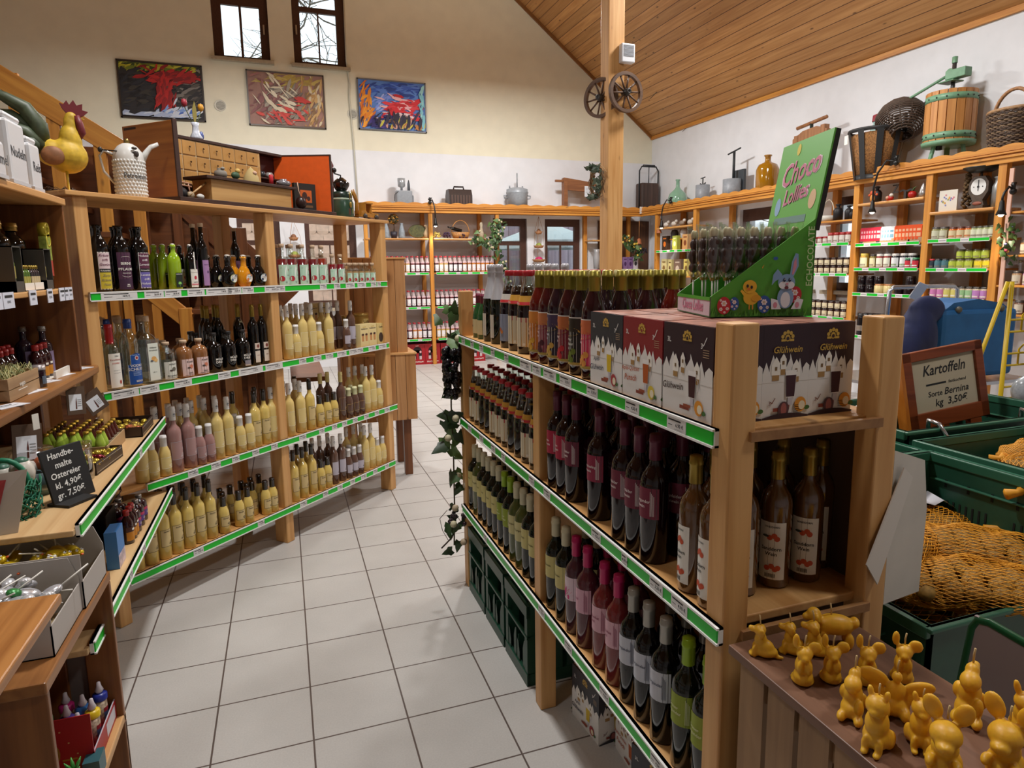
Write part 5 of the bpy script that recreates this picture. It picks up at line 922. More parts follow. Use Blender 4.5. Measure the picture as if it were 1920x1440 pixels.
b = MB(); b.ball((0, 0, .04), (.032, .03, .038), M('#2a1512', .35)); b.tube([(0, 0, .07), (-.01, 0, .11), (-.015, 0, .16)], .003, M('#c9a48a', .5), 5); tag(b.build('bellows_bottle', loc=W(1.335, .045, .023)), 'dark round bottle with a thin tube before the black book', 'bottle')
e2 = T0('toy_cart', W(.56, .10, .023), LA, 'toy handcart with black bundle in the drawer cabinet', 'toy'); b = MB(); b.ball((-.02, 0, .03), (.04, .03, .03), M('#17181f', .5)); b.build('bundle', e2); b = MB(); pk_ = M('#b98a72', .5)
for z in (.075, .09): b.tube([(-.06, .01, z), (.06, .01, z-.01)], .004, pk_, 5)
for x in (-.01, .04): b.tube([(x, .01, .085), (x+.01, .01, .02)], .004, pk_, 5)
b.tube([(.02, -.02, .018), (.15, .0, .10)], .005, M('#c29a66', .5), 6); b.build('ladder', e2); b = MB(); b.lathe([(0, -.012), (.018, -.012), (.018, .012), (0, .012)], M('#a38d70', .5), 12, TR(.03, -.01, .02, rx=PI/2)); b.ball((.075, -.03, .016), (.022, .014, .014), M('#c9c6c0', .5)); b.build('wheel', e2)
# coffee mill on a green canister, wooden toy car
e = T0('green_canister', L.w(1.79, .11, LT_), LA, 'green lidded canister with gold latch beside the toy car', 'canister'); gm_ = M('#2b4636', .25, nz=.15)
b = MB(); b.lathe([(0, 0), (.072, 0), (.076, .01), (.076, .10), (.066, .12), (.064, .13)], gm_, 20); b.build('body', e); b = MB(); b.lathe([(.064, .13), (.068, .135), (.068, .168), (.05, .174), (0, .176)], M('#1f3229', .3), 20); b.lathe([(.069, .118), (.072, .126), (.066, .13)], M('#9fb29c', .3), 20); b.build('lid', e)
b = MB(); b.tube([(-.012, -.073, .175), (-.015, -.08, .12)], .003, GOLD, 6); b.tube([(.012, -.073, .175), (.0, -.08, .12)], .003, GOLD, 6); b.ball((-.008, -.08, .085), (.012, .005, .02), GOLD); b.rect(-.022, -.004, .02, .06, M('#4a2a1a', .5), .076); b.rect(.012, .024, .03, .06, M('#8a8a3c', .5), .076); b.build('latch', e)
e = T0('coffee_mill', L.w(1.79, .11, LT_+.176), LA, 'black and brass coffee mill standing on the green canister', 'mill')
b = MB(); b.lathe([(0, 0), (.03, .0), (.038, .01), (.052, .035), (.056, .052), (.04, .07), (.016, .09), (0, .092)], M('#191715', .2, .3, coat=.6), 20); b.build('hopper', e); b = MB(); b.tube([(0, 0, .09), (0, 0, .105), (-.07, -.01, .107)], .005, INK, 6); b.build('crank', e); b = MB(); b.ball((-.075, -.01, .128), .017, M('#121212', .25)); b.tube([(-.075, -.01, .107), (-.075, -.01, .115)], .004, INK, 6); b.build('crank_knob', e)
b = MB(); b.lathe([(0, 0), (.022, 0), (.024, .12), (.0, .12)], M('#a9a48d', .6), 14); b.box(-.014, .014, -.014, .014, .12, .16, M('#8d3a3a', .5)); tag(b.build('spice_jar', loc=L.w(1.70, .19, LT_)), 'pale spice jar with red top half behind the green canister', 'jar')
for i, c in enumerate(('#3d4245', '#5c2a2a')): b = MB(); b.tube([(0, 0, 0), (.0, 0, .30), (-.01+.012*i, 0, .36), (-.02+.02*i, 0, .385)], [.009, .009, .012, .003], M(c, .6), 8); tag(b.build('carved_stick', loc=L.w(1.80+.035*i, .22, LT_)), ('grey' if i == 0 else 'dark red')+' carved stick standing behind the coffee mill', 'stick', 'carved sticks')
e = T0('toy_car', L.w(2.035, .10, LT_), LA+.05, 'wooden model vintage car on the end of the diagonal stand', 'toy car'); wy = M('#a8742a', .4, nz=.2, scale=40)
b = MB(); b.prism([(-.10, .02), (.10, .02), (.105, .05), (.03, .055), (.02, .045), (-.03, .05), (-.05, .065), (-.10, .06)], -.03, .03, wy, TR(rx=PI/2)); b.box(-.05, .035, -.032, .032, .112, .12, wy); b.box(.02, .026, -.028, .028, .05, .112, wy); b.box(-.05, -.044, -.028, .028, .05, .112, wy); b.build('body', e)
for x in (-.065, .07):
    for y in (-.036, .036): b = MB(); b.lathe([(0, -.006), (.018, -.006), (.022, 0), (.018, .006), (0, .006)], M('#2a1f18', .5), 14, TR(x, y, .021, rx=PI/2)); b.build('wheel', e)
for x in (-.02,): b = MB(); b.tube([(-.115, 0, .04), (-.11, 0, .12), (-.125, 0, .16), (-.14, .0, .20)], [.014, .012, .011, .004], wy, 8); b.tube([(-.115, 0, .12), (-.15, .0, .17), (-.16, 0, .195)], [.01, .008, .003], wy, 7); b.build('driver_figure', e)
# lidded enamel canisters
def canister(x, y, w, dp, h, txt, label):
    e = T0('enamel_canister', (x, y, 1.9325), PI/2, label, 'canister', 'enamel canisters'); en2 = M('#d9d9db', .25)
    b = MB(); b.box(-w/2, w/2, 0, dp, 0, h, en2); o = b.build('body', e, bev=.012); b = MB(); b.box(-w/2-.002, w/2+.002, -.002, dp+.002, 0, .012, M('#c9c9cc', .3)); b.build('foot_band', e)
    b = MB(); b.box(-w/2+.006, w/2-.006, .006, dp-.006, h, h+.022, M('#e3e3e5', .3)); b.build('lid', e, bev=.01); b = MB(); b.tube([(-w*.36, dp/2, h+.02), (-w*.28, dp/2, h+.05), (w*.28, dp/2, h+.05), (w*.36, dp/2, h+.02)], .008, en2, 8); b.build('lid_handle', e)
    b = MB(); b.text(txt, 0, h*.5, .046, M('#2f3338', .5), y0=0, L=2); b.build('lettering', e)
canister(-.80, 2.935, .105, .12, .165, 'Reis', 'white enamel rice canister lettered Reis, nearest the rooster'); canister(-.795, 2.745, .16, .14, .205, 'Nudeln', 'largest white enamel canister, lettered Nudeln'); canister(-.785, 2.53, .12, .12, .115, 'Kümmel', 'small white enamel canister at the left edge')
# cabinet shelf: dark oil bottles, gift packs
P_OIL = [(0, .02), (.9, 0), (1, .02), (1, .66), (.93, .74), (.6, .80), (.42, .83), (.42, .985), (0, .985)]
oil = bottle('liqueur_bottle', .042, .245, P_OIL, DARK, (M('#a8823c', .35, .6), .88, .5, 'cap')); oil2 = bottle('liqueur_bottle', .040, .265, P_OIL, DARK, (M('#a8823c', .35, .6), .88, .5, 'cap'))
def onC(pr, lst, x, z, look, wh, row='in front', grp='bottles in the left cabinet', cat='bottle', jit=.1):
    for y in lst: REG.append((put_raw(pr, (x, y, z), PI/2+RND.uniform(-jit, jit)), look, wh, row, grp, cat))
onC(oil, [2.73, 2.87, 3.02], -.93, 1.5805, 'dark bottle with gold cap', 'on the cabinet\'s upper shelf'); onC(oil2, [2.83, 3.0, 3.10], -1.04, 1.5805, 'dark bottle with gold cap', 'on the cabinet\'s upper shelf', 'behind')
mini = bottle('mini_bottle', .011, .085, P_OIL, gl('#4a6a1e'), (GOLD, .86, .6, 'cap'), lab_rect(.15, .55, .9, M('#a8a04a', .5)), seg=10); mini2 = bottle('mini_bottle', .011, .085, P_OIL, gl('#2a2026'), (GOLD, .86, .6, 'cap'), lab_rect(.15, .55, .9, M('#c9b48a', .5)), seg=10)
for i, (y, pr, c) in enumerate(((2.80, mini, 'green'), (2.90, mini2, 'dark'))):
    e = T0('miniature_tray', (-.845, y, 1.5805), PI/2, 'white tray of '+c+' miniature bottles on the upper cabinet shelf', 'tray', 'miniature trays'); b = MB(); b.box(-.046, .046, -.02, .04, 0, .003, PAPER); b.box(-.046, .046, -.02, -.017, 0, .028, PAPER); b.box(-.046, .046, .037, .04, 0, .028, PAPER); b.build('tray', e)
    for k in range(4):
        for j in range(2): REG.append((put_raw(pr, (-.845-.001+(-.022 if j else .004), y-.034+.0228*k, 1.584), PI/2), c+' gold-capped miniature', 'in the white tray', ('behind' if j else 'in front'), 'miniature bottles', 'bottle'))
for y, c in ((2.68, '#6a7a3c'), (2.99, '#1c1a26')):
    e = T0('gift_pack', (-.85, y, 1.5805), PI/2, ('windowed grey pack with dark bottle' if y > 2.8 else 'windowed grey pack with green bottle')+' on the upper cabinet shelf', 'pack', 'windowed gift packs'); b = MB(); g_ = M('#4a4742', .5); b.box(-.04, .04, .03, .034, 0, .15, g_); b.box(-.04, .04, -.034, .034, 0, .035, g_); b.box(-.04, -.036, -.034, .034, 0, .15, g_); b.box(.036, .04, -.034, .034, 0, .15, g_); b.box(-.04, .04, -.034, .034, .146, .15, g_); b.build('carton', e)
    b = MB(); b.lathe([(0, .036), (.024, .036), (.024, .095), (.01, .115), (.01, .14), (0, .14)], gl(c), 14); b.build('bottle', e); b = MB(); b.rect(-.02, .015, .045, .085, M('#a99a4a', .5), .024); b.build('bottle_label', e)
e = T0('gift_bag', (-.85, 3.105, 1.5805), PI/2, 'tall yellow patterned pack of tubes by the cabinet side', 'pack'); b = MB(); b.box(-.026, .026, -.012, .012, .05, .125, M('#b8483a', .4)); b.box(-.026, .026, -.0125, .0125, .11, .20, M('#9aa84a', .4, nz=.4, scale=60)); b.lathe([(.018, -.013), (.028, -.013), (.028, .013), (.018, .013), (.018, -.013)], M('#c9b83a', .3, .3), 18, TR(0, 0, .225, rx=PI/2)); b.lathe([(.018, -.013), (.026, -.013), (.026, .013), (.018, .013), (.018, -.013)], M('#c9b83a', .3, .3), 18, TR(.004, 0, .185, rx=PI/2)); b.build('wrapper', e)
for k in range(3): b = MB(); b.lathe([(0, 0), (.008, 0), (.008, .035), (0, .035)], M('#1a1512', .3), 10, TR(-.018+.018*k, 0, 0)); b.lathe([(.0085, .028), (.0085, .055), (0, .055)], M('#c9a83a', .3), 10, TR(-.018+.018*k, 0, 0)); b.build('tube', e)
# cabinet worktop: small red-capped bottles, crate, sign
rcs = bottle('syrup_bottle', .022, .135, P_GLUH, gl('#2c0f14'), (M('#a82424', .4), .84, .52, 'cap'), lambda b, r, h: (b.rect(-1.5*r, 1.5*r, .1*h, .5*h, M('#c9862c', .5), r), b.rect(-1.5*r, 1.5*r, .36*h, .5*h, M('#4a2a26', .5), r, L=2), b.rect(-.5*r, 1.2*r, .4*h, .46*h, PAPER, r, L=3)), seg=12)
gls = bottle('syrup_bottle', .030, .195, P_EGG, gl('#2b1d2c'), (M('#8a8580', .4, .5), .90, .44, 'cap'), lab_rect(.08, .5, 1.2, M('#8a7a9c', .5)), seg=12)
CW = 'on the cabinet worktop'
onC(rcs, [2.70, 2.75, 2.80, 2.85, 2.90], -.94, 1.2405, 'small red-capped syrup bottle', CW); onC(rcs, [2.97, 3.02, 3.07], -.885, 1.2405, 'small red-capped syrup bottle by the paper tray', CW, jit=.3); onC(rcs, [2.68, 2.73, 2.78, 2.83, 2.88, 2.93, 2.98, 3.03], -.99, 1.2405, 'small red-capped syrup bottle', CW, 'behind')
onC(gls, [2.70, 2.80, 2.90, 3.0, 3.09], -1.06, 1.2405, 'dark grey-capped bottle', CW, 'behind'); onC(gls, [3.12], -.90, 1.2405, 'dark grey-capped bottle', CW); onC(gls, [3.14], -.97, 1.2405, 'dark grey-capped bottle', CW, 'behind')
b = MB(); b.box(-.09, .09, -.004, .004, 0, .03, PAPER); b.box(-.09, .09, 0, .05, 0, .003, PAPER); tag(b.build('paper_tray', loc=(-.835, 3.07, 1.2405), rz=PI/2), 'white folded paper tray before the small bottles', 'tray')
e = T0('wooden_crate', (-.83, 2.63, 1.2405), PI/2, 'small pale wooden crate with paper grass on the cabinet worktop', 'crate'); cw_ = wood('#9a7a58', '#b9976f', 'x', .6, .4); b = MB()
for z in (.002, .04): b.box(-.14, .14, -.006, 0, z, z+.034, cw_); b.box(-.14, .14, .11, .116, z, z+.034, cw_); b.box(-.14, -.134, 0, .11, z, z+.034, cw_); b.box(.134, .14, 0, .11, z, z+.034, cw_)
b.box(-.14, .14, 0, .11, 0, .005, cw_); b.build('box', e); b = MB()
for k in range(150): x, y = RND.uniform(-.125, .125), RND.uniform(.01, .1); a = RND.uniform(0, 6.28); b.tube([(x, y, .06), (x+.02*math.cos(a), y+.02*math.sin(a), RND.uniform(.08, .105)), (x+.05*math.cos(a), y+.03*math.sin(a), RND.uniform(.06, .09))], .0012, M(RND.choice(('#c9c08a', '#b3ad6e', '#8f9c6a')), .7), 3, caps=False)
o = b.build('paper_grass', e); o['kind'] = 'stuff'; b = MB(); b.text('vegan', -.02, .045, .022, PAPER, y0=-.006); b.rect(-.06, .02, .026, .029, PAPER, y0=-.006); b.build('stencil', e)
b = MB(); b.lathe([(0, 0), (.022, 0), (.022, .06), (.02, .066), (0, .066)], gl('#2a1420'), 14); b.rect(-.018, .018, .012, .04, M('#5b6a7c', .5), .022); b.lathe([(.023, .062), (.023, .078), (0, .078)], M('#b0a8a8', .3, .5), 14); tag(b.build('jam_jar', loc=(-.835, 2.805, 1.2405), rz=PI/2), 'tiny dark jam jar at the end of the pale crate', 'jar')
# counter: green mini bottles in a carton, praline trays, pot, chalk sign
CC = 'on the green-edged counter'
hl = bottle('mini_bottle', .019, .105, P_JUICE, gl('#a8c24a'), (M('#b08c2c', .3, .6), .9, .50, 'cap'), lambda b, r, h: (b.rect(-1.1*r, 1.1*r, .08*h, .26*h, INK, r), b.text('Hänfli', 0, .17*h, .0095, PAPER, r, L=3)), seg=12)
hb_ = bottle('mini_bottle', .019, .105, P_JUICE, gl('#4a1a14'), (M('#b08c2c', .3, .6), .9, .50, 'cap'), lab_rect(.1, .45, 1, M('#c9b89a', .5)), seg=12)
for j in range(6):
    for k in range(5):
        REG.append((put_raw(hl if j < 2 else hb_, (-.70-.045*k, 2.93+.046*j+.006*k, .9335), PI/2-.9+RND.uniform(-.2, .2)), ('gold-capped lime green mini bottle' if j < 2 else 'gold-capped dark mini bottle'), CC, ('nearest row', 'second row', 'third row', 'fourth row', 'fifth row', 'sixth row')[j], 'gold-capped mini bottles', 'bottle'))
b = MB(); cd = M('#b3946c', .7); b.box(-.14, .16, -.004, 0, 0, .05, cd); b.box(-.14, .16, .22, .224, 0, .05, cd); b.box(-.142, -.138, 0, .22, 0, .05, cd); b.box(.16, .164, 0, .22, 0, .05, cd); b.box(-.14, .16, 0, .22, 0, .0005, cd); tag(b.build('carton_tray', loc=(-.672, 3.03, .9331), rz=PI/2), 'brown carton tray holding the gold-capped mini bottles', 'tray')
def praline_tray(loc, rz, cols, label, n=(7, 5)):
    e = T0('praline_tray', loc, rz, label, 'tray', 'praline trays'); b = MB(); bx = M('#33221c', .4); b.box(-.13, .13, -.09, .09, 0, .004, bx)
    for a in ((-.13, .13, -.09, -.087), (-.13, .13, .087, .09), (-.13, -.127, -.09, .09), (.127, .13, -.09, .09)): b.box(*a, 0, .045, bx)
    for z in (.008, .036): b.rect(-.12, .12, z, z+.0015, M('#c9bfae', .5), y0=-.09)
    b.build('tray', e); g2 = glass('#ffffff', .03, .12); b = MB(); b.box(-.128, .128, .085, .087, .045, .09, g2); b.box(-.128, -.126, -.08, .087, .045, .08, g2); b.build('clear_hood', e)
    for i in range(n[0]):
        for j in range(n[1]):
            c = RND.choice(cols); o = MB(); x, y = -.105+.035*i+RND.uniform(-.004, .004), -.07+.034*j
            o.ball((0, 0, 0), (.015, .015, .013), c, 8, 5); o.tube([(-.02, 0, .004), (-.012, 0, 0)], [.008, .004], c, 5); o.tube([(.012, 0, 0), (.02, 0, .004)], [.004, .008], c, 5); q = o.build('praline', e, loc=(x, y, .02+RND.uniform(0, .022)), rz=RND.uniform(0, 6)); q.parent = None; c_, s_ = math.cos(rz), math.sin(rz); q.location = (loc[0]+x*c_-y*s_, loc[1]+x*s_+y*c_, loc[2]+q.location.z); REG.append((q, 'gold-wrapped praline' if c is cols[0] else 'red-wrapped praline', 'in the '+label.split(' with')[0], '', 'wrapped pralines', 'sweet'))
gfo = M('#c2a83c', .25, .6); rfo = M('#7d1f2c', .25, .5)
praline_tray((-.73, 2.80, .9335), PI/2-.12, [gfo, gfo, rfo], 'black praline tray with gold and red sweets on the counter'); praline_tray((-.70, 3.36, .9335), PI/2, [gfo, gfo, gfo, M('#b5562c', .3, .3)], 'far praline tray with gold sweets by the diagonal stand', (5, 4))
e = T0('egg_pot', (-.80, 2.53, .9335), 0, 'grey-blue pot wrapped in clear film behind the chalk sign', 'pot'); b = MB(); b.lathe([(0, 0), (.062, 0), (.072, .03), (.07, .075), (.064, .075), (.06, .06), (0, .055)], M('#5d7478', .5, nz=.2), 18); b.build('pot', e); b = MB()
for k in range(9): a = k*.7; b.ball((.035*math.cos(a), .035*math.sin(a), .085+.008*(k % 3)), (.018, .018, .022), M(('#c9a64a', '#d9d2c9', '#b5562c')[k % 3], .5), 8, 6)
b.build('painted_egg', e); b = MB(); b.lathe([(.074, .02), (.085, .09), (.06, .145), (.02, .15)], glass('#ffffff', .08, .14), 14); b.build('film', e)
e = T0('gift_egg_bag', (-.69, 2.62, .9335), PI/2-.3, 'clear bag of Easter sweets beside the chalk sign', 'bag'); b = MB(); b.lathe([(0, .002), (.045, .002), (.05, .03), (.045, .09), (.05, .13), (.042, .13), (.04, .09)], glass('#ffffff', .06, .14), 12, sx=1, sy=.7); b.build('bag', e); b = MB()
for k in range(10): b.ball((RND.uniform(-.025, .025), RND.uniform(-.015, .015), .02+.009*k), (.015, .012, .012), M(('#8fae3a', '#c98a4a', '#4a3a36', '#5f7d94')[k % 4], .4), 8, 6)
b.build('sweet', e)
e = T0('chalk_sign', (-.655, 2.40, .9335), PI/2-.55, 'small black chalk sign offering hand painted Easter eggs', 'sign'); bk = M('#19191b', .6); b = MB(); Tt = TR(rx=-.22); b.box(-.075, .075, 0, .008, .0, .175, bk, Tt); b.build('board', e, bev=.002); b = MB(); b.box(-.075, .03, -.05, .03, 0, .008, bk); b.build('foot', e); b = MB(); ch = M('#e9e9e6', .7)
for i, s in enumerate(('Handbe-', 'malte', 'Ostereier', 'kl. 4,90€', 'gr. 7,50€')): b.text(s, -.008, .152-.031*i, .027, ch, y0=0, T=Tt, shear=.1, rot=.03)
b.build('chalk_writing', e)
def clipsign(loc, rz, tilt, label, w=.075, h=.11, two=False):
    e = T0('clip_sign', loc, rz, label, 'sign', 'clear sleeve signs'); b = MB(); T = TR(ry=tilt, rx=-.1); b.box(-w/2, w/2, 0, .002, 0, h, M('#5c4a3e', .3), T); b.build('sleeve', e); b = MB(); b.rect(-w*.38, w*.3, h*.15, h*.72, M('#dfe3ea', .5), y0=0, T=T); b.shape([(-w*.05, h*.2), (w*.02, h*.2), (w*.02, h*.45), (-.0, h*.62), (-w*.04, h*.45)], M('#5a2a22', .5), y0=0, L=3, T=T)
    for k in range(4): b.rect(w*.05, w*.26, h*(.3+.07*k), h*(.32+.07*k), GREY, y0=0, L=3, T=T)
    b.build('card', e)
clipsign((-.79, 3.03, 1.09), PI/2-.7, .1, 'clear sleeve sign clipped under the worktop edge, upper'); clipsign((-.77, 3.30, 1.05), PI/2-.75, -.45, 'tilted clear sleeve sign leaning on the diagonal stand post', .085, .095); clipsign((-.80, 2.50, 1.03), PI/2-.6, .15, 'clear sleeve sign with ochre card at the left edge', .10, .135)
MB().box(-.012, .012, -.002, 0, 0, .05, PAPER).build('paper_tab', None, loc=(-.765, 2.49, 1.15), rz=PI/2-.5); tag(bpy.context.scene.objects['paper_tab'], 'white paper tab hanging from the worktop at the left edge', 'tab')
# green string basket with painted eggs at the left edge
e = T0('string_basket', (-.80, 2.30, .9335), 0, 'green string basket with painted porcelain eggs at the left edge', 'basket'); gs_ = M('#0f6a4c', .6); b = MB()
for k in range(260): a = RND.uniform(0, 2*PI); r_ = .075+RND.uniform(-.012, .012); z = RND.uniform(.0, .09); b.tube([(r_*math.cos(a), r_*math.sin(a), z), (r_*math.cos(a+.25), r_*math.sin(a+.25), z+RND.uniform(-.015, .03)), (r_*math.cos(a+.5), r_*math.sin(a+.5), z+RND.uniform(-.01, .02))], .0022, gs_, 4, caps=False)
o = b.build('string', e); o['kind'] = 'stuff'; b = MB(); b.tube([(.06*math.cos(a), .0, .08+.09*math.sin(a)) for a in [PI*k/12 for k in range(13)]], .008, M('#1b7a58', .5), 8); b.build('handle', e)
for x, y, z, c in ((-.02, .05, .10, '#d9d3c9'), (.035, .03, .12, '#d6cfc4')): b = MB(); b.ball((x, y, z), (.034, .034, .045), M(c, .3)); b.disc(x, z+.01, .012, .008, M('#b0303c', .4), y0=y-.034, L=2); b.ball((x, y, z+.035), (.02, .02, .014), M('#3f6a58', .4)); b.build('porcelain_egg', e)
b = MB(); b.add([(-.06, -.05, 0), (.07, -.03, 0), (.10, .0, .17), (-.02, -.01, .16)], [(0, 1, 2, 3)], M('#c9c0b5', .6)); b.add([(-.05, -.052, .05), (.03, -.04, .05), (.055, -.02, .15), (-.03, -.022, .15)], [(0, 1, 2, 3)], M('#a83a3c', .6)); md_ = b.build('paper_card', None, loc=(-.80, 2.17, .9335)); md_.modifiers.new('s', 'SOLIDIFY').thickness = .002; tag(md_, 'leaning red and white paper card at the left edge', 'card')
# lower counter shelf
CL = 'on the lower counter shelf'
e = T0('gift_box', (-.76, 3.34, .574), PI/2+.05, 'dark blue gift box with gold lettering on the lower counter shelf', 'box'); b = MB(); nb = M('#141a30', .4); b.box(-.15, .13, 0, .1, 0, .005, nb); b.box(-.15, .13, -.004, 0, 0, .065, nb); b.box(-.15, .13, .1, .104, 0, .115, nb); b.box(.13, .134, 0, .1, 0, .08, nb); b.box(-.154, -.15, 0, .1, 0, .08, nb); b.build('box', e); b = MB(); b.text('TRINKGUT', -.05, .033, .030, M('#8a7a34', .4, .4), y0=-.004); b.disc(.1, .035, .02, .02, M('#8a7a34', .4, .4), y0=-.004); b.disc(.106, .04, .017, .017, nb, y0=-.004, L=3); b.build('lettering', e)
for k in range(3): b = MB(); b.box(-.035, .035, -.002, 0, 0, .06, M('#c9d6d2', .4)); b.rect(-.03, .03, .01, .05, M('#6fa08a', .4), y0=-.002); q = b.build('foil_card', None, loc=(-.80, 3.27+.07*k, .60), rot=(.5, 0, PI/2)); reg(q, 'green foil card', 'in the blue gift box', '', 'foil cards', 'card')
b = MB(); b.box(-.1, .05, -.003, .06, 0, .004, M('#16130f', .4)); b.box(-.1, .05, -.003, 0, 0, .135, M('#16130f', .4)); b.box(-.1, .05, .06, .063, 0, .1, M('#16130f', .4)); b.box(.05, .053, 0, .06, 0, .13, M('#16130f', .4)); tag(b.build('bottle_carrier', loc=(-.70, 2.98, .574), rz=PI/2), 'black cardboard bottle carrier on the lower counter shelf', 'carrier')
prp = bottle('liqueur_bottle', .030, .115, P_APO, gl('#2a1018'), (M('#9a9590', .3, .6), .86, .4, 'cap'), lambda b, r, h: (b.rect(-1.5*r, 1.5*r, .2*h, .5*h, M('#5c3f86', .5), r), b.rect(-1.5*r, 1.5*r, .42*h, .52*h, M('#b8305c', .5), r, L=2), b.text('Likör', 0, .3*h, .012, PAPER, r, L=3)), seg=14)
onC(prp, [3.06, 3.13, 3.20], -.645, .574, 'squat purple-labelled liqueur bottle', CL); onC(prp, [3.10, 3.17], -.715, .574, 'squat purple-labelled liqueur bottle', CL, 'behind'); onC(rcs, [2.93, 2.98, 3.02], -.64, .574, 'dark bottle before the black carrier', CL)
b = MB(); b.box(-.05, .05, -.02, .02, 0, .14, M('#3d7fc4', .4)); b.rect(-.05, .05, .0, .05, M('#c9b9c2', .5, nz=.4, scale=40), y0=-.02); tag(b.build('blue_box', loc=(-.64, 2.72, .574), rz=PI/2), 'narrow blue box at the near end of the lower counter shelf', 'box')
# ---- low box shelf: cartons of foil sweets
def carton(loc, w, dp, h, label, txt=None):
    e = T0('sweet_carton', loc, PI/2, label, 'carton', 'open sweet cartons'); c = M('#b3aca6', .6); c2 = M('#a8926a', .7); b = MB()
    b.box(-w/2, w/2, 0, dp, 0, .003, c2); b.box(-w/2, w/2, 0, .003, 0, h*.5, c); b.box(-w/2, w/2, dp-.003, dp, 0, h, c2); b.box(-w/2, -w/2+.003, 0, dp, 0, h, c); b.prism([(0, 0), (dp, 0), (dp, h), (.02, h*.98), (0, h*.62)], 0, .003, c, Matrix.Translation((w/2, 0, 0)) @ Matrix.Rotation(PI/2, 4, 'Z') @ Matrix.Rotation(PI/2, 4, 'X')); b.build('carton', e); return e
carton((-.555, 2.115, .7425), .225, .36, .155, 'grey carton of yellow foil chicks, far one on the box shelf'); carton((-.562, 1.88, .7425), .235, .36, .155, 'grey carton of silver foil sweets, near one on the box shelf')
def foilp(c, eye=True, c2=None):
    b = MB(); b.ball((0, 0, 0), (.030, .024, .014), c, 12, 8); b.ball((.034, 0, .004), (.018, .016, .011), c2 or c, 10, 6)
    if eye:
        for s in (-1, 1): b.ball((.040, s*.007, .013), .0042, WHITE, 7, 5); b.ball((.042, s*.007, .0155), .002, INK, 6, 4)
        b.ball((.053, 0, .004), (.005, .004, .003), M('#d9622c', .4), 6, 5)
    b.tube([(-.02, 0, 0), (-.10, .01, .01)], .0022, PAPER, 5); return proto(b.build('foil_sweet', link=False))
fy = foilp(M('#d2b31c', .3, .35)); fs = foilp(M('#c6c6cb', .25, .45), False, M('#d9d9dc', .25, .4)); fgx = foilp(M('#c6c6cb', .25, .45), False, M('#3f8a4a', .3, .3))
for k in range(26):
    x, y = -.60-RND.uniform(0, .30), 2.03+RND.uniform(0, .17); o = put_raw(fy, (x, y, .835+RND.uniform(0, .03)), RND.uniform(-1, 1)); o.rotation_euler = (RND.uniform(-.5, .5), RND.uniform(-.6, .6), RND.uniform(-2, 2)); reg(o, 'yellow foil chick sweet', 'in the far grey carton', '', 'yellow foil chicks', 'sweet')
for k in range(26):
    x, y = -.60-RND.uniform(0, .30), 1.79+RND.uniform(0, .17); o = put_raw(fs if k % 5 else fgx, (x, y, .83+RND.uniform(0, .03)), 0); o.rotation_euler = (RND.uniform(-.6, .6), RND.uniform(-.6, .6), RND.uniform(-3, 3)); reg(o, 'silver foil sweet' if k % 5 else 'silver foil sweet with green head', 'in the near grey carton', '', 'silver foil sweets', 'sweet')
e = T0('red_box', (-.57, 2.11, .2725), PI/2, 'red open display box with gold rabbit print on the lower board', 'box'); rc = M('#a3121f', .45); b = MB(); w, dp = .26, .26
b.box(-w/2, w/2, 0, dp, 0, .004, rc); b.box(-w/2, w/2, 0, .003, 0, .06, M('#b9b4bd', .5)); b.box(-w/2, -w/2+.003, 0, dp, 0, .175, rc); b.box(w/2-.003, w/2, 0, dp, 0, .245, M('#6e6560', .6)); b.box(-w/2, w/2, dp-.003, dp, 0, .245, M('#6e6560', .6)); b.box(-w/2, w/2, -.001, 0, 0, .058, rc); b.rect(.0, .1, .01, .05, M('#c9c4cc', .5), y0=-.001); b.build('box', e)
b = MB(); T = TR(rz=-PI/2); gd = M('#a8843a', .4, .4); b.disc(-.10, .075, .022, .035, gd, y0=-w/2, T=T); b.disc(-.10, .115, .014, .018, gd, y0=-w/2, T=T); b.disc(-.105, .14, .005, .016, gd, y0=-w/2, T=T); b.disc(-.093, .14, .005, .016, gd, y0=-w/2, T=T); b.rect(-.075, -.04, .05, .055, gd, y0=-w/2, T=T)
for k in range(10): b.disc(-.2+.018*k, .03+.012*((k*7) % 10), .0025, .0025, M('#c9a06a', .5), y0=-w/2, T=T, n=6)
b.build('gold_print', e)
for k, (x, y, c) in enumerate(((-.62, 2.05, '#b8286a'), (-.66, 2.10, '#5a4aa8'), (-.63, 2.14, '#3a7ac4'), (-.60, 2.11, '#d9b81e'), (-.68, 2.17, '#c02a7a'), (-.60, 2.195, '#24308a'), (-.70, 2.04, '#c9b81e'), (-.72, 2.12, '#2a8a4a'))):
    e = T0('candy_bottle', (x, y, .277), PI/2, '', 'bottle'); b = MB(); b.lathe([(0, 0), (.017, 0), (.017, .085), (0, .085)], M('#b5a08a', .3, nz=.6, scale=120), 14); b.rect(-.016, .016, .012, .055, M('#5a6a94', .5), .017); b.rect(-.016, .016, .045, .058, M('#a83038', .5), .017, L=2); b.build('bottle', e); b = MB(); b.lathe([(.02, .083), (.02, .10), (.014, .104), (0, .106)], M(c, .35), 14); b.build('cap', e); b = MB(); b.lathe([(.008, .105), (.012, .112), (.007, .125), (.005, .138), (0, .14)], M('#c9c0c6', .3), 10); b.build('teat', e); reg(e, {'#b8286a': 'pink', '#5a4aa8': 'violet', '#3a7ac4': 'light blue', '#d9b81e': 'yellow', '#c02a7a': 'magenta', '#24308a': 'dark blue', '#c9b81e': 'pale yellow', '#2a8a4a': 'green'}[c]+'-capped candy baby bottle', 'in the red box', '', 'candy baby bottles', 'bottle')
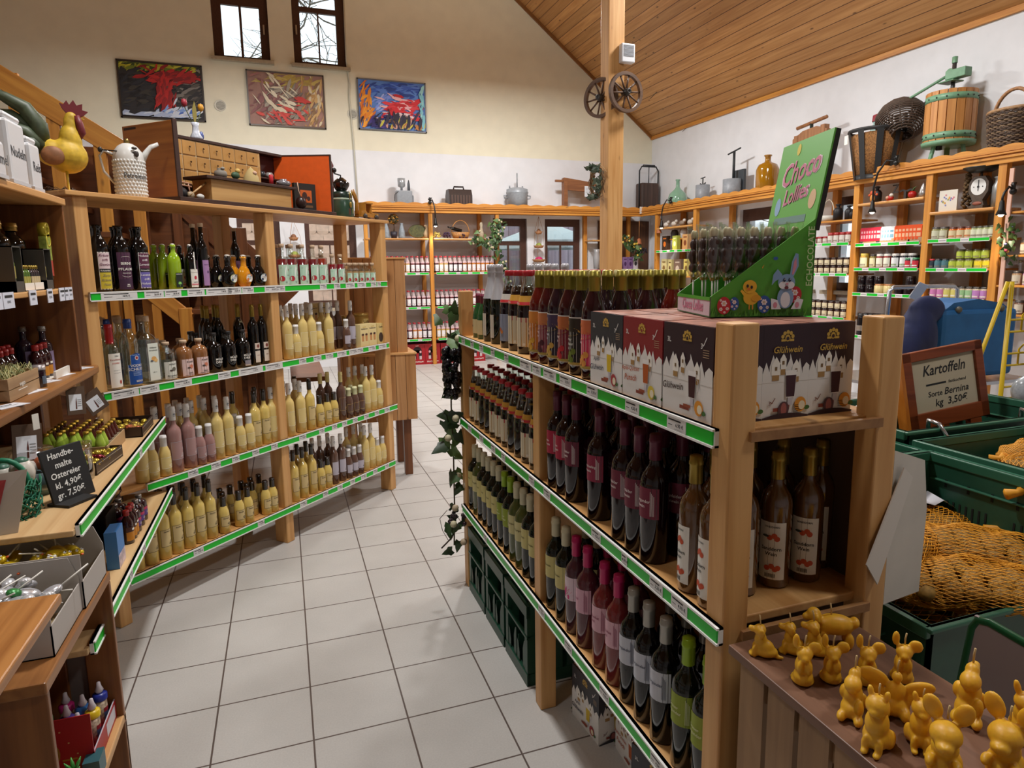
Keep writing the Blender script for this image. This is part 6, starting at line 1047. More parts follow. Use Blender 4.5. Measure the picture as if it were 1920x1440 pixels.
for k in range(7):
    x, y = -.60-.03*(k % 3)-.01*k, 1.78+.02*k; b = MB(); pts = [(0, 0, 0), (0, 0, .085), (.004, 0, .10), (.014, 0, .108), (.024, 0, .10), (.027, 0, .088)]; b.tube(pts, .0038, M('#d9d0d0', .3), 7); b.tube(pts[:2], .0041, M('#b05a62', .3), 4); o = b.build('candy_cane', loc=(x, y, .275), rz=k*.8); o.rotation_euler = (.15*math.sin(k), .12*math.cos(k), k*.8); reg(o, 'red and white candy cane', 'before the red box', '', 'candy canes', 'sweet')
for k, c in enumerate(('#d9822c', '#d9c02c', '#c9501e')): b = MB(); b.lathe([(0, 0), (.012, .01), (.019, .035), (.014, .06), (0, .066)], M(c, .3, .3), 10); 
for k, c in enumerate(('#d9822c', '#d9c02c', '#c9501e')):
    e = T0('foil_carrot', (-.575-.012*k, 1.815+.045*k, .274), k*1.0, ('orange', 'yellow', 'dark orange')[k]+' foil carrot before the red box', 'sweet', 'foil carrots'); b = MB(); b.lathe([(0, 0), (.012, .01), (.019, .035), (.014, .06), (0, .066)], M(c, .3, .3), 10); b.build('carrot', e); b = MB(); [b.tube([(0, 0, .06), (.012*math.cos(a), .012*math.sin(a), .08), (.02*math.cos(a), .02*math.sin(a), .095)], [.004, .005, .001], M('#3f8a3a', .3, .2), 5) for a in (0, 1.2, 2.4, 3.6, 5)]; b.build('leaf', e)
b = MB(); b.box(-.03, .03, -.02, .02, 0, .055, M('#2f5a62', .4)); tag(b.build('teal_box', loc=(-.57, 1.97, .2735), rz=PI/2), 'small teal box at the front of the lower board', 'box')
# ================================================================ goods on the back wall shelf
def jbottle(c, fr, h=.282, r=.037):
    b = MB(); b.lathe([(0, 0), (r*.95, 0), (r, .01), (r, h*.56), (r*.93, h*.62)], M(c, .2), 10); b.lathe([(r*.93, h*.62), (r*.62, h*.76), (r*.42, h*.88), (r*.42, h*.92)], M('#b5a3a3', .2), 10); b.lathe([(r*.52, h*.91), (r*.52, h*.99), (0, h)], M('#9c1f2c', .4), 10)
    b.rect(-r*.95, r*.95, h*.10, h*.48, M('#e9e6e8', .5), r); b.disc(0, h*.2, r*.5, r*.45, M(fr, .5), r, L=2, n=9); b.rect(-r, r, h*.555, h*.66, M('#dcc3c8', .5), r*.99, L=1); b.rect(-r*.5, r*.6, h*.575, h*.60, M('#b8404c', .5), r*.99, L=2); return proto(b.build('juice_bottle', link=False))
JB = {'red': jbottle('#5c1018', '#b02030'), 'orange': jbottle('#c97a2c', '#d9822c'), 'yellow': jbottle('#c9a45a', '#d9b04a'), 'dark purple': jbottle('#1f0d1a', '#4a1a3a'), 'cherry': jbottle('#3a0a12', '#9a1830'), 'amber': jbottle('#a8621f', '#c98a3a')}
def put_raw2(pr, loc, rz, s): o = put_raw(pr, loc, rz); o.scale = (s,)*3; return o
BW = ['back wall shelf, upper row, %s bay', 'back wall shelf, middle row, %s bay', 'back wall shelf, lower row, %s bay']
spec = {(1.565, 0): 'red orange orange yellow red red orange yellow red red red red'.split(), (1.565, 1): 'cherry,yellow,yellow,cherry,cherry,cherry,amber,amber,orange,orange,orange,orange,orange'.split(','), (.99, 0): ['yellow', 'dark purple', 'dark purple', 'red', 'red', 'dark purple', 'yellow', 'red', 'dark purple', 'red', 'red', 'red'], (.99, 1): ['cherry', 'cherry', 'red', 'red', 'dark purple', 'dark purple', 'dark purple', 'red', 'red', 'cherry', 'cherry', 'red', 'red'], (.445, 0): ['dark purple', 'dark purple', 'dark purple', 'dark purple', 'orange', 'orange', 'red', 'red', 'orange', 'orange', 'cherry', 'cherry'], (.445, 1): ['yellow', 'yellow', 'yellow', 'amber', 'red', 'red', 'red', 'orange', 'orange', 'red', 'red', 'red', 'red']}
for (z, bay), cs in spec.items():
    t0 = .11 if bay == 0 else 1.19; wh = BW[[1.565, .99, .445].index(z)] % ('left', 'right')[bay]; stp = .92/11 if bay == 0 else .98/12
    for i, c in enumerate(cs):
        for j in range(2): reg(put_raw(JB[c], B.w(t0+stp*i, .055+.09*j, z+.001), RND.uniform(-.1, .1)), c+' juice bottle', wh, ('in front', 'behind')[j], 'juice bottles on the back wall shelf', 'bottle')
def rcrate():
    b = MB(); r_ = M('#a3121f', .4); d_ = M('#1a0c10', .6); W, H, D = .262, .355, .38; b.box(-W/2, W/2, 0, D, 0, H, r_); b.rect(-W*.28, W*.28, .10, .25, d_, y0=0); b.disc(0, .25, W*.28, .06, d_, y0=0); b.rect(-W*.08, W*.08, .07, .20, r_, y0=0, L=3)
    for s in (-1, 1): b.rect(s*W*.2-.02, s*W*.2+.02, .09, .15, M('#c9b3b6', .5), y0=0, L=3); b.disc(s*W*.2, .22, .018, .022, M('#d9aab0', .5), y0=0, L=3)
    b.text('FRUCHTSAFT', 0, .045, .034, PAPER, y0=0, L=3); b.text('SAFT', 0, .325, .026, PAPER, y0=0, L=3); b.box(-W/2-.003, W/2+.003, -.003, D, H-.02, H, r_); b.box(-W/2-.003, W/2+.003, -.003, D, 0, .015, r_); return proto(b.build('juice_crate', link=False))
rc_ = rcrate()
for i, x in enumerate((1.58, 1.845, 2.11, 2.375-.0, 2.65, 2.92, 3.19)): reg(put_raw(rc_, (x, 11.36, 0), 0), 'red juice crate', 'on the floor under the back wall shelf', '', 'red juice crates', 'crate')
zB = 2.138
for i, x in enumerate((1.68, 1.935)): b = MB(); b.lathe([(0, 0), (.055, 0), (.058, .02), (.05, .12), (.03, .2), (.024, .23), (.03, .25), (.02, .25), (0, .24)], M('#8a949c', .5, nz=.25), 14); tag(b.build('vase', loc=(x, 11.44, zB)), 'grey-blue slender vase '+('left' if i == 0 else 'right')+' of the topiary on the rustic board', 'vase', 'grey-blue vases')
e = T0('topiary', (1.80, 11.42, zB), 0, 'little orange-leaved topiary ball in dark pot on the rustic board', 'plant'); b = MB(); b.lathe([(0, 0), (.045, 0), (.06, .11), (.052, .11), (0, .1)], M('#2a2430', .5), 12); b.build('pot', e); b = MB(); b.tube([(0, 0, .1), (.01, 0, .18), (0, 0, .25)], .009, M('#4a3420', .7), 6); b.build('trunk', e); b = MB()
for k in range(110): a, c = RND.uniform(0, 6.28), RND.uniform(-1, 1); q = math.sqrt(1-c*c); p = Vector((q*math.cos(a), q*math.sin(a), c))*.075; b.ball((p.x, p.y, p.z+.315), (.02, .02, .012), M(RND.choice(('#b8782a', '#5c4a1e', '#c9923a', '#3f3a1a')), .6), 6, 4)
o = b.build('foliage', e); o['kind'] = 'stuff'
e = T0('wicker_bowl', (2.2, 11.44, zB), 0, 'upright wicker tray with leaves beside the goose figure', 'basket'); b = MB(); b.lathe([(.15, -.02), (.155, 0), (.15, .02)], M('#a8843f', .6, nz=.3), 24, TR(0, 0, .12, rx=PI/2-.2), sy=.75); b.lathe([(0, .01), (.15, .01)], M('#4a4a22', .7, nz=.5, scale=25), 24, TR(0, 0, .12, rx=PI/2-.2), sy=.75); b.build('tray', e)
b = MB(); b.tube([(2.36, 11.42, zB), (2.34, 11.42, zB+.08), (2.36, 11.42, zB+.17), (2.35, 11.42, zB+.21), (2.31, 11.42, zB+.215)], [.045, .05, .022, .022, .006], M('#c9b08a', .6), 10); tag(b.build('goose_figure'), 'pale goose figure next to the lamp post on the rustic board', 'figurine')
def grapes(name, loc, c, label, n=34, s=1):
    b = MB()
    for k in range(n): z = RND.uniform(0, .09); q = .055*(1-z/.16); a = RND.uniform(0, 6.28); b.ball((q*math.cos(a)*s*1.3, q*math.sin(a)*s, (z+.014)*s), .016*s, M(c, .3), 8, 5)
    return tag(b.build(name, loc=loc), label, 'grapes')
grapes('grape_bunch', (2.52, 11.40, zB), '#c9b45a', 'yellow artificial grapes on the rustic board'); grapes('grape_bunch', (2.69, 11.40, zB), '#4a3450', 'purple artificial grapes on the rustic board')
e = T0('handled_basket', (2.94, 11.42, zB), 0, 'small wicker basket with arched handle on the rustic board', 'basket'); wk = M('#b07a42', .6, nz=.35, scale=60); b = MB(); b.lathe([(0, 0), (.13, 0), (.165, .11), (.155, .11), (.12, .01), (0, .01)], wk, 20, sy=.6); b.build('basket', e); b = MB(); b.tube([(.155*math.cos(a), 0, .1+.21*math.sin(a)) for a in [PI*k/12 for k in range(13)]], .008, wk, 6); b.build('handle', e)
b = MB(); b.lathe([(a*.03, z*.26) for a, z in P_WINE], DARK, 10, TR(-.02, 0, .13, ry=-1.3)); o = b.build('wine_bottle', loc=(2.98, 11.42, zB)); tag(o, 'dark bottle lying in the handled basket', 'bottle'); grapes('grape_bunch', (2.96, 11.36, zB+.0), '#3a2036', 'dark grapes before the handled basket', 16)
def leafm(c): return M(c, .5)
LC_ = [leafm('#2f4a24'), leafm('#3f5c2e'), leafm('#5c7a44'), leafm('#253a1e')]
def leaf(b, p, s, d, mat=None):
    """a five-lobed ivy leaf at p, tip along d, faces roughly towards the aisle"""
    d = Vector(d).normalized(); n = Vector((RND.gauss(-.4, .4), RND.gauss(-1, .3), RND.gauss(.3, .4))); n = (n-d*n.dot(d)).normalized(); q = d.cross(n)
    P = [(0, 0), (.30, -.16), (.42, .22), (.27, .40), (.2, .62), (0, 1), (-.2, .62), (-.27, .40), (-.42, .22), (-.30, -.16)]
    V = [tuple(Vector(p)+(q*x+d*y+n*(-.25*abs(x)-.15*y*y))*s) for x, y in P]+[tuple(Vector(p)+d*.3*s)]
    b.add(V, [(10, k, (k+1) % 10) for k in range(10)], mat or RND.choice(LC_), True)
def ivy(name, path, n, s, label, fl=None, spread=.05, extra=None):
    e = T0(name, path[0], 0, label, 'garland'); o0 = Vector(path[0]); b = MB(); b.tube([tuple(Vector(p)-o0) for p in path], .004, M('#4a3c24', .7), 5); b.build('vine', e); b = MB()
    for k in range(n):
        i = RND.randrange(len(path)-1); u = RND.random(); p = Vector(path[i]).lerp(Vector(path[i+1]), u)-o0+Vector((RND.gauss(0, spread), RND.gauss(-.02, spread*.6), RND.gauss(0, spread))); leaf(b, p, s*RND.uniform(.7, 1.2), (RND.gauss(-.2, .6), RND.gauss(-.2, .3), RND.gauss(-.6, .5)))
        if fl and k % 4 == 0: b.ball(tuple(p+Vector((.02, -.02, 0))), s*.25, M(RND.choice(fl), .6), 6, 4)
    o = b.build('leaves', e); o['kind'] = 'stuff'; return e
ivy('ivy_garland', [(3.15, 11.28, 2.14), (3.35, 11.27, 2.05), (3.5, 11.26, 2.1), (3.57, 11.26, 2.45), (3.58, 11.26, 2.0), (3.6, 11.26, 1.6), (3.62, 11.26, 1.2)], 130, .085, 'green ivy garland winding round the post beside the right windows', ['#c9c09a'])
b = MB(); b.lathe([(0, 0), (.05, 0), (.045, .1), (.02, .2), (.03, .24), (.02, .28), (0, .29)], M('#b5a88f', .7, nz=.2), 10); tag(b.build('cloth_doll', loc=(3.32, 11.45, zB)), 'pale cloth doll by the ivy on the rustic board', 'doll')
def hanging_baskets(x, y, z, label, n=3, s=1):
    e = T0('hanging_baskets', (x, y, z), 0, label, 'basket', 'hanging tiered baskets'); wk = M('#a8744a', .6, nz=.3, scale=60); b = MB()
    for k in range(3): a = 2.1*k; b.tube([(0, 0, 0), (.09*math.cos(a)*s, .09*math.sin(a)*s, -.25*s), (.13*math.cos(a)*s, .13*math.sin(a)*s, -.30*s*n)], .003, wk, 4)
    b.build('cord', e)
    for k in range(n): b = MB(); z_ = -.25*s*(k+1)-.02; r_ = (.07+.03*k)*s; b.lathe([(0, z_-.05*s), (r_*.7, z_-.045*s), (r_, z_), (r_*.92, z_), (0, z_-.03*s)], wk, 14); b.build('basket', e); b = MB(); b.ball((0, 0, z_), (r_*.6, r_*.6, .05*s), M(('#8a5a3a', '#9aa84a', '#c92a6a')[k % 3], .6), 8, 6); b.build('filling', e)
hanging_baskets(4.45, 11.6, 2.55, 'three-tier hanging baskets between the right lower windows'); hanging_baskets(.22, 11.6, 2.45, 'hanging wicker bowl between the left lower windows', 2, 1.1)
for i, (x, y, z) in enumerate(((5.72, 11.24, 2.1), (6.42, 10.7, 2.22), (6.3, 11.2, 2.05))):
    e = T0('clay_bell', (x, y, z), 0, ('clay bell hanging on the post left of the timber post', 'clay bell hanging at the rustic board of the corner bay', 'clay bell hanging on a cord in the corner bay')[i], 'bell', 'hanging clay bells'); b = MB(); b.lathe([(.055, 0), (.045, .02), (.035, .08), (.015, .1), (0, .105)], M('#b06a42', .6), 14); b.build('bell', e); b = MB(); b.tube([(0, 0, .1), (0, 0, .42)], .006, M('#b07a4a', .7), 5); b.build('cord', e)
ivy('flower_garland', [(6.0, 11.25, 2.15), (6.15, 11.22, 2.0), (6.3, 11.2, 1.95), (6.25, 11.2, 1.75)], 60, .09, 'dried flower garland hanging in the corner bay', ['#d9b84a', '#d9cfb0', '#e0c060']); grapes('grape_bunch', (6.36, 11.12, 1.86), '#241a24', 'dark hanging grapes in the corner bay', 26)
ivy('flower_bunch', [(5.78, 11.25, 1.95), (5.8, 11.24, 1.75)], 18, .07, 'yellow flower bunch left behind the timber post', ['#d9c03a'])
def cartons(lst, S_, z, d, wh, grp):
    for t, w, h, c, c2, lk in lst:
        b = MB(); b.box(-w/2, w/2, 0, .07, 0, h, M(c, .5)); b.disc(0, h*.45, w*.25, h*.18, M(c2, .5), y0=0); b.rect(-w*.3, w*.3, h*.78, h*.86, M(c2, .5), y0=0); reg(b.build('gift_carton', loc=S_.w(t, d, z), rz=S_.rz), lk, wh, '', grp, 'carton')
cartons([(4.58, .16, .21, '#b3a76e', '#e3e0d5', 'olive-beige carton'), (4.8, .10, .23, '#8a6a9c', '#4a2a5a', 'purple carton'), (4.91, .10, .23, '#8a6a9c', '#4a2a5a', 'purple carton'), (5.02, .10, .24, '#d9d3dc', '#3a3a44', 'white and black carton')], B, 1.581, .05, 'in the corner bay', 'cartons in the corner bay')
b = MB(); b.lathe([(0, 0), (.06, 0), (.07, .2), (.05, .3), (.06, .36), (0, .36)], M('#a8a8aa', .4, .2), 12); tag(b.build('lantern', loc=(5.55, 11.45, 1.6)), 'grey lantern standing left of the timber post', 'lantern')
# ---- goods on the right wall shelf
def rw(o, y, z, d=.06, rz=0): o.location = RU.w(11.3-y, d, z); o.rotation_euler = (0, 0, -PI/2+rz); return o
cartons([(11.3-10.55, .17, .26, '#3a2a20', '#d9762a', 'black and orange gift carton'), (11.3-10.22, .15, .25, '#a8b04a', '#dfe3b0', 'lime carton'), (11.3-9.9, .17, .26, '#d9a86a', '#8a4a2a', 'peach carton')], RU, 1.906, .05, 'on the green-edged board right of the corner', 'cartons on the right wall shelf')
cartons([(11.3-10.56, .17, .30, '#d9cc94', '#8a6a3a', 'cream carton'), (11.3-10.36, .11, .29, '#d6c98c', '#6a4a2a', 'cream carton'), (11.3-10.12, .22, .29, '#7c6454', '#d0bfae', 'brown carton'), (11.3-9.85, .15, .29, '#dac66a', '#7a5a2a', 'yellow carton')], RU, 1.461, .05, 'on the lower board right of the corner', 'cartons on the right wall shelf')
for i, y in enumerate((10.55, 10.3, 10.05, 9.8)): b = MB(); b.ball((0, 0, .05), (.07, .045, .045), M(('#d0cbc2', '#c9c2b8', '#8a7a6a', '#bdb5a8')[i], .6)); b.ball((.07, 0, .09), (.03, .028, .03), M('#c9c2b8', .6)); reg(rw(b.build('animal_figure'), y, 2.311, .08), 'small pale animal figure', 'on the rustic board right of the corner', '', 'animal figures', 'figurine')
for i, y in enumerate((10.4, 10.1)): b = MB(); b.lathe([(0, 0), (.06, 0), (.07, .1), (.05, .15), (0, .16)], M(('#3a3438', '#c9c6c4')[i], .5), 12); tag(rw(b.build('crock'), y, 2.111, .16), ('dark' if i == 0 else 'white')+' crock on the small board right of the corner', 'crock')
def jar(c, lid, lab, h=.10, r=.04, lab2=None, z0=.1, z1=.72):
    b = MB(); b.lathe([(0, 0), (r*.96, 0), (r, .006), (r, h*.80), (r*.85, h*.87), (0, h*.87)], M(c, .2), 10); b.lathe([(r*.93, h*.84), (r*.93, h), (0, h)], M(lid, .4), 10)
    if lab: b.rect(-r*1.2, r*1.2, h*z0, h*z1, M(lab, .5), r); b.rect(-r*.8, r*.8, h*(z0+.08), h*(z0+.2), M(lab2 or '#8a7a6a', .5), r, L=2)
    return proto(b.build('jar', link=False))
def rowR(pr, ys, z, lk, wh, row='in front', d=.055, grp='jars on the right wall shelf', s=1):
    for y in ys: o = put_raw(pr, RU.w(11.3-y, d, z), RU.rz); o.scale = (s,)*3; reg(o, lk, wh, row, grp, 'jar')
R_ = lambda a, b_, n: [a+(b_-a)*k/(n-1) for k in range(n)]
j_red = jar('#7a1a1e', '#a02428', '#d9cfc4'); j_lab = jar('#3a1a12', '#2a1c18', '#dccfae', .098, .042); j_dk = jar('#170d12', '#2a1d1a', None, .10, .052); j_cr = jar('#cfc08a', '#a8703c', None, .11, .062)
wB, wC, wD = 'by side window', 'right of chocolate display', 'below kitchen scale'
rowR(j_red, R_(7.1, 6.75, 5), 1.896, 'red jam jar', 'upper board '+wB, s=.9); rowR(jar('#8a2a22', '#a82a2a', '#d9d3ca', .13, .042), R_(6.66, 6.38, 4), 1.896, 'tall red jam jar', 'upper board '+wB)
for z, nm in ((1.526, 'middle'), (.991, 'lower')):
    for k in range(2): rowR(j_lab, R_(7.1, 6.38, 8), z+.0985*k, 'dark jar with cream label', nm+' board '+wB, ('front bottom layer', 'front top layer')[k]); rowR(j_lab, R_(7.06, 6.4, 7), z+.0985*k, 'dark jar with cream label', nm+' board '+wB, ('rear bottom layer', 'rear top layer')[k], .15)
def weight(): b = MB(); b.lathe([(0, 0), (.055, 0), (.058, .12), (.04, .15), (.02, .16), (.02, .175), (.035, .19), (.03, .2), (0, .205)], M('#1d1c1e', .5, .2), 12); return proto(b.build('iron_weight', link=False))
wg = weight()
for y, s in ((6.62, 1.0), (6.45, .85), (6.40, .6), (6.05, .9)): reg(put_raw2(wg, RU.w(11.3-y, .1, 2.171 if y > 6.2 else 2.336-.03+.031), RU.rz, s), 'black iron weight', 'on the upper board '+wB if y > 6.2 else 'on the rustic board '+wC, '', 'iron weights', 'weight')
e = T0('wire_basket', RU.w(11.3-6.8, .12, 2.171), RU.rz, 'white wire basket with tall handle on the board beside the side window', 'basket'); b = MB(); b.lathe([(0, 0), (.1, 0), (.13, .07), (.12, .07), (0, .01)], M('#cfcac0', .6), 14); b.build('basket', e); b = MB(); b.tube([(.1*math.cos(a), 0, .05+.22*math.sin(a)) for a in [PI*k/10 for k in range(11)]], .007, M('#c9c0ae', .6), 6); b.build('handle', e)
# bay C
for i, (y, lk) in enumerate(((6.07, 'orange troll figure'), (5.84, 'red and white gnome figure'), (5.55, 'tomato figure'), (5.42, 'silver pear figure'))):
    b = MB()
    if i == 0: b.ball((0, 0, .05), (.035, .03, .05), M('#c9843a', .6)); b.ball((0, 0, .11), (.04, .03, .03), M('#c9562a', .6)); b.ball((.05, 0, .09), (.02, .01, .015), M('#c9562a', .6), 8, 5); b.ball((-.05, 0, .09), (.02, .01, .015), M('#c9562a', .6), 8, 5)
    elif i == 1: b.ball((0, 0, .03), (.05, .03, .03), M('#b8241f', .5)); b.ball((.03, -.01, .06), (.025, .02, .02), M('#d9d3c9', .5)); b.ball((-.01, -.02, .035), (.02, .02, .02), M('#d0a48a', .5))
    elif i == 2: b.ball((0, 0, .04), (.045, .045, .04), M('#b01f1c', .35)); b.tube([(0, 0, .07), (.02, 0, .11), (.05, 0, .12)], [.012, .008, .002], M('#3a5a2a', .5), 6)
    else: b.lathe([(0, 0), (.04, .005), (.045, .04), (.03, .09), (.02, .12), (.008, .15), (0, .155)], M('#a8a6a4', .25, .7), 14)
    tag(rw(b.build('figurine'), y, 2.336), lk+' on the rustic board '+wC, 'figurine')
b = MB(); b.text('Z', -.10, .12, .13, M('#2a211c', .6), y0=0); stroke(b, [(-.04, .09), (0, .10), (.04, .085), (.09, .10), (.14, .09)], .02, M('#2a211c', .6), y0=0); b.box(.02, .05, -.01, .01, 0, .085, M('#2a211c', .6)); o = rw(b.build('iron_lettering'), 5.68, 2.336, .07); o.modifiers.new('s', 'SOLIDIFY').thickness = .006; tag(o, 'small black iron lettering starting with Z on the rustic board', 'ornament')
def packet(c, c2): b = MB(); b.box(-.034, .034, -.012, .012, 0, .14, M(c, .4)); b.rect(-.022, .022, .03, .07, M(c2, .5), y0=-.012); b.rect(-.02, .02, .09, .115, M(c2, .5), y0=-.012); b.box(-.034, .034, -.002, .002, .14, .155, M(c, .4)); return proto(b.build('sweet_packet', link=False))
for (c, c2, lk), ys in (((('#b8203a', '#d9a0a8', 'red sweet packet')), R_(6.16, 5.94, 7)), ((('#d9dfe3', '#6a9ab5', 'white-blue sweet packet')), R_(5.87, 5.76, 4)), ((('#d9521f', '#e3b08a', 'orange sweet packet')), R_(5.69, 5.42, 7))):
    pr = packet(c, c2)
    for y in ys: reg(put_raw(pr, RU.w(11.3-y, .05, 1.90), RU.rz+.15), lk, 'upper board '+wC, 'in front', 'sweet packets', 'packet'); reg(put_raw(pr, RU.w(11.3-y+.01, .09, 1.90), RU.rz+.15), lk, 'upper board '+wC, 'behind', 'sweet packets', 'packet')
for i, y in enumerate((6.06, 5.82, 5.62, 5.45)): b = MB(); b.box(-.095, .095, -.02, .11, 0, .003, cd); b.box(-.095, .095, -.022, -.019, 0, .05, M('#a88a6a', .7)); reg(rw(b.build('packet_tray'), y, 1.871), 'brown carton tray with sweet packets', 'upper board '+wC, '', 'packet trays', 'tray')
rowR(jar('#b08c3a', '#c9b04a', '#dfe3c0', .17, .052), [6.12], 1.591, 'large mustard jar', 'middle board '+wC); rowR(jar('#7a6a2a', '#3a3028', '#d9d6b0', .16, .04), [6.0], 1.591, 'olive jar', 'middle board '+wC); rowR(jar('#7a1a18', '#c9c6c0', '#dfe0d0', .16, .045), [5.9, 5.8], 1.591, 'red preserve jar', 'middle board '+wC)
rowR(jar('#15131c', '#b9b6b2', '#d9dde0', .16, .048, '#6a8a4a'), [5.69, 5.58, 5.48], 1.591, 'dark preserve jar', 'middle board '+wC); rowR(jar('#1a1a1c', '#1f7a4a', '#c02a3a', .11, .04, '#e3e3e0'), [5.50, 5.41], 1.591, 'black-red jar with green lid', 'middle board '+wC, d=-.0+.03); rowR(jar('#15131c', '#2a2528', None, .14, .045), R_(5.95, 5.4, 6), 1.591, 'dark preserve jar', 'middle board '+wC, 'behind', .17)
rowR(j_dk, [6.14, 6.02, 5.62, 5.5], 1.301, 'flat dark jar', 'lower board '+wC, 'bottom layer'); rowR(j_dk, [6.14, 6.02, 5.9, 5.48], 1.402, 'flat dark jar', 'lower board '+wC, 'top layer'); rowR(j_cr, [5.88, 5.75], 1.301, 'cream preserve jar', 'lower board '+wC, 'bottom layer'); rowR(j_dk, R_(6.1, 5.5, 5), 1.301, 'flat dark jar', 'lower board '+wC, 'behind', .18); rowR(j_dk, [5.9], 1.301, 'flat dark jar', 'lower board '+wC, 'behind', .16)
wi = jar('#140f12', '#1a1516', '#8a8078', .26, .042, z0=.2, z1=.45); rowR(wi, R_(6.12, 5.9, 4), .801, 'tall dark jar', 'bottom board '+wC); rowR(wi, R_(6.12, 5.9, 4), .801, 'tall dark jar', 'bottom board '+wC, 'behind', .15); rowR(j_red, R_(5.75, 5.42, 5), .801, 'red jar', 'bottom board '+wC)
# bay D
b = MB(); b.box(-.10, .10, -.006, .006, 0, .21, M('#d9d3c6', .4))
for k in range(16): b.disc(RND.gauss(0, .03), .11+RND.gauss(0, .025), .010, .010, M(RND.choice(('#c97a8a', '#8a9a5a', '#7a7ab0', '#d9a04a')), .5), y0=-.006, L=2+k*.2, n=7)
tag(rw(b.build('flower_tile'), 5.12, 2.167, .06), 'white picture tile painted with flowers on the rustic board', 'tile')
b = MB()
for k in range(40): a = k*2.4; z = .02+.0085*k; b.ball((.035*math.cos(a)*(1-k/60), .035*math.sin(a)*(1-k/60), z), (.022, .022, .016), M('#5c4426', .8, nz=.3), 6, 4)
tag(rw(b.build('dried_cone'), 4.97, 2.167, .12), 'tall dried brown cone standing beside the kitchen scale', 'ornament')
e = T0('kitchen_scale', RU.w(11.3-4.82, .10, 2.167), RU.rz, 'antique kitchen scale with white dial and black pan', 'scale'); ir = M('#4a3c30', .5, nz=.3); b = MB(); b.box(-.075, .075, -.05, .05, 0, .03, ir); b.prism([(-.07, .03), (.07, .03), (.05, .08), (.1, .16), (.1, .25), (.06, .31), (-.06, .31), (-.1, .25), (-.1, .16), (-.05, .08)], -.03, .03, ir, TR(rx=PI/2)); b.ball((0, -.03, .05), (.05, .01, .02), M('#8a4a34', .5)); b.build('housing', e, bev=.008)
b = MB(); b.disc(0, .21, .078, .08, M('#dfdfdc', .3), y0=-.031, n=24); b.build('dial', e); b = MB(); stroke(b, [(0, .17), (0, .275)], .008, INK, y0=-.033); b.disc(0, .21, .012, .012, INK, y0=-.033, L=4); b.disc(-.045, .21, .006, .006, INK, y0=-.033); b.disc(.045, .21, .006, .006, INK, y0=-.033); b.build('pointer', e)
b = MB(); b.tube([(0, 0, .31), (0, 0, .345)], .012, ir, 8); b.lathe([(0, .345), (.09, .35), (.16, .385), (.165, .395), (.15, .39), (0, .36)], M('#1f2320', .35, .2), 20); b.build('pan', e)
b = MB(); b.lathe([(0, 0), (.075, 0), (.075, .2), (.055, .24), (.055, .27), (.07, .285), (.06, .29), (0, .28)], M('#8f9190', .35, .5), 18); tag(rw(b.build('milk_can'), 4.64, 2.167, .14), 'small aluminium milk can at the end of the rustic board', 'can')
rowR(jar('#8f8a5a', '#4a4440', '#c9cab0', .13, .045), [5.22, 5.13], 1.881, 'bean jar', 'upper board '+wD); rowR(jar('#c9641f', '#5a3026', '#d9c9a0', .12, .042, '#c9642a'), [5.03, 4.945, 4.86], 1.881, 'orange preserve jar', 'upper board '+wD); rowR(jar('#a8b07a', '#4a4a3a', '#d9dcc0', .115, .038), R_(4.80, 4.62, 4), 1.881, 'pale green preserve jar', 'upper board '+wD); rowR(jar('#a8b07a', '#4a4a3a', '#d9dcc0', .115, .042), R_(5.2, 4.65, 6), 1.881, 'pale green preserve jar', 'upper board '+wD, 'behind', .16)
rowR(jar('#1a2026', '#c0303a', '#2a3a44', .10, .03), [5.24], 1.586, 'slim dark jar with red lid', 'middle board '+wD); rowR(jar('#3a6a74', '#202224', '#4f7a84', .10, .04), [5.165, 5.085], 1.586, 'teal jar', 'middle board '+wD); gj = jar('#8f9a3a', '#4a4030', '#b9c94a', .095, .043); yj = jar('#a8923a', '#4a4030', '#dcc92a', .095, .043)
rowR(gj, [5.0, 4.915, 4.83], 1.586, 'lime-labelled jar', 'middle board '+wD, 'bottom layer'); rowR(yj, [4.73, 4.645], 1.586, 'yellow-labelled jar', 'middle board '+wD, 'bottom layer'); rowR(gj, [4.95, 4.86, 4.775, 4.69], 1.682, 'lime-labelled jar', 'middle board '+wD, 'top layer', .09); rowR(gj, [4.95, 4.86, 4.775, 4.69], 1.586, 'lime-labelled jar', 'middle board '+wD, 'behind', .145)
for k, (c, nm) in enumerate((('#c77ab0', 'pink'), ('#c9c06a', 'yellow'), ('#8fb88a', 'green'), ('#b07ab8', 'lilac'))):
    pr = jar('#b0a088', '#2a2624', c, .125, .04, '#e3dcd0'); rowR(pr, [5.19-.155*k, 5.11-.155*k], 1.281, nm+'-labelled spread jar', 'lower board '+wD); rowR(pr, [5.17-.155*k], 1.281, nm+'-labelled spread jar', 'lower board '+wD, 'behind', .15)
rowR(j_dk, R_(5.2, 4.65, 5), .801, 'dark jar', 'bottom board '+wD)
for k, (y, z, c, lk) in enumerate(((4.3, 1.711, '#8a6a4a', 'brown'), (4.2, 1.711, '#a8906a', 'tan'), (4.35, 1.431, '#9a7a5a', 'pale brown'), (4.25, 1.431, '#b88aa8', 'lilac'), (4.15, 1.431, '#c9a0b8', 'pale pink'), (4.3, 1.161, '#6a4a3a', 'dark brown'), (4.2, 1.161, '#8a5a3a', 'brown'))): rowR(jar(c, '#3a3230', '#c9bfae', .13, .042), [y], z, lk+' jar', 'on board behind the yellow rack')
ivy('dried_flowers', [(6.38, 4.45, 2.0), (6.36, 4.42, 1.8), (6.36, 4.4, 1.65)], 34, .06, 'bunch of dried flowers hanging on the pale strut', ['#c9a04a', '#a8405a', '#8a7a5a', '#6a6a94'])
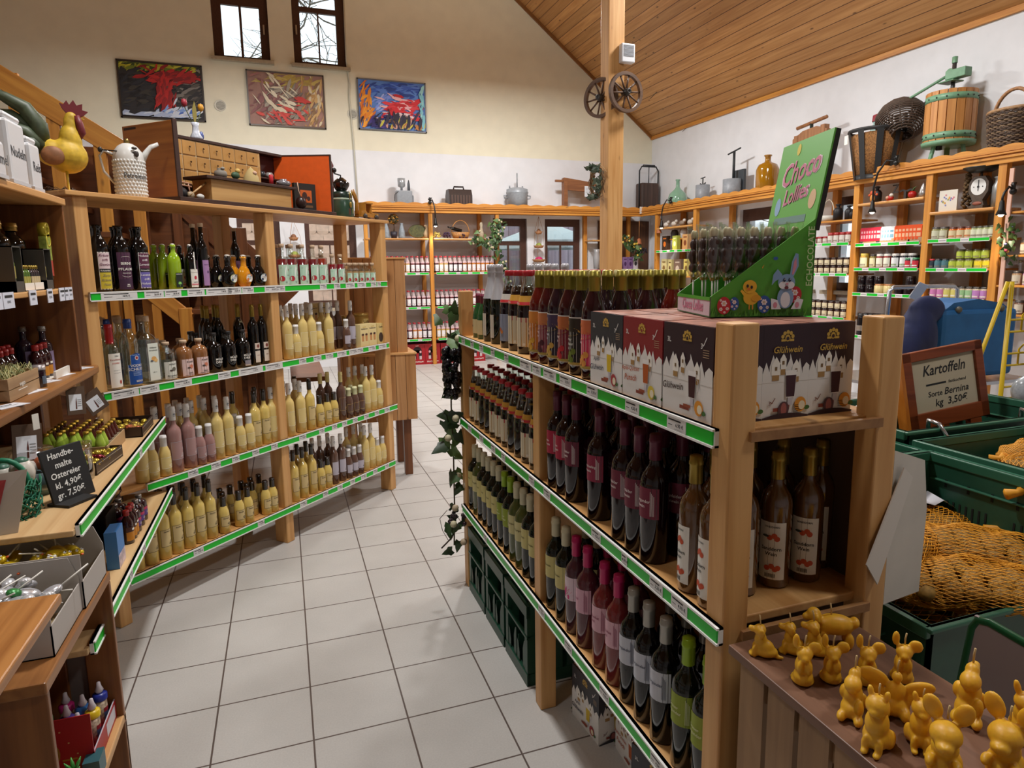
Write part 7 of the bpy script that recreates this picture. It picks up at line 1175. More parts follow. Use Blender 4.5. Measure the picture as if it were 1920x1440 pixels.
# ---- clip lamps on the cornice
def cliplamp(i, p, d, drop, label):
    e = T0('clip_lamp', p, 0, label, 'lamp', 'black gooseneck clip lamps'); d = Vector(d); bl = M('#151515', .4); b = MB(); b.tube([(0, 0, .0), (0, 0, .06)], .018, bl, 8); b.ball((0, 0, -.02), (.03, .03, .03), bl); b.tube([(-.03, 0, .04), (0, 0, 0), (.03, 0, .06)], .008, bl, 6); b.build('clip', e)
    q = [Vector((0, 0, 0)), d*.45+Vector((0, 0, .02)), d*.85+Vector((0, 0, -drop*.25)), d+Vector((0, 0, -drop*.6)), d+Vector((0, 0, -drop))]; b = MB(); b.tube([tuple(v) for v in q], .011, bl, 8); b.build('gooseneck', e); b = MB(); h = q[-1]; b.lathe([(.015, .02), (.02, 0), (.026, -.06), (.045, -.11), (.04, -.11), (.02, -.05)], bl, 14, Matrix.Translation(h)); b.build('lamp_head', e); b = MB(); b.ball((h.x, h.y, h.z-.10), .028, M('#fff1d8', .4, emit=7), 10, 6); b.build('bulb', e)
    l = bpy.data.lights.new('clip_light', 'SPOT'); l.energy = 14; l.spot_size = 2.2; l.spot_blend = .8; l.color = (1, .82, .6); l.shadow_soft_size = .03; lo = bpy.data.objects.new('clip_light', l); lo.parent = e; lo.location = (h.x, h.y, h.z-.135); COL.objects.link(lo)
cliplamp(0, (2.39, 11.26, 2.74), (.06, -.1, 0), .30, 'black gooseneck clip lamp lighting the post of the back wall shelf'); cliplamp(1, (6.34, 10.2, 2.74), (-.1, .12, 0), .34, 'black gooseneck clip lamp on the ledge near the green demijohn'); cliplamp(2, (6.34, 5.68, 2.74), (-.06, .22, 0), .42, 'black gooseneck clip lamp on the ledge under the slatted carboy basket'); cliplamp(3, (6.30, 4.36, 2.3), (-.1, .02, 0), .12, 'black gooseneck clip lamp at the right edge by the pale strut')
# ---- antiques on the back ledge
ZL = 2.601; aj = lambda nm, x, y, lb, cat: T0(nm, (x, y, ZL), 0, lb, cat)
gy = M('#8d9298', .45, nz=.1)
e = aj('egg_grinder', 2.0, 11.5, 'grey electric mill with upright cylinder on the back ledge', 'mill'); b = MB(); b.box(-.13, .13, -.1, .1, 0, .32, gy); b.box(.13, .16, -.06, .06, .05, .25, gy); b.build('housing', e, bev=.02); b = MB(); b.lathe([(0, .32), (.02, .32), (.02, .37), (.06, .39), (.065, .52), (0, .53)], M('#a8acb0', .3, .4), 14, Matrix.Translation((-.03, 0, 0))); b.build('cylinder', e); b = MB(); b.lathe([(.025, .32), (.02, .44), (.005, .5), (0, .5)], M('#3a3d42', .4), 10, Matrix.Translation((.09, 0, 0))); b.tube([(-.1, -.1, .3), (-.16, -.1, .25), (-.17, -.1, .14)], .006, INK, 5); b.build('lever', e)
e = aj('wooden_case', 2.94, 11.48, 'dark wooden ribbed case with handle on the back ledge', 'case'); dw_ = M('#2c1d18', .4, nz=.2); b = MB(); b.prism([(-.15, 0), (.15, 0), (.15, .26), (.09, .36), (-.09, .36), (-.15, .26)], -.2, .2, dw_, Matrix.Rotation(PI/2, 4, 'Z') @ Matrix.Rotation(PI/2, 4, 'X')); b.build('case', e); b = MB(); [b.box(-.17+.05*k, -.135+.05*k, -.158, -.15, .02, .26, M('#4a342a', .4)) for k in range(7)]; b.build('rib', e); b = MB(); b.tube([(-.09, 0, .36), (-.08, 0, .41), (.08, 0, .41), (.09, 0, .36)], .015, dw_, 8); b.build('handle', e)
e = aj('zinc_pail', 4.01, 11.5, 'round zinc pail with lid and plunger rod on the back ledge', 'pail'); zn = M('#9aa0a6', .4, .2, nz=.08); b = MB(); b.lathe([(0, 0), (.18, 0), (.185, .3), (.195, .33), (.2, .35), (.19, .36), (.19, .4), (.1, .43), (0, .43)], zn, 22); b.build('pail', e)
for s in (-1, 1): b = MB(); b.tube([(s*.185, 0, .3), (s*.25, 0, .29), (s*.24, 0, .25), (s*.185, 0, .24)], .012, zn, 6); b.build('handle', e)
b = MB(); b.tube([(0, 0, .43), (0, 0, .68)], .012, gy, 8); b.tube([(-.14, 0, .42), (-.14, 0, .46)], .012, gy, 6); b.tube([(.1, 0, .42), (.1, 0, .46)], .012, gy, 6); b.build('plunger', e)
e = aj('wooden_breaker', 5.35, 11.48, 'wooden flax breaker frame with paper note on the back ledge', 'frame'); wb = wood('#7a4c2e', '#93603a', 'x', .5, .3); b = MB(); b.box(-.47, -.40, -.06, .06, 0, .62, wb); b.box(.40, .47, -.06, .06, 0, .5, wb); b.build('leg', e); b = MB(); b.prism([(-.46, .42), (.46, .36), (.46, .50), (.1, .56), (-.46, .63)], -.04, .04, wb, TR(rx=PI/2)); b.box(-.62, -.4, -.02, .02, .55, .59, wb); b.build('beam', e); b = MB(); b.box(-.06, .15, -.05, -.046, .30, .49, M('#d9dde3', .5)); [b.rect(-.04, .13, .45-.025*k, .456-.025*k, GREY, y0=-.05) for k in range(4)]; b.build('paper_note', e)
e = aj('wooden_butt', 6.6, 11.45, 'dark wooden back-carried butt with iron hoop frame in the corner', 'butt'); b = MB(); b.box(-.19, .19, -.12, .12, 0, .58, planks('#3a2a24', '#4f3b32', .06, 'x', 'z', '#1a1210')); b.build('tub', e, bev=.03); b = MB(); ib = M('#1d2024', .5); b.tube([(-.2, -.05, .0), (-.2, -.05, .8), (-.15, -.05, .88), (.15, -.05, .88), (.2, -.05, .8), (.2, -.05, 0)], .014, ib, 8); b.tube([(0, -.05, .58), (0, -.05, .87)], .008, ib, 6); b.tube([(-.12, -.05, .89), (.12, -.05, .89)], .024, ib, 8); b.build('frame', e)
b = MB(); b.box(-.03, .03, -.045, -.034, -.06, .07, M('#d9d6d0', .5)); tag(b.build('corner_note', loc=(6.37, 11.3, 2.66)), 'white paper tag where the two cornices meet', 'note')
# ---- antiques on the right ledge
ax = lambda nm, y, lb, cat, x=6.62: T0(nm, (x, y, ZL), -PI/2, lb, cat)
e = ax('demijohn', 10.43, 'green glass demijohn on the right ledge', 'bottle'); b = MB(); b.lathe([(0, 0), (.14, 0), (.165, .06), (.168, .2), (.14, .29), (.06, .36), (.035, .4), (.03, .5), (.04, .51), (.04, .53), (0, .53)], M('#7fa88f', .12, coat=.6), 20); b.build('bottle', e)
e = ax('sausage_filler', 9.68, 'small grey cylinder with crank on the right ledge', 'filler'); b = MB(); b.lathe([(0, 0), (.115, 0), (.115, .35), (0, .35)], gy, 18); b.build('cylinder', e); b = MB(); b.tube([(0, 0, .35), (0, 0, .47)], .01, INK, 6); b.tube([(-.06, 0, .46), (.06, 0, .47)], .008, INK, 6); b.tube([(-.07, 0, .38), (-.05, 0, .36), (.05, 0, .36), (.07, 0, .38)], .012, INK, 6); b.build('crank', e)
e = ax('fruit_press', 8.85, 'grey cylinder press with tall T-handle on the right ledge', 'press'); b = MB(); b.lathe([(0, 0), (.14, 0), (.14, .34), (0, .34)], gy, 20, Matrix.Translation((0, -.04, 0))); b.build('cylinder', e); b = MB(); b.box(-.12, .16, .05, .09, 0, .48, M('#3c4248', .5)); b.build('plate', e); b = MB(); b.tube([(0, -.02, .34), (0, -.02, .76)], .02, M('#262a2e', .5), 8); b.tube([(-.15, -.02, .73), (.15, -.02, .78)], .012, M('#262a2e', .5), 6); b.build('spindle', e)
e = ax('amber_jug', 8.1, 'fat amber glass bottle on the right ledge', 'bottle'); b = MB(); b.lathe([(0, 0), (.14, 0), (.16, .05), (.16, .38), (.13, .45), (.06, .48), (.04, .50), (.04, .56), (.055, .57), (.055, .585), (0, .585)], M('#9c6a0c', .12, coat=.6), 20); b.build('bottle', e)
def staved(e, r, h, z0, mat, hoop, n=16, gap=.12, hz=(.15, .85)):
    b = MB()
    for k in range(n): a = 2*PI*k/n; w_ = 2*PI*r/n*(1-gap); b.box(-w_/2, w_/2, -.012, .012, z0, z0+h, mat, Matrix.Rotation(a, 4, 'Z') @ Matrix.Translation((0, -r, 0)))
    b.build('staves', e)
    for f in hz: b = MB(); b.lathe([(r+.012, z0+h*f-.03), (r+.018, z0+h*f-.03), (r+.018, z0+h*f+.03), (r+.012, z0+h*f+.03)], hoop, 24); [b.ball(((r+.02)*math.cos(.4*k), (r+.02)*math.sin(.4*k), z0+h*f), .008, INK, 6, 4) for k in range(16)]; b.build('hoop', e)
    b = MB(); b.lathe([(0, z0+.02), (r, z0+.02)], dk, 20); b.build('bottom', e)
e = ax('wine_press', 7.28, 'small wooden screw press with T-bar on the right ledge', 'press'); staved(e, .17, .3, .1, wood('#7a5030', '#966840', 'z', .5, 0), M('#2f4038', .5), 14); wp = wood('#8a5a34', '#a8744a', 'z', .5, .2); b = MB(); b.box(-.3, .3, -.2, .2, .04, .1, wp); b.box(-.27, -.2, -.04, .04, .1, .74, wp); b.box(.2, .27, -.04, .04, .1, .80, wp); b.prism([(-.3, .62), (.3, .66), (.3, .74), (.12, .80), (-.12, .78), (-.3, .70)], -.035, .035, wp, TR(rx=PI/2)); b.build('frame', e); b = MB(); b.tube([(0, 0, .3), (0, 0, .88)], .022, M('#26302c', .5), 8); b.tube([(-.26, 0, .84), (.26, 0, .89)], .024, wp, 8); b.build('screw', e)
e = ax('carboy', 6.14, 'straw-padded carboy in black slatted iron basket on the right ledge', 'carboy', 6.53); b = MB(); b.lathe([(0, .02), (.2, .02), (.27, .5), (.2, .52), (0, .53)], M('#8a5f34', .9, nz=.6, scale=70), 22); b.build('straw', e); b = MB(); b.lathe([(.285, .52), (.31, .54), (.305, .56), (.29, .56)], M('#26282a', .5), 28); b.lathe([(.21, 0), (.215, .05), (0, .0)], M('#26282a', .5), 24)
for k in range(9): a = 2*PI*k/9; b.add([(.215*math.cos(a+s*.14), .215*math.sin(a+s*.14), 0) for s in (-1, 1)]+[(.302*math.cos(a+s*.12), .302*math.sin(a+s*.12), .54) for s in (1, -1)], [(0, 1, 2, 3)], M('#26282a', .5))
b.build('iron_basket', e); b = MB(); b.lathe([(.09, .5), (.07, .58), (.05, .62), (.05, .66), (0, .66)], M('#9fc0bd', .12, coat=.6), 14); b.lathe([(.06, .65), (.055, .72), (0, .74)], M('#8a2a34', .6), 10); b.build('bottle_neck', e); b = MB(); b.box(-.16, -.11, -.315, -.31, .4, .5, PAPER); b.build('paper_tag', e)
e = T0('wicker_funnel', (6.62, 5.90, 3.22), 0, 'tilted dark wicker basket lying on the carboy on the right ledge', 'basket', None); wv_ = M('#4f3f34', .7, nz=.3, scale=50); b = MB(); Tt = Matrix.Rotation(-.5, 4, 'X') @ Matrix.Rotation(.35, 4, 'Y')
for k in range(22): z = -.2+.4*k/21; r_ = .06+.20*math.sin(PI*min(1, (k+2)/26)); b.tube([((r_+.006*(j % 2))*math.cos(2*PI*j/26), (r_+.006*(j % 2))*math.sin(2*PI*j/26), z) for j in range(26)], .0095, wv_, 4, True, T=Tt)
for k in range(13): a = 2*PI*k/13; b.tube([((.06+.20*math.sin(PI*min(1, (j*2.1+2)/26)))*math.cos(a), (.06+.20*math.sin(PI*min(1, (j*2.1+2)/26)))*math.sin(a), -.2+.4*j/10) for j in range(11)], .007, wv_, 4, T=Tt)
b.build('weave', e)
e = ax('fruit_press', 5.29, 'tall fruit press with wooden staves and green hoops on the right ledge', 'press', 6.6); gn = M('#6f9a7a', .45, nz=.1); staved(e, .22, .50, .27, wood('#b0733a', '#cb9050', 'z', .45, .2), gn, 18, .06, (.12, .86)); b = MB(); b.lathe([(0, .24), (.24, .24), (.25, .28), (.2, .27), (0, .27)], gn, 24); b.build('tray', e)
for a in (-.35, 1.75, 3.85): b = MB(); b.box(-.025, .025, -.01, .01, -.02, .3, gn, Matrix.Rotation(a-PI/2+PI/2, 4, 'Z') @ Matrix.Translation((0, -.20, 0)) @ Matrix.Rotation(-.22, 4, 'X')); b.build('leg', e)
b = MB(); b.tube([(0, 0, .3), (0, 0, 1.10)], .02, M('#3a3634', .5), 8); b.lathe([(.026, 1.06), (.026, 1.12), (0, 1.12)], gn, 8); b.build('spindle', e); b = MB(); b.box(-.06, .16, -.05, .05, .90, .99, gn); b.lathe([(0, -.07), (.045, -.07), (.045, .03), (0, .03)], gn, 12, TR(-.03, 0, .97, rx=PI/2)); b.box(-.12, .06, -.08, .08, .875, .89, gn); b.build('ratchet_head', e, bev=.008); b = MB(); b.tube([(-.05, -.02, .95), (-.80, -.05, .72)], .015, gn, 8); b.build('lever', e); b = MB(); b.lathe([(0, .2), (.03, .2), (.03, .25)], INK, 10, Matrix.Translation((-.02, -.1, 0))); b.build('spout', e)
e = ax('wicker_basket', 4.60, 'dark wicker shopping basket with pale handle at the right end of the ledge', 'basket', 6.57); b = MB(); wv2 = [M('#4a382c', .7), M('#5f4a3a', .7), M('#7a6248', .7)]
for k in range(26):
    z = .02+.0165*k; f_ = .80+.2*k/25; N_ = 40; b.tube([((.235*f_+.009*(1 if (j+k) % 2 else -1))*math.cos(2*PI*j/N_), (.17*f_+.009*(1 if (j+k) % 2 else -1))*math.sin(2*PI*j/N_), z) for j in range(N_)], .0095, wv2[k % 3], 4, True)
b.build('weave', e); b = MB(); b.tube([(.235*math.cos(2*PI*j/30), .17*math.sin(2*PI*j/30), .45) for j in range(30)], .016, M('#a5805a', .6, nz=.3), 6, True); b.build('rim', e); b = MB(); b.tube([(.18*math.cos(a)-.02, 0, .42+.23*math.sin(a)) for a in [PI*k/14 for k in range(15)]], .017, M('#a07248', .6, nz=.35, scale=60), 8); b.build('handle', e)
# wreath on the timber post
e = T0('wreath', (2.965, 6.08, 2.45), 0, 'dried vine wreath with leaves hanging on the left side of the timber post', 'wreath'); b = MB()
for k in range(46): ph, R0 = RND.uniform(0, 6.28), .13+RND.gauss(0, .014); b.tube([(-.02+RND.gauss(0, .012), R0*math.cos(ph+j*.4), R0*math.sin(ph+j*.4)) for j in range(8)], .0035, M(RND.choice(('#8a6a48', '#6f5236', '#a5845a')), .8), 4, caps=False)
b.build('vine_ring', e); b = MB()
for k in range(70): a = RND.choice((1.6, 2.2, 3.1, 3.6, 4.6))+RND.gauss(0, .25); p = (-.05+RND.gauss(0, .025), -.13*math.cos(a)*-1, .14*math.sin(a)); leaf(b, p, .055, (RND.gauss(-.8, .4), RND.gauss(0, .4), RND.gauss(.2, .6)), RND.choice((leafm('#4a5a46'), leafm('#39483a'), leafm('#5f6a58'))))
b.build('leaves', e)['kind'] = 'stuff'
# ================================================================ chocolate display on the cartons
zc = 1.5215; DA = math.atan2(-.281, .961)
e = T0('chocolate_display', (.956, 1.355, zc), DA, 'green Easter chocolate display box with tall header on the mulled wine cartons', 'display')
gg = M('#4f9a2c', .45, nz=.10, scale=12); gin = M('#3f8a2a', .5); W_, D_ = .252, .268
b = MB(); prof_ = [(0, 0), (W_, 0), (W_, .232), (0, .048)]
b.prism(prof_, -.003, 0, gg, TR(rx=PI/2)); b.prism(prof_, -D_-.0, -D_+.003, gg, TR(rx=PI/2)); b.box(0, .003, 0, D_, 0, .048, M('#c9b3bb', .5)); b.box(0, W_, 0, D_, 0, .003, gin); b.box(W_-.003, W_, 0, D_, 0, .232, gin); b.box(-.001, .003, 0, D_, .040, .048, gg)
b.build('tray', e)
def flower_egg(b, x, z, rx, rz, c, L, y0=-.003, rot=0):
    b.disc(x, z, rx, rz, M(c, .45), y0=y0, L=L, n=22)
    for fx, fz, s in ((0, .25, 1), (-.45, -.4, .6), (.5, -.35, .55), (.1, -.75, .4), (-.5, .6, .4)):
        for k in range(6): a = k*PI/3; b.disc(x+fx*rx+.3*s*rx*math.cos(a), z+fz*rz+.3*s*rx*math.sin(a), .16*s*rx, .16*s*rx, M('#eadfe3', .5), y0=y0, L=L+1, n=7)
        b.disc(x+fx*rx, z+fz*rz, .14*s*rx, .14*s*rx, M('#d9c08a', .5), y0=y0, L=L+2, n=7)
b = MB(); y0 = -.003
for k in range(46):
    x = .004+W_*.97*k/46; h = RND.uniform(.010, .024); b.shape([(x-.003, .002), (x+.004, .002), (x+RND.uniform(-.004, .006), h)], M(RND.choice(('#2f6a1c', '#3d7f24', '#58a034')), .5), y0=y0, L=1+k % 3)
flower_egg(b, .033, .028, .0165, .021, '#b8242e', 5); flower_egg(b, .058, .032, .0115, .016, '#2c559c', 5); flower_egg(b, .131, .030, .0165, .021, '#2c559c', 5); flower_egg(b, .206, .052, .0165, .020, '#b8242e', 5)
b.build('printed_eggs', e)
# plain generic chick and rabbit prints (simple shapes)
b = MB(); yc = M('#dfae2c', .5); b.disc(.098, .046, .019, .017, yc, y0=y0, L=9, n=18); b.disc(.094, .072, .017, .016, yc, y0=y0, L=10, n=18); b.disc(.110, .045, .012, .008, M('#d39a20', .5), y0=y0, L=11); b.shape([(.080, .05), (.086, .056), (.075, .066), (.071, .062)], yc, y0=y0, L=10); b.disc(.088, .074, .003, .004, INK, y0=y0, L=13); b.disc(.098, .071, .003, .004, INK, y0=y0, L=13); b.disc(.091, .067, .004, .0025, M('#d9702a', .5), y0=y0, L=13); b.rect(.093, .096, .018, .030, M('#d98a2a', .5), y0=y0, L=9); b.rect(.101, .104, .018, .030, M('#d98a2a', .5), y0=y0, L=9); b.build('printed_chick', e)
b = MB(); bb = M('#7f9fc4', .5); bw = M('#dfe3ea', .5); bp_ = M('#cf8a9c', .5)
b.disc(.182, .045, .020, .026, bb, y0=y0, L=9, n=18); b.disc(.182, .040, .012, .019, bw, y0=y0, L=10, n=16); b.disc(.183, .082, .021, .019, bb, y0=y0, L=11, n=20); b.disc(.176, .075, .012, .009, bw, y0=y0, L=12); b.disc(.191, .075, .012, .009, bw, y0=y0, L=12)
b.shape([(.190, .095), (.199, .094), (.211, .12), (.209, .148), (.202, .150), (.194, .13)], bb, y0=y0, L=10); b.shape([(.195, .100), (.199, .10), (.206, .12), (.204, .140), (.199, .13)], bp_, y0=y0, L=11); b.shape([(.166, .09), (.172, .10), (.160, .113), (.150, .10), (.147, .075), (.156, .085)], bb, y0=y0, L=10)
for x in (.177, .190): b.disc(x, .087, .0035, .005, M('#28304a', .4), y0=y0, L=14, n=10); b.disc(x+.001, .089, .0012, .0015, bw, y0=y0, L=15, n=6)
b.disc(.184, .078, .0035, .0022, bp_, y0=y0, L=14); b.disc(.183, .069, .005, .004, M('#6a2430', .5), y0=y0, L=14)
for s, x in ((-1, .160), (1, .208)): b.shape([(x-.012, .018), (x+.012, .018), (x+.008*s+.010, .040), (x+.008*s-.006, .044)], bw, y0=y0, L=13); b.disc(x+s*.003, .028, .005, .007, bp_, y0=y0, L=14)
b.build('printed_rabbit', e)
b = MB(); lt = M('#b9cf9a', .5); b.text('ECHOCOLATE', .240, .142, .0215, lt, y0=y0, L=3, rot=PI/2); b.shape([(.123, .118), (.128, .124), (.124, .114)], M('#d98a2a', .5), y0=y0, L=3); b.disc(.155, .138, .006, .004, M('#2f5aa0', .5), y0=y0, L=3)
pk = M('#c9708c', .5); b.text('Choco Lollies', -D_/2, .024, .036, pk, y0=0, L=3, T=TR(rz=-PI/2), shear=.2, sx=.85); b.build('lettering', e)
hd = MB(); Th = TR(W_-.004, 0, .205, ry=.17); hd.box(-.004, .0, .0, D_, 0, .235, M('#5fae3c', .4), Th); hd.box(.0, .012, .0, D_, 0, .235, M('#1c1614', .5), Th); h_ = hd.build('header', e)
b = MB(); Tq = Th @ TR(rz=-PI/2); 
for i, s in enumerate(('Choco', 'Lollies')): b.text(s, -D_/2, .155-.06*i, .085 if i == 0 else .06, M('#e8c9d2', .5), y0=-.004, L=2, T=Tq, shear=.25, sx=.9, rot=.12); b.text(s, -D_/2, .155-.06*i, .080 if i == 0 else .056, pk, y0=-.004, L=4, T=Tq, shear=.25, sx=.9, rot=.12)
b.rect(-D_*.86, -D_*.2, .022, .040, M('#6d8f86', .5), y0=-.004, L=2, T=Tq); b.disc(-D_*.84, .07, .016, .024, M('#8fb0d0', .5), y0=-.004, L=2, T=Tq); b.disc(-D_*.14, .075, .018, .024, M('#d9b48a', .5), y0=-.004, L=2, T=Tq); b.disc(-D_*.62, .212, .010, .015, M('#d9c23a', .5), y0=-.004, L=2, T=Tq); b.build('header_print', h_)
ch = M('#3a1d14', .35); me = blob([((0, 0, .05), (.016, .011, .022)), ((0, -.003, .08), (.0145, .011, .016)), ((0, 0, .02), (.015, .011, .014)), ((-.008, -.008, .055), (.006, .005, .012)), ((.008, -.008, .055), (.006, .005, .012)), ((0, -.009, .077), (.006, .004, .005))], ch, .0022, 'chocolate_rabbit'); er = blob([((-.004, 0, .104), (.0065, .006, .014)), ((.005, 0, .103), (.0065, .006, .014))], M('#cfc39a', .45), .002, 'ears')
pop = me_obj('chocolate_lolly', me, link=False); me_obj('ears', er, pop, link=False); b = MB(); b.tube([(0, 0, -.094), (0, 0, .01)], .0022, PAPER, 6); b.build('stick', pop, link=False); b = MB(); b.lathe([(.006, -.012), (.010, -.004), (.020, .012), (.021, .06), (.0205, .10), (.023, .128)], glass('#ffffff', .08, .07), 10, sy=.65); b.build('wrapper', pop, link=False); b = MB(); b.lathe([(.0065, -.012), (.0072, -.008), (.0065, -.004)], GOLD, 10, sy=.8); b.build('clip_band', pop, link=False); proto(pop)
for j in range(3):
    for i in range(7):
        x, y = .020+.0335*i, .045+.075*j; c_, s_ = math.cos(DA), math.sin(DA); reg(put_raw(pop, (.956+x*c_-y*s_, 1.355+x*s_+y*c_, zc+.098), DA+.25+RND.uniform(-.2, .2)), 'wrapped chocolate rabbit lolly', 'in the green display', ('in near row', 'in middle row', 'in far row')[j], 'chocolate rabbit lollies', 'sweet')
# ================================================================ beeswax candles on the crate table
e = T0('crate_table', (.96, .62, 0), 0, 'upturned slatted crate with dark wooden top carrying the beeswax candles', 'table'); tw = wood('#5e4030', '#7d5a45', 'y', .45, 0)
MB().box(-.152, .150, -.5, .425, .862, .881, tw).build('table_top', e, bev=.002); sl = wood('#8a6a4c', '#a8855f', 'z', .6, .3)
for k in range(11): b = MB(); b.box(-.135, -.125, .335-.083*k, .405-.083*k, 0, .862, sl); b.build('slat', e)
for k in range(4): b = MB(); b.box(-.12+.072*k, -.055+.072*k, .395, .405, 0, .862, sl); b.build('slat', e)
for z in (.05, .80): b = MB(); b.box(-.125, -.11, -.48, .395, z, z+.06, sl); b.build('batten', e)
for x in (-.125, .11): b = MB(); b.box(x, x+.015, .36, .395, 0, .862, sl); b.box(x, x+.015, -.48, -.44, 0, .862, sl); b.build('corner_post', e)
wax = M('#dba628', .45, sss=.35, nz=.10, scale=50); wick = M('#c9ac7a', .8)
def candle(name, parts, wk, vox=.0022):
    o = me_obj(name, blob(parts, wax, vox, name, 2), link=False); b = MB(); b.tube([wk, (wk[0]+.001, wk[1], wk[2]+.012), (wk[0]+.003, wk[1]+.001, wk[2]+.022)], .0014, wick, 6); b.build('wick', o, link=False); return proto(o)
dog = candle('dog_candle', [((0, 0, .018), (.019, .014, .018)), ((-.002, 0, .012), (.024, .016, .012)), ((.008, 0, .034), (.012, .011, .018)), ((.010, 0, .055), (.012, .012, .011)), ((.022, 0, .055), (.010, .007, .006)), ((.027, 0, .057), (.005, .005, .005)), ((.006, .012, .052), (.007, .003, .010)), ((.006, -.012, .052), (.007, .003, .010)), ((.018, .008, .012), (.006, .005, .014)), ((.018, -.008, .012), (.006, .005, .014)), ((.022, 0, .004), (.008, .012, .004)), ((-.027, .003, .005), (.010, .004, .004))], (.009, 0, .064))
mouse = candle('rabbit_candle', [((0, 0, .014), (.018, .016, .014)), ((0, 0, .032), (.015, .014, .020)), ((.003, 0, .055), (.013, .013, .012)), ((.012, 0, .052), (.008, .007, .006)), ((0, .016, .066), (.005, .011, .011)), ((-.001, -.013, .074), (.004, .006, .013)), ((.014, .007, .036), (.006, .005, .012)), ((.014, -.007, .036), (.006, .005, .012)), ((-.006, 0, .006), (.022, .019, .006))], (.001, 0, .066))
catc = candle('cat_candle', [((0, 0, .022), (.025, .021, .022)), ((.004, 0, .045), (.020, .018, .026)), ((.008, 0, .078), (.019, .018, .017)), ((.024, 0, .073), (.007, .008, .006)), ((.006, .012, .097), (.005, .005, .010), (-.2, 0, 0)), ((.006, -.012, .097), (.005, .005, .010), (.2, 0, 0)), ((.022, .010, .014), (.006, .006, .016)), ((.022, -.010, .014), (.006, .006, .016)), ((.026, .009, .005), (.009, .006, .005)), ((.026, -.009, .005), (.009, .006, .005)), ((-.012, .016, .015), (.016, .008, .015)), ((-.012, -.016, .015), (.016, .008, .015)), ((-.02, .014, .006), (.014, .008, .006))], (.004, 0, .093))
bun = candle('rabbit_candle', [((-.004, 0, .026), (.027, .024, .026)), ((.004, 0, .055), (.018, .018, .018)), ((.010, 0, .078), (.023, .021, .018)), ((.030, 0, .071), (.012, .012, .009)), ((.038, 0, .074), (.005, .006, .004)), ((-.006, .019, .105), (.006, .013, .019), (-.35, 0, 0)), ((-.006, -.019, .105), (.006, .013, .019), (.35, 0, 0)), ((.020, .016, .040), (.012, .007, .008)), ((.020, -.016, .040), (.012, .007, .008)), ((.022, .016, .008), (.018, .009, .008)), ((.022, -.016, .008), (.018, .009, .008))], (-.004, 0, .094))
fairy = candle('fairy_candle', [((0, 0, .018), (.015, .022, .018)), ((0, 0, .042), (.011, .014, .018)), ((.002, 0, .068), (.008, .008, .009)), ((-.004, .032, .052), (.006, .024, .012), (.35, 0, 0)), ((-.004, -.032, .058), (.006, .024, .014), (-.3, 0, 0)), ((.010, .014, .012), (.014, .008, .012)), ((.010, -.014, .012), (.014, .008, .012)), ((-.004, .024, .034), (.005, .016, .010), (.5, 0, 0)), ((-.004, -.024, .036), (.005, .016, .010), (-.5, 0, 0))], (.002, 0, .076))
gnome = candle('gnome_candle', [((0, 0, .016), (.020, .017, .016)), ((-.002, 0, .038), (.015, .014, .020)), ((.008, 0, .060), (.015, .013, .012), (0, .4, 0)), ((-.004, 0, .070), (.010, .009, .010)), ((-.012, .002, .074), (.006, .006, .006)), ((.016, .012, .030), (.007, .006, .013)), ((-.016, -.014, .030), (.010, .008, .012)), ((.018, .012, .008), (.012, .007, .008)), ((.016, -.012, .008), (.012, .007, .008)), ((-.02, .010, .02), (.006, .010, .014))], (-.006, 0, .080))
lamb = candle('lamb_candle', [((0, 0, .040), (.036, .019, .019)), ((.036, 0, .056), (.013, .012, .014)), ((.047, 0, .052), (.009, .008, .007)), ((.034, .013, .054), (.005, .006, .010)), ((.034, -.013, .054), (.005, .006, .010)), ((-.024, .011, .014), (.008, .007, .016)), ((-.024, -.011, .014), (.008, .007, .016)), ((.020, .011, .014), (.008, .007, .016)), ((.020, -.011, .014), (.008, .007, .016)), ((-.034, 0, .046), (.008, .012, .010))], (.006, 0, .058))
kitten = candle('cat_candle', [((0, 0, .02), (.022, .019, .02)), ((.004, 0, .042), (.016, .015, .02)), ((.008, 0, .064), (.017, .017, .015)), ((.023, 0, .060), (.006, .007, .005)), ((.006, .013, .084), (.005, .005, .013), (-.25, 0, 0)), ((.006, -.013, .084), (.005, .005, .013), (.25, 0, 0)), ((.02, .009, .012), (.006, .006, .013)), ((.02, -.009, .012), (.006, .006, .013))], (-.004, 0, .076))
q = math.radians
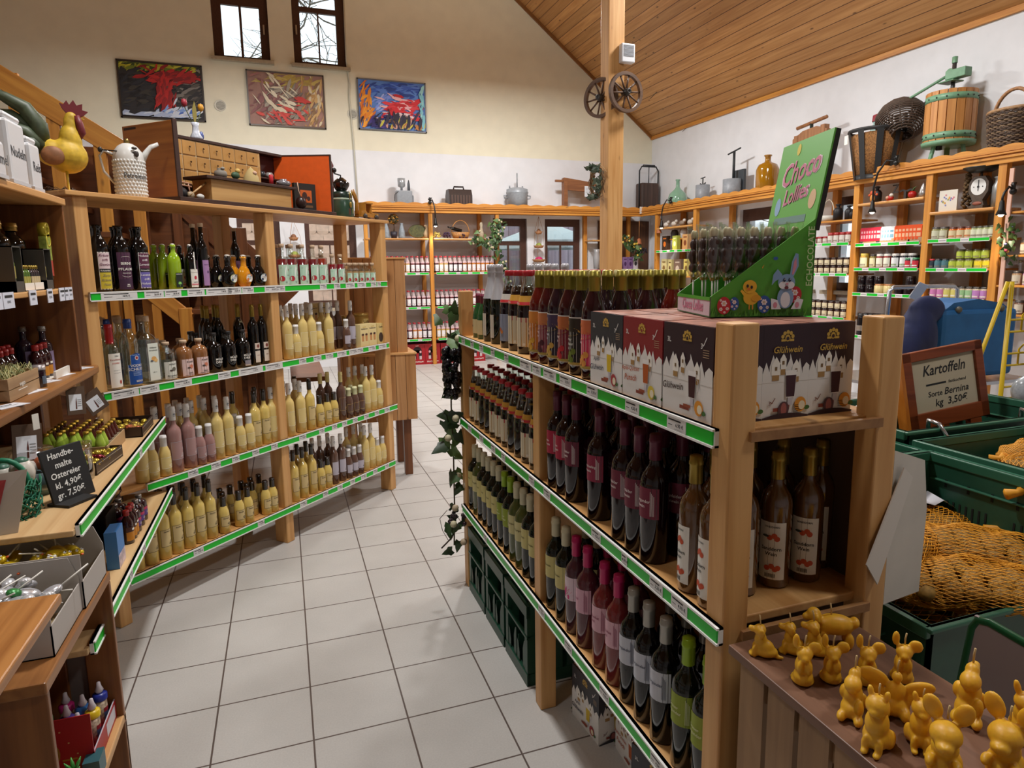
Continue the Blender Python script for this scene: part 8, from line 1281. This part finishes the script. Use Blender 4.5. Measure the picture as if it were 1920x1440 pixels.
for pr, x, y, a, s, lb in ((dog, .848, .985, 140, 1.0, 'dog candle nearest the front post of the wine stand'), (dog, .908, .970, 140, 1.0, 'dog candle between the two others of its row'), (dog, .948, .950, 140, 1.08, 'dog candle in front of the lamb candle'), (lamb, 1.005, .968, 150, 1.12, 'standing lamb candle with slanted wick'), (mouse, .855, .888, 235, 1.12, 'bowed rabbit candle, leftmost of its row of four'), (mouse, .908, .874, 235, 1.08, 'bowed rabbit candle, second of its row of four'), (mouse, .962, .846, 235, 1.12, 'bowed rabbit candle, third of its row of four'), (mouse, 1.030, .828, 225, 1.12, 'bowed rabbit candle at the right end of its row'), (gnome, .866, .785, 215, 1.1, 'gnome candle with curled hat left of the winged candle'), (fairy, .936, .762, 225, 1.08, 'winged fairy candle in the middle of the table'), (catc, .845, .715, 205, 1.0, 'sitting cat candle at the front edge of the table'), (catc, .912, .694, 225, .90, 'sitting cat candle partly behind the big-eared one'), (bun, .880, .628, 215, 1.05, 'big-eared rabbit candle next to the front edge'), (bun, .955, .590, 200, 1.1, 'big-eared rabbit candle turned sideways'), (gnome, 1.045, .712, 210, 1.25, 'candle figure carrying a basket near the green-framed board'), (kitten, 1.085, .650, 225, 1.05, 'pointed-eared kitten candle at the right picture edge'), (bun, 1.03, .575, 205, 1.05, 'big-eared rabbit candle at the right picture edge')):
    o = put_raw(pr, (x, y, .881), q(a)); o.scale = (s,)*3; tag(o, 'yellow beeswax '+lb, 'candle', 'beeswax animal candles')
# ================================================================ potato crates
gp = M('#1d4a38', .42, nz=.08); gp2 = M('#2a5f48', .42)
def crate(loc, w, d, h, lows, label, rim=gp2, lip=.03):
    """lows: rim height at front, left, right, back"""
    e = T0('potato_crate', loc, 0, label, 'crate', 'green plastic crates'); f_, l_, r_, k_ = lows; b = MB(); b.box(0, w, 0, d, 0, .012, gp); b.box(0, w, 0, .01, 0, f_, gp); b.box(0, w, d-.01, d, 0, k_, gp)
    for x, hh in ((0, l_), (w-.01, r_)): b.prism([(0, 0), (d, 0), (d, k_), (d*.93, hh), (.10 if hh > f_ else .0, hh), (0, f_)], x, x+.01, gp, Matrix.Rotation(PI/2, 4, 'Z') @ Matrix.Rotation(PI/2, 4, 'X'))
    b.build('walls', e); b = MB(); t = lip
    b.box(-.012, w+.012, -.012, .012, f_-.012, f_, rim); b.box(-.012, w+.012, d-.012, d+.012, k_-t, k_, rim)
    for x, hh in ((0, l_), (w, r_)): b.box(x-.014, x+.014, .10 if hh > f_ else 0, d, hh-t, hh, rim); b.box(x-.02, x+.004 if x == 0 else x+.02, .12, d-.02, hh-.085, hh-.078, rim)
    b.build('rim', e, bev=.004); b = MB(); dk_ = M('#07120d', .8)
    for r0 in range(2):
        for g0 in range(2):
            for k in range(7): y = d*.16+g0*d*.42+k*.021; b.box(w-.0115, w-.0095, y, y+.006, r_-.21-.085*r0, r_-.14-.085*r0, dk_) if r_-.21-.085*r0 > .02 else None
    for k in range(6): b.box(w-.0115, w-.0095, d*.1+k*.075, d*.1+k*.075+.008, r_-.10, r_-.075, dk_)
    b.build('slot', e); return e
crate((1.38, 1.045, .52), .585, .50, .5, (.28, .28, .515, .515), 'near green crate of netted potatoes right of the wine stand'); crate((1.995, 1.0, .72), .60, .62, .33, (.33, .33, .33, .33), 'right green crate of netted potatoes'); crate((1.38, 1.575, .72), .59, .42, .31, (.31, .31, .31, .31), 'empty green crate behind the near potato crate')
crate((1.995, 1.66, .74), .90, .5, .33, (.33, .33, .33, .33), 'rear green crate with chrome hooks on its rim')
for i, x in enumerate((2.14, 2.62)): b = MB(); b.tube([(x, 1.62, 1.04), (x, 1.66, 1.085), (x, 1.70, 1.09), (x, 1.70, 1.06)], .008, M('#c9ccd0', .2, .9), 8); tag(b.build('chrome_hook'), ('left' if i == 0 else 'right')+' chrome hook over the rim of the rear green crate', 'hook', 'chrome hooks')
e = T0('crate_bench', (1.35, 1.0, 0), 0, 'wooden bench under the green potato crates', 'bench'); b = MB(); b.box(.04, .61, .06, .53, .48, .52, py_); b.box(.64, 1.55, .0, 1.16, .68, .72, py_); b.box(.04, .61, .58, .98, .68, .72, py_); b.build('board', e)
for x, y, z in ((.06, .08, .48), (.55, .08, .48), (.06, .46, .48), (.55, .46, .48), (.68, .04, .68), (1.48, .04, .68), (.68, 1.08, .68), (1.48, 1.08, .68), (.06, .9, .68), (.55, .9, .68)): b = MB(); b.box(x, x+.05, y, y+.05, 0, z, pz); b.build('leg', e)
MB().box(.66, 1.54, .66, 1.15, .72, .74, py_).build('board', e)
pt = M('#94702f', .75, nz=.4, scale=60); pm = blob([((0, 0, 0), (.034, .025, .022)), ((.012, .004, .003), (.024, .021, .019))], pt, .004, 'potato'); netm = M('#dc961c', .6)
def netbag(loc, rz, ln, wd, ht, label, slip=True, tilt=0):
    e = T0('potato_bag', loc, rz, label, 'bag', 'orange potato nets'); e.rotation_euler = (tilt, 0, rz); rr = random.Random(label); n = 0
    for i in range(-3, 4):
        for j in range(-2, 3):
            x, y = i*ln/7.4, j*wd/5.6; q_ = 1-(x/(ln*.54))**2-(y/(wd*.56))**2
            if q_ < .05: continue
            o = me_obj('potato', pm, e, (x+rr.uniform(-.008, .008), y+rr.uniform(-.008, .008), ht*(.35+.5*math.sqrt(q_))-.012), rr.uniform(0, 6)); s = rr.uniform(.85, 1.15); o.scale = (s, s, s)
    b = MB(); N_, K_ = 22, 46
    def S(u, v):
        a = PI*(u-.5); x = ln*.54*math.sin(a)*(1+.12*abs(math.sin(a))**6); c_ = math.cos(a)**.7; th = v*2*PI; wob = 1+.07*math.sin(9*u*PI+5*v*6)+.05*math.sin(13*v+4*u*9)
        return (x, wd*.54*c_*math.cos(th)*wob, max(.0, ht*.5+ht*.56*c_*math.sin(th)*wob))
    for k in range(K_):
        for sg in (1, -1):
            P = [S(u/N_*.96+.02, (k/K_+sg*u/N_*.35)) for u in range(N_+1)]; b.tube(P, .0012, netm, 3, caps=False)
    for s in (-1, 1): b.tube([S(.02 if s < 0 else .98, .3), (s*ln*.64, .0, ht*.5), (s*ln*.70, .02, ht*.45)], [.018, .010, .016], netm, 8)
    b.build('net', e)
    if slip:
        b = MB(); P = [(ln*.42, 0, ht*1.0), (ln*.30, .02, ht*1.22), (ln*.18, .03, ht*1.10), (ln*.10, .05, ht*1.16)]; V = []
        for p in P: V += [(p[0], p[1]-.028, p[2]), (p[0]+.012, p[1]+.03, p[2]+.012)]
        b.add(V, [(2*k, 2*k+2, 2*k+3, 2*k+1) for k in range(3)], M('#d6d3d9', .5), True); o = b.build('paper_slip', e); o.modifiers.new('s', 'SOLIDIFY').thickness = .001
netbag((1.66, 1.17, .745), .95-PI/2, .42, .22, .11, 'potato net lying across the front of the near crate', False); netbag((1.80, 1.28, .765), .9-PI/2, .44, .2, .12, 'potato net behind the front one in the near crate', False); netbag((1.56, 1.36, .78), .3, .36, .24, .12, 'potato net with white paper slip at the back of the near crate'); netbag((1.84, 1.44, .77), .2, .26, .2, .11, 'potato net with paper slip in the far corner of the near crate')
netbag((2.20, 1.30, .93), .2, .40, .28, .12, 'potato net with white slip in the right crate'); netbag((2.42, 1.12, .93), 1.2, .40, .22, .12, 'potato net at the front of the right crate', False); netbag((2.46, 1.45, .93), -.3, .34, .22, .11, 'brown potato net at the back of the right crate', False); netbag((1.66, 1.24, .60), 0, .5, .36, .14, 'lowest potato net in the near crate', False); netbag((2.28, 1.3, .80), 0, .5, .40, .12, 'lowest potato net in the right crate', False)
# price board, paper bags, sign
def board(loc, rot, w, h, label):
    e = T0('price_board', loc, 0, label, 'board', 'green-framed price boards'); e.rotation_euler = rot; b = MB(); b.box(0, w, -.004, .004, 0, h, M('#a89a9c', .5)); b.build('panel', e); b = MB(); b.tube([(.03, 0, 0), (w-.03, 0, 0), (w-.008, 0, .008), (w, 0, .03), (w, 0, h-.03), (w-.008, 0, h-.008), (w-.03, 0, h), (.03, 0, h), (.008, 0, h-.008), (0, 0, h-.03), (0, 0, .03), (.008, 0, .008)], .009, M('#0d5a32', .35), 8, True); b.build('frame', e); return e
board((1.36, .955, .66), (.0, .10, -PI/2+.04), .42, .235, 'large green-framed grey price board in front of the near potato crate'); board((3.08, 2.62, .93), (0, 0, -.2), .24, .20, 'small green-framed white price board behind the wine stand post')
e = T0('paper_bags', (1.268, 1.085, .86), .22, 'stack of white paper bags hanging beside the rear post of the wine stand', 'bags'); pw = M('#c9c3ba', .6, nz=.06, scale=8)
for k in range(6): b = MB(); o_ = .004*k; V = [(0, o_, 0), (.158, o_+.01, -.012), (.163, o_+.012, .20), (.135, o_+.008, .325), (.0, o_, .37)]; b.prism([(v[0], v[2]) for v in V], 0, .0015, pw, Matrix.Translation((0, o_, 0)) @ Matrix.Rotation(PI/2, 4, 'X')); b.build('bag', e)
b = MB(); b.prism([(0.02, .33), (.06, .30), (-.055, .07), (-.105, .13)], 0, .003, M('#d3ccc4', .5), Matrix.Translation((0, -.012, 0)) @ Matrix.Rotation(PI/2, 4, 'X')); b.build('folded_flap', e)
b = MB(); b.ball((0, 0, .05), (.05, .04, .06), M('#d9d6d3', .5)); b.ball((.02, .02, .0), (.06, .05, .03), M('#d9d6d3', .5)); tag(b.build('plastic_bag', loc=(1.85, 1.72, 1.06)), 'white crumpled plastic bag on the rim of the empty crate', 'bag')
e = T0('easel_sign', (2.42, 2.0, .90), -.12, 'wooden easel sign for potatoes behind the green crates', 'sign'); ew = wood('#6e2f14', '#8f4522', 'x', .3, 0); eo = wood('#b8641c', '#cf7c2c', 'z', .35, 0); Tt = TR(ry=-.13, rx=-.12); b = MB()
for a in ((0, .40, .05, .115), (0, .40, .335, .375), (0, .045, .05, .375), (.36, .40, .05, .375)): b.box(a[0], a[1], -.016, .016, a[2], a[3], ew, Tt)
b.build('frame', e, bev=.003); b = MB(); b.box(-.016, .0, -.02, .03, -.02, .375, eo, Tt); b.build('side_rail', e)
for x in (.02, .30): b = MB(); b.box(x, x+.055, -.014, .014, -.05, .06, ew, Tt); b.build('leg', e)
for x in (.0, .27): b = MB(); b.box(x, x+.03, .10, .125, -.05, .3, eo, Tt); b.build('rear_leg', e)
b = MB(); b.box(.045, .36, -.004, .004, .115, .335, M('#c2b49a', .18), Tt); s_ = dict(y0=-.004, T=Tt)
b.text('Kartoffeln', .205, .285, .062, INK, **s_, shear=.3, sx=.85); b.rect(.11, .21, .222, .230, INK, **s_); b.text('festkochend', .265, .226, .018, INK, **s_, shear=.2); b.text('Sorte', .15, .185, .032, INK, **s_, shear=.1); b.text('Bernina', .255, .187, .040, INK, **s_, shear=.3); b.text('kg  3,50€', .225, .145, .042, INK, **s_, shear=.15); b.build('paper', e)
e = T0('pine_chest', (2.25, 2.38, 0), 0, 'pine chest behind the potato crates with folded bags', 'chest'); MB().box(0, 1.55, 0, .5, 0, .86, px_).build('chest', e, bev=.004); MB().box(.78, 1.2, .42, .44, .86, .925, px_).build('back_board', e)
MB().box(2.36, 2.90, 1.93, 2.20, 0, .852, dk).build('sign_stand'); tag(bpy.context.scene.objects['sign_stand'], 'dark plinth under the potato easel sign', 'plinth')
# blue trolley bags, chrome trolley, yellow rack with plastic bags
e = T0('blue_bag', (3.76, 2.95, .93), -.05, 'bright blue square shopping bag on the trolley', 'bag'); bm = M('#1f5f96', .7, nz=.12, scale=9); b = MB(); b.box(0, .62, 0, .28, 0, .43, bm); b.build('body', e, bev=.03); b = MB(); b.prism([(.02, .42), (.60, .40), (.50, .46), (.30, .49), (.10, .47)], -.27, -.02, bm, TR(rx=PI/2)); b.build('top_flap', e); b = MB(); [b.ball((x, .0, .43), .02, M('#5a5648', .5), 8, 5) for x in (.12, .47)]; b.build('strap_button', e)
nv = M('#141f4a', .7, nz=.25, scale=7); me = blob([((0, 0, .2), (.13, .1, .22)), ((-.07, 0, .15), (.10, .1, .17)), ((.06, 0, .38), (.14, .06, .09)), ((-.02, -.02, .03), (.16, .1, .06))], nv, .012, 'navy_bag'); tag(me_obj('navy_bag', me, None, (3.62, 3.0, .98)), 'folded navy blue bag hanging left of the bright blue bag', 'bag')
e = T0('bag_trolley', (3.45, 2.9, 0), 0, 'chrome bag trolley behind the blue bags', 'trolley'); cr_ = M('#b9bcc2', .25, .8); b = MB(); b.box(0, 1.1, 0, .7, .88, .90, cr_); b.build('deck', e); b = MB(); b.tube([(.35, .5, .9), (.37, .5, 1.46), (.4, .5, 1.485), (.96, .5, 1.485), (1.0, .5, 1.46), (1.02, .5, .9)], .014, cr_, 8); b.build('handle', e)
for x in (.02, 1.05):
    for y in (.02, .65): b = MB(); b.tube([(x, y, 0), (x, y, .88)], .015, cr_, 8); b.build('leg', e)
b = MB(); b.box(-.045, .045, -.003, .003, -.09, .03, M('#d9dbe0', .4)); tag(b.build('white_tag', loc=(4.08, 3.38, 1.48), rot=(.4, .3, 0)), 'white paper tag hanging on the chrome trolley handle', 'tag'); e = T0('metal_bucket', (3.05, 2.56, .86), 0, 'grey bucket of navy cloth behind the potato sign', 'bucket'); b = MB(); b.lathe([(0, 0), (.1, 0), (.13, .12), (.12, .12), (.09, .01), (0, .01)], M('#9a9da2', .35, .4), 18); b.build('bucket', e); b = MB(); b.ball((0, 0, .10), (.11, .11, .05), nv); b.build('cloth', e)
e = T0('yellow_rack', (3.38, 2.3, 0), 0, 'yellow wire rack with hooks at the right picture edge', 'rack'); yw = M('#cfae12', .4); b = MB(); b.tube([(0, 0, 0), (0.0, 0, 1.55)], .011, yw, 8); b.build('pole', e); b = MB(); b.tube([(-.22, .1, .70), (-.03, .0, 1.55)], .010, yw, 8); b.build('strut', e); b = MB(); b.tube([(.45, 0, 0), (.45, 0, 1.9)], .011, yw, 8); b.build('pole', e)
for z in (1.36, 1.30, 1.19, 1.13, 1.02, .96): b = MB(); b.tube([(0, 0, z), (.45, 0, z)], .006, yw, 6); b.build('rail', e)
for k in range(9): z = (1.36, 1.19, 1.02)[k // 3]; x = .10+.11*(k % 3); b = MB(); b.tube([(x, 0, z-.06), (x, 0, z+.02), (x, -.02, z+.045), (x, -.06, z+.045), (x, -.12, z+.02)], .005, yw, 6); b.build('hook', e)
pbm = M('#9aa0a6', .25, nz=.35, scale=28); me = blob([((0, 0, 0), (.07, .05, .09)), ((.05, 0, -.03), (.06, .05, .07)), ((-.04, 0, -.05), (.05, .04, .05)), ((.01, 0, .07), (.03, .03, .04))], pbm, .007, 'plastic_pack')
for i, (x, z, s) in enumerate(((3.52, 1.44, .8), (3.52, 1.24, 1.0), (3.50, 1.04, 1.1), (3.50, .86, 1.5), (3.66, 1.3, 1.1), (3.68, .95, 1.3))): o = me_obj('plastic_pack', me, None, (x, 2.2, z), i*1.3); o.scale = (s,)*3; reg(o, 'crumpled clear plastic pack', 'on the yellow rack', '', 'plastic packs', 'pack')
# ivy and grapes hanging at the far post of the wine stand
ivy('ivy_garland', [(.80, 3.27, 1.48), (.775, 3.26, 1.42), (.77, 3.25, 1.2), (.765, 3.25, .95), (.77, 3.25, .7), (.765, 3.24, .42), (.755, 3.23, .22)], 44, .075, 'ivy garland hanging down the far post of the wine stand', ['#c9c0a0', '#b9a58a'], .026)
b = MB()
for k in range(95): z = RND.random(); q_ = .040*(1-.55*abs(z-.35)); a = RND.uniform(0, 6.28); b.ball((q_*math.cos(a), q_*math.sin(a), -.26*z), .017, M('#141318', .25), 8, 6)
tag(b.build('grape_bunch', loc=(.765, 3.215, 1.27)), 'black artificial grapes hanging at the far end of the wine stand', 'grapes'); grapes('grape_bunch', (.775, 3.21, .34), '#2a1822', 'small dark grapes at the foot of the wine stand garland', 14, .7); b = MB(); b.tube([(0, 0, 0), (-.03, -.02, -.05), (-.09, -.04, -.09)], .004, M('#3a2a1e', .7), 5); b.tube([(-.05, -.02, .1), (-.09, -.02, .06), (-.08, -.03, .0), (-.05, -.02, -.06)], .002, M('#3a2a1e', .7), 4); tag(b.build('vine_twig', loc=(.765, 3.21, .33)), 'dry vine twig below the small dark grapes', 'twig')
# ================================================================ labels
ORD = 'leftmost second third fourth fifth sixth seventh eighth ninth tenth eleventh twelfth thirteenth fourteenth fifteenth sixteenth seventeenth eighteenth nineteenth twentieth'.split()
def finish():
    g = {}
    for e in REG: g.setdefault((e[1], e[2], e[3]), []).append(e)
    rows = {}
    for (lk, wh, row) in g: rows.setdefault((lk, wh), set()).add(row)
    for (lk, wh, row), es in g.items():
        es.sort(key=lambda e: math.atan2(e[0].location.x, e[0].location.y)); n = len(es)
        for i, e in enumerate(es):
            r_ = (' '+row) if row and (len(rows[lk, wh]) > 1 or row not in ('in front',)) else ''
            if n == 1: o_ = ''
            elif i == 0: o_ = ' leftmost'
            elif i == n-1: o_ = ' rightmost'
            else: o_ = ' '+(ORD[i] if i < len(ORD) else str(i+1)+'th')+' from left'
            tail = o_+r_; s = lk+(',' + tail if tail else '')+(' '+wh if wh else '')
            tag(e[0], s, e[5], e[4])
finish()
for p in PROTO:
    for c in list(p.children_recursive): bpy.data.objects.remove(c)
    bpy.data.objects.remove(p)
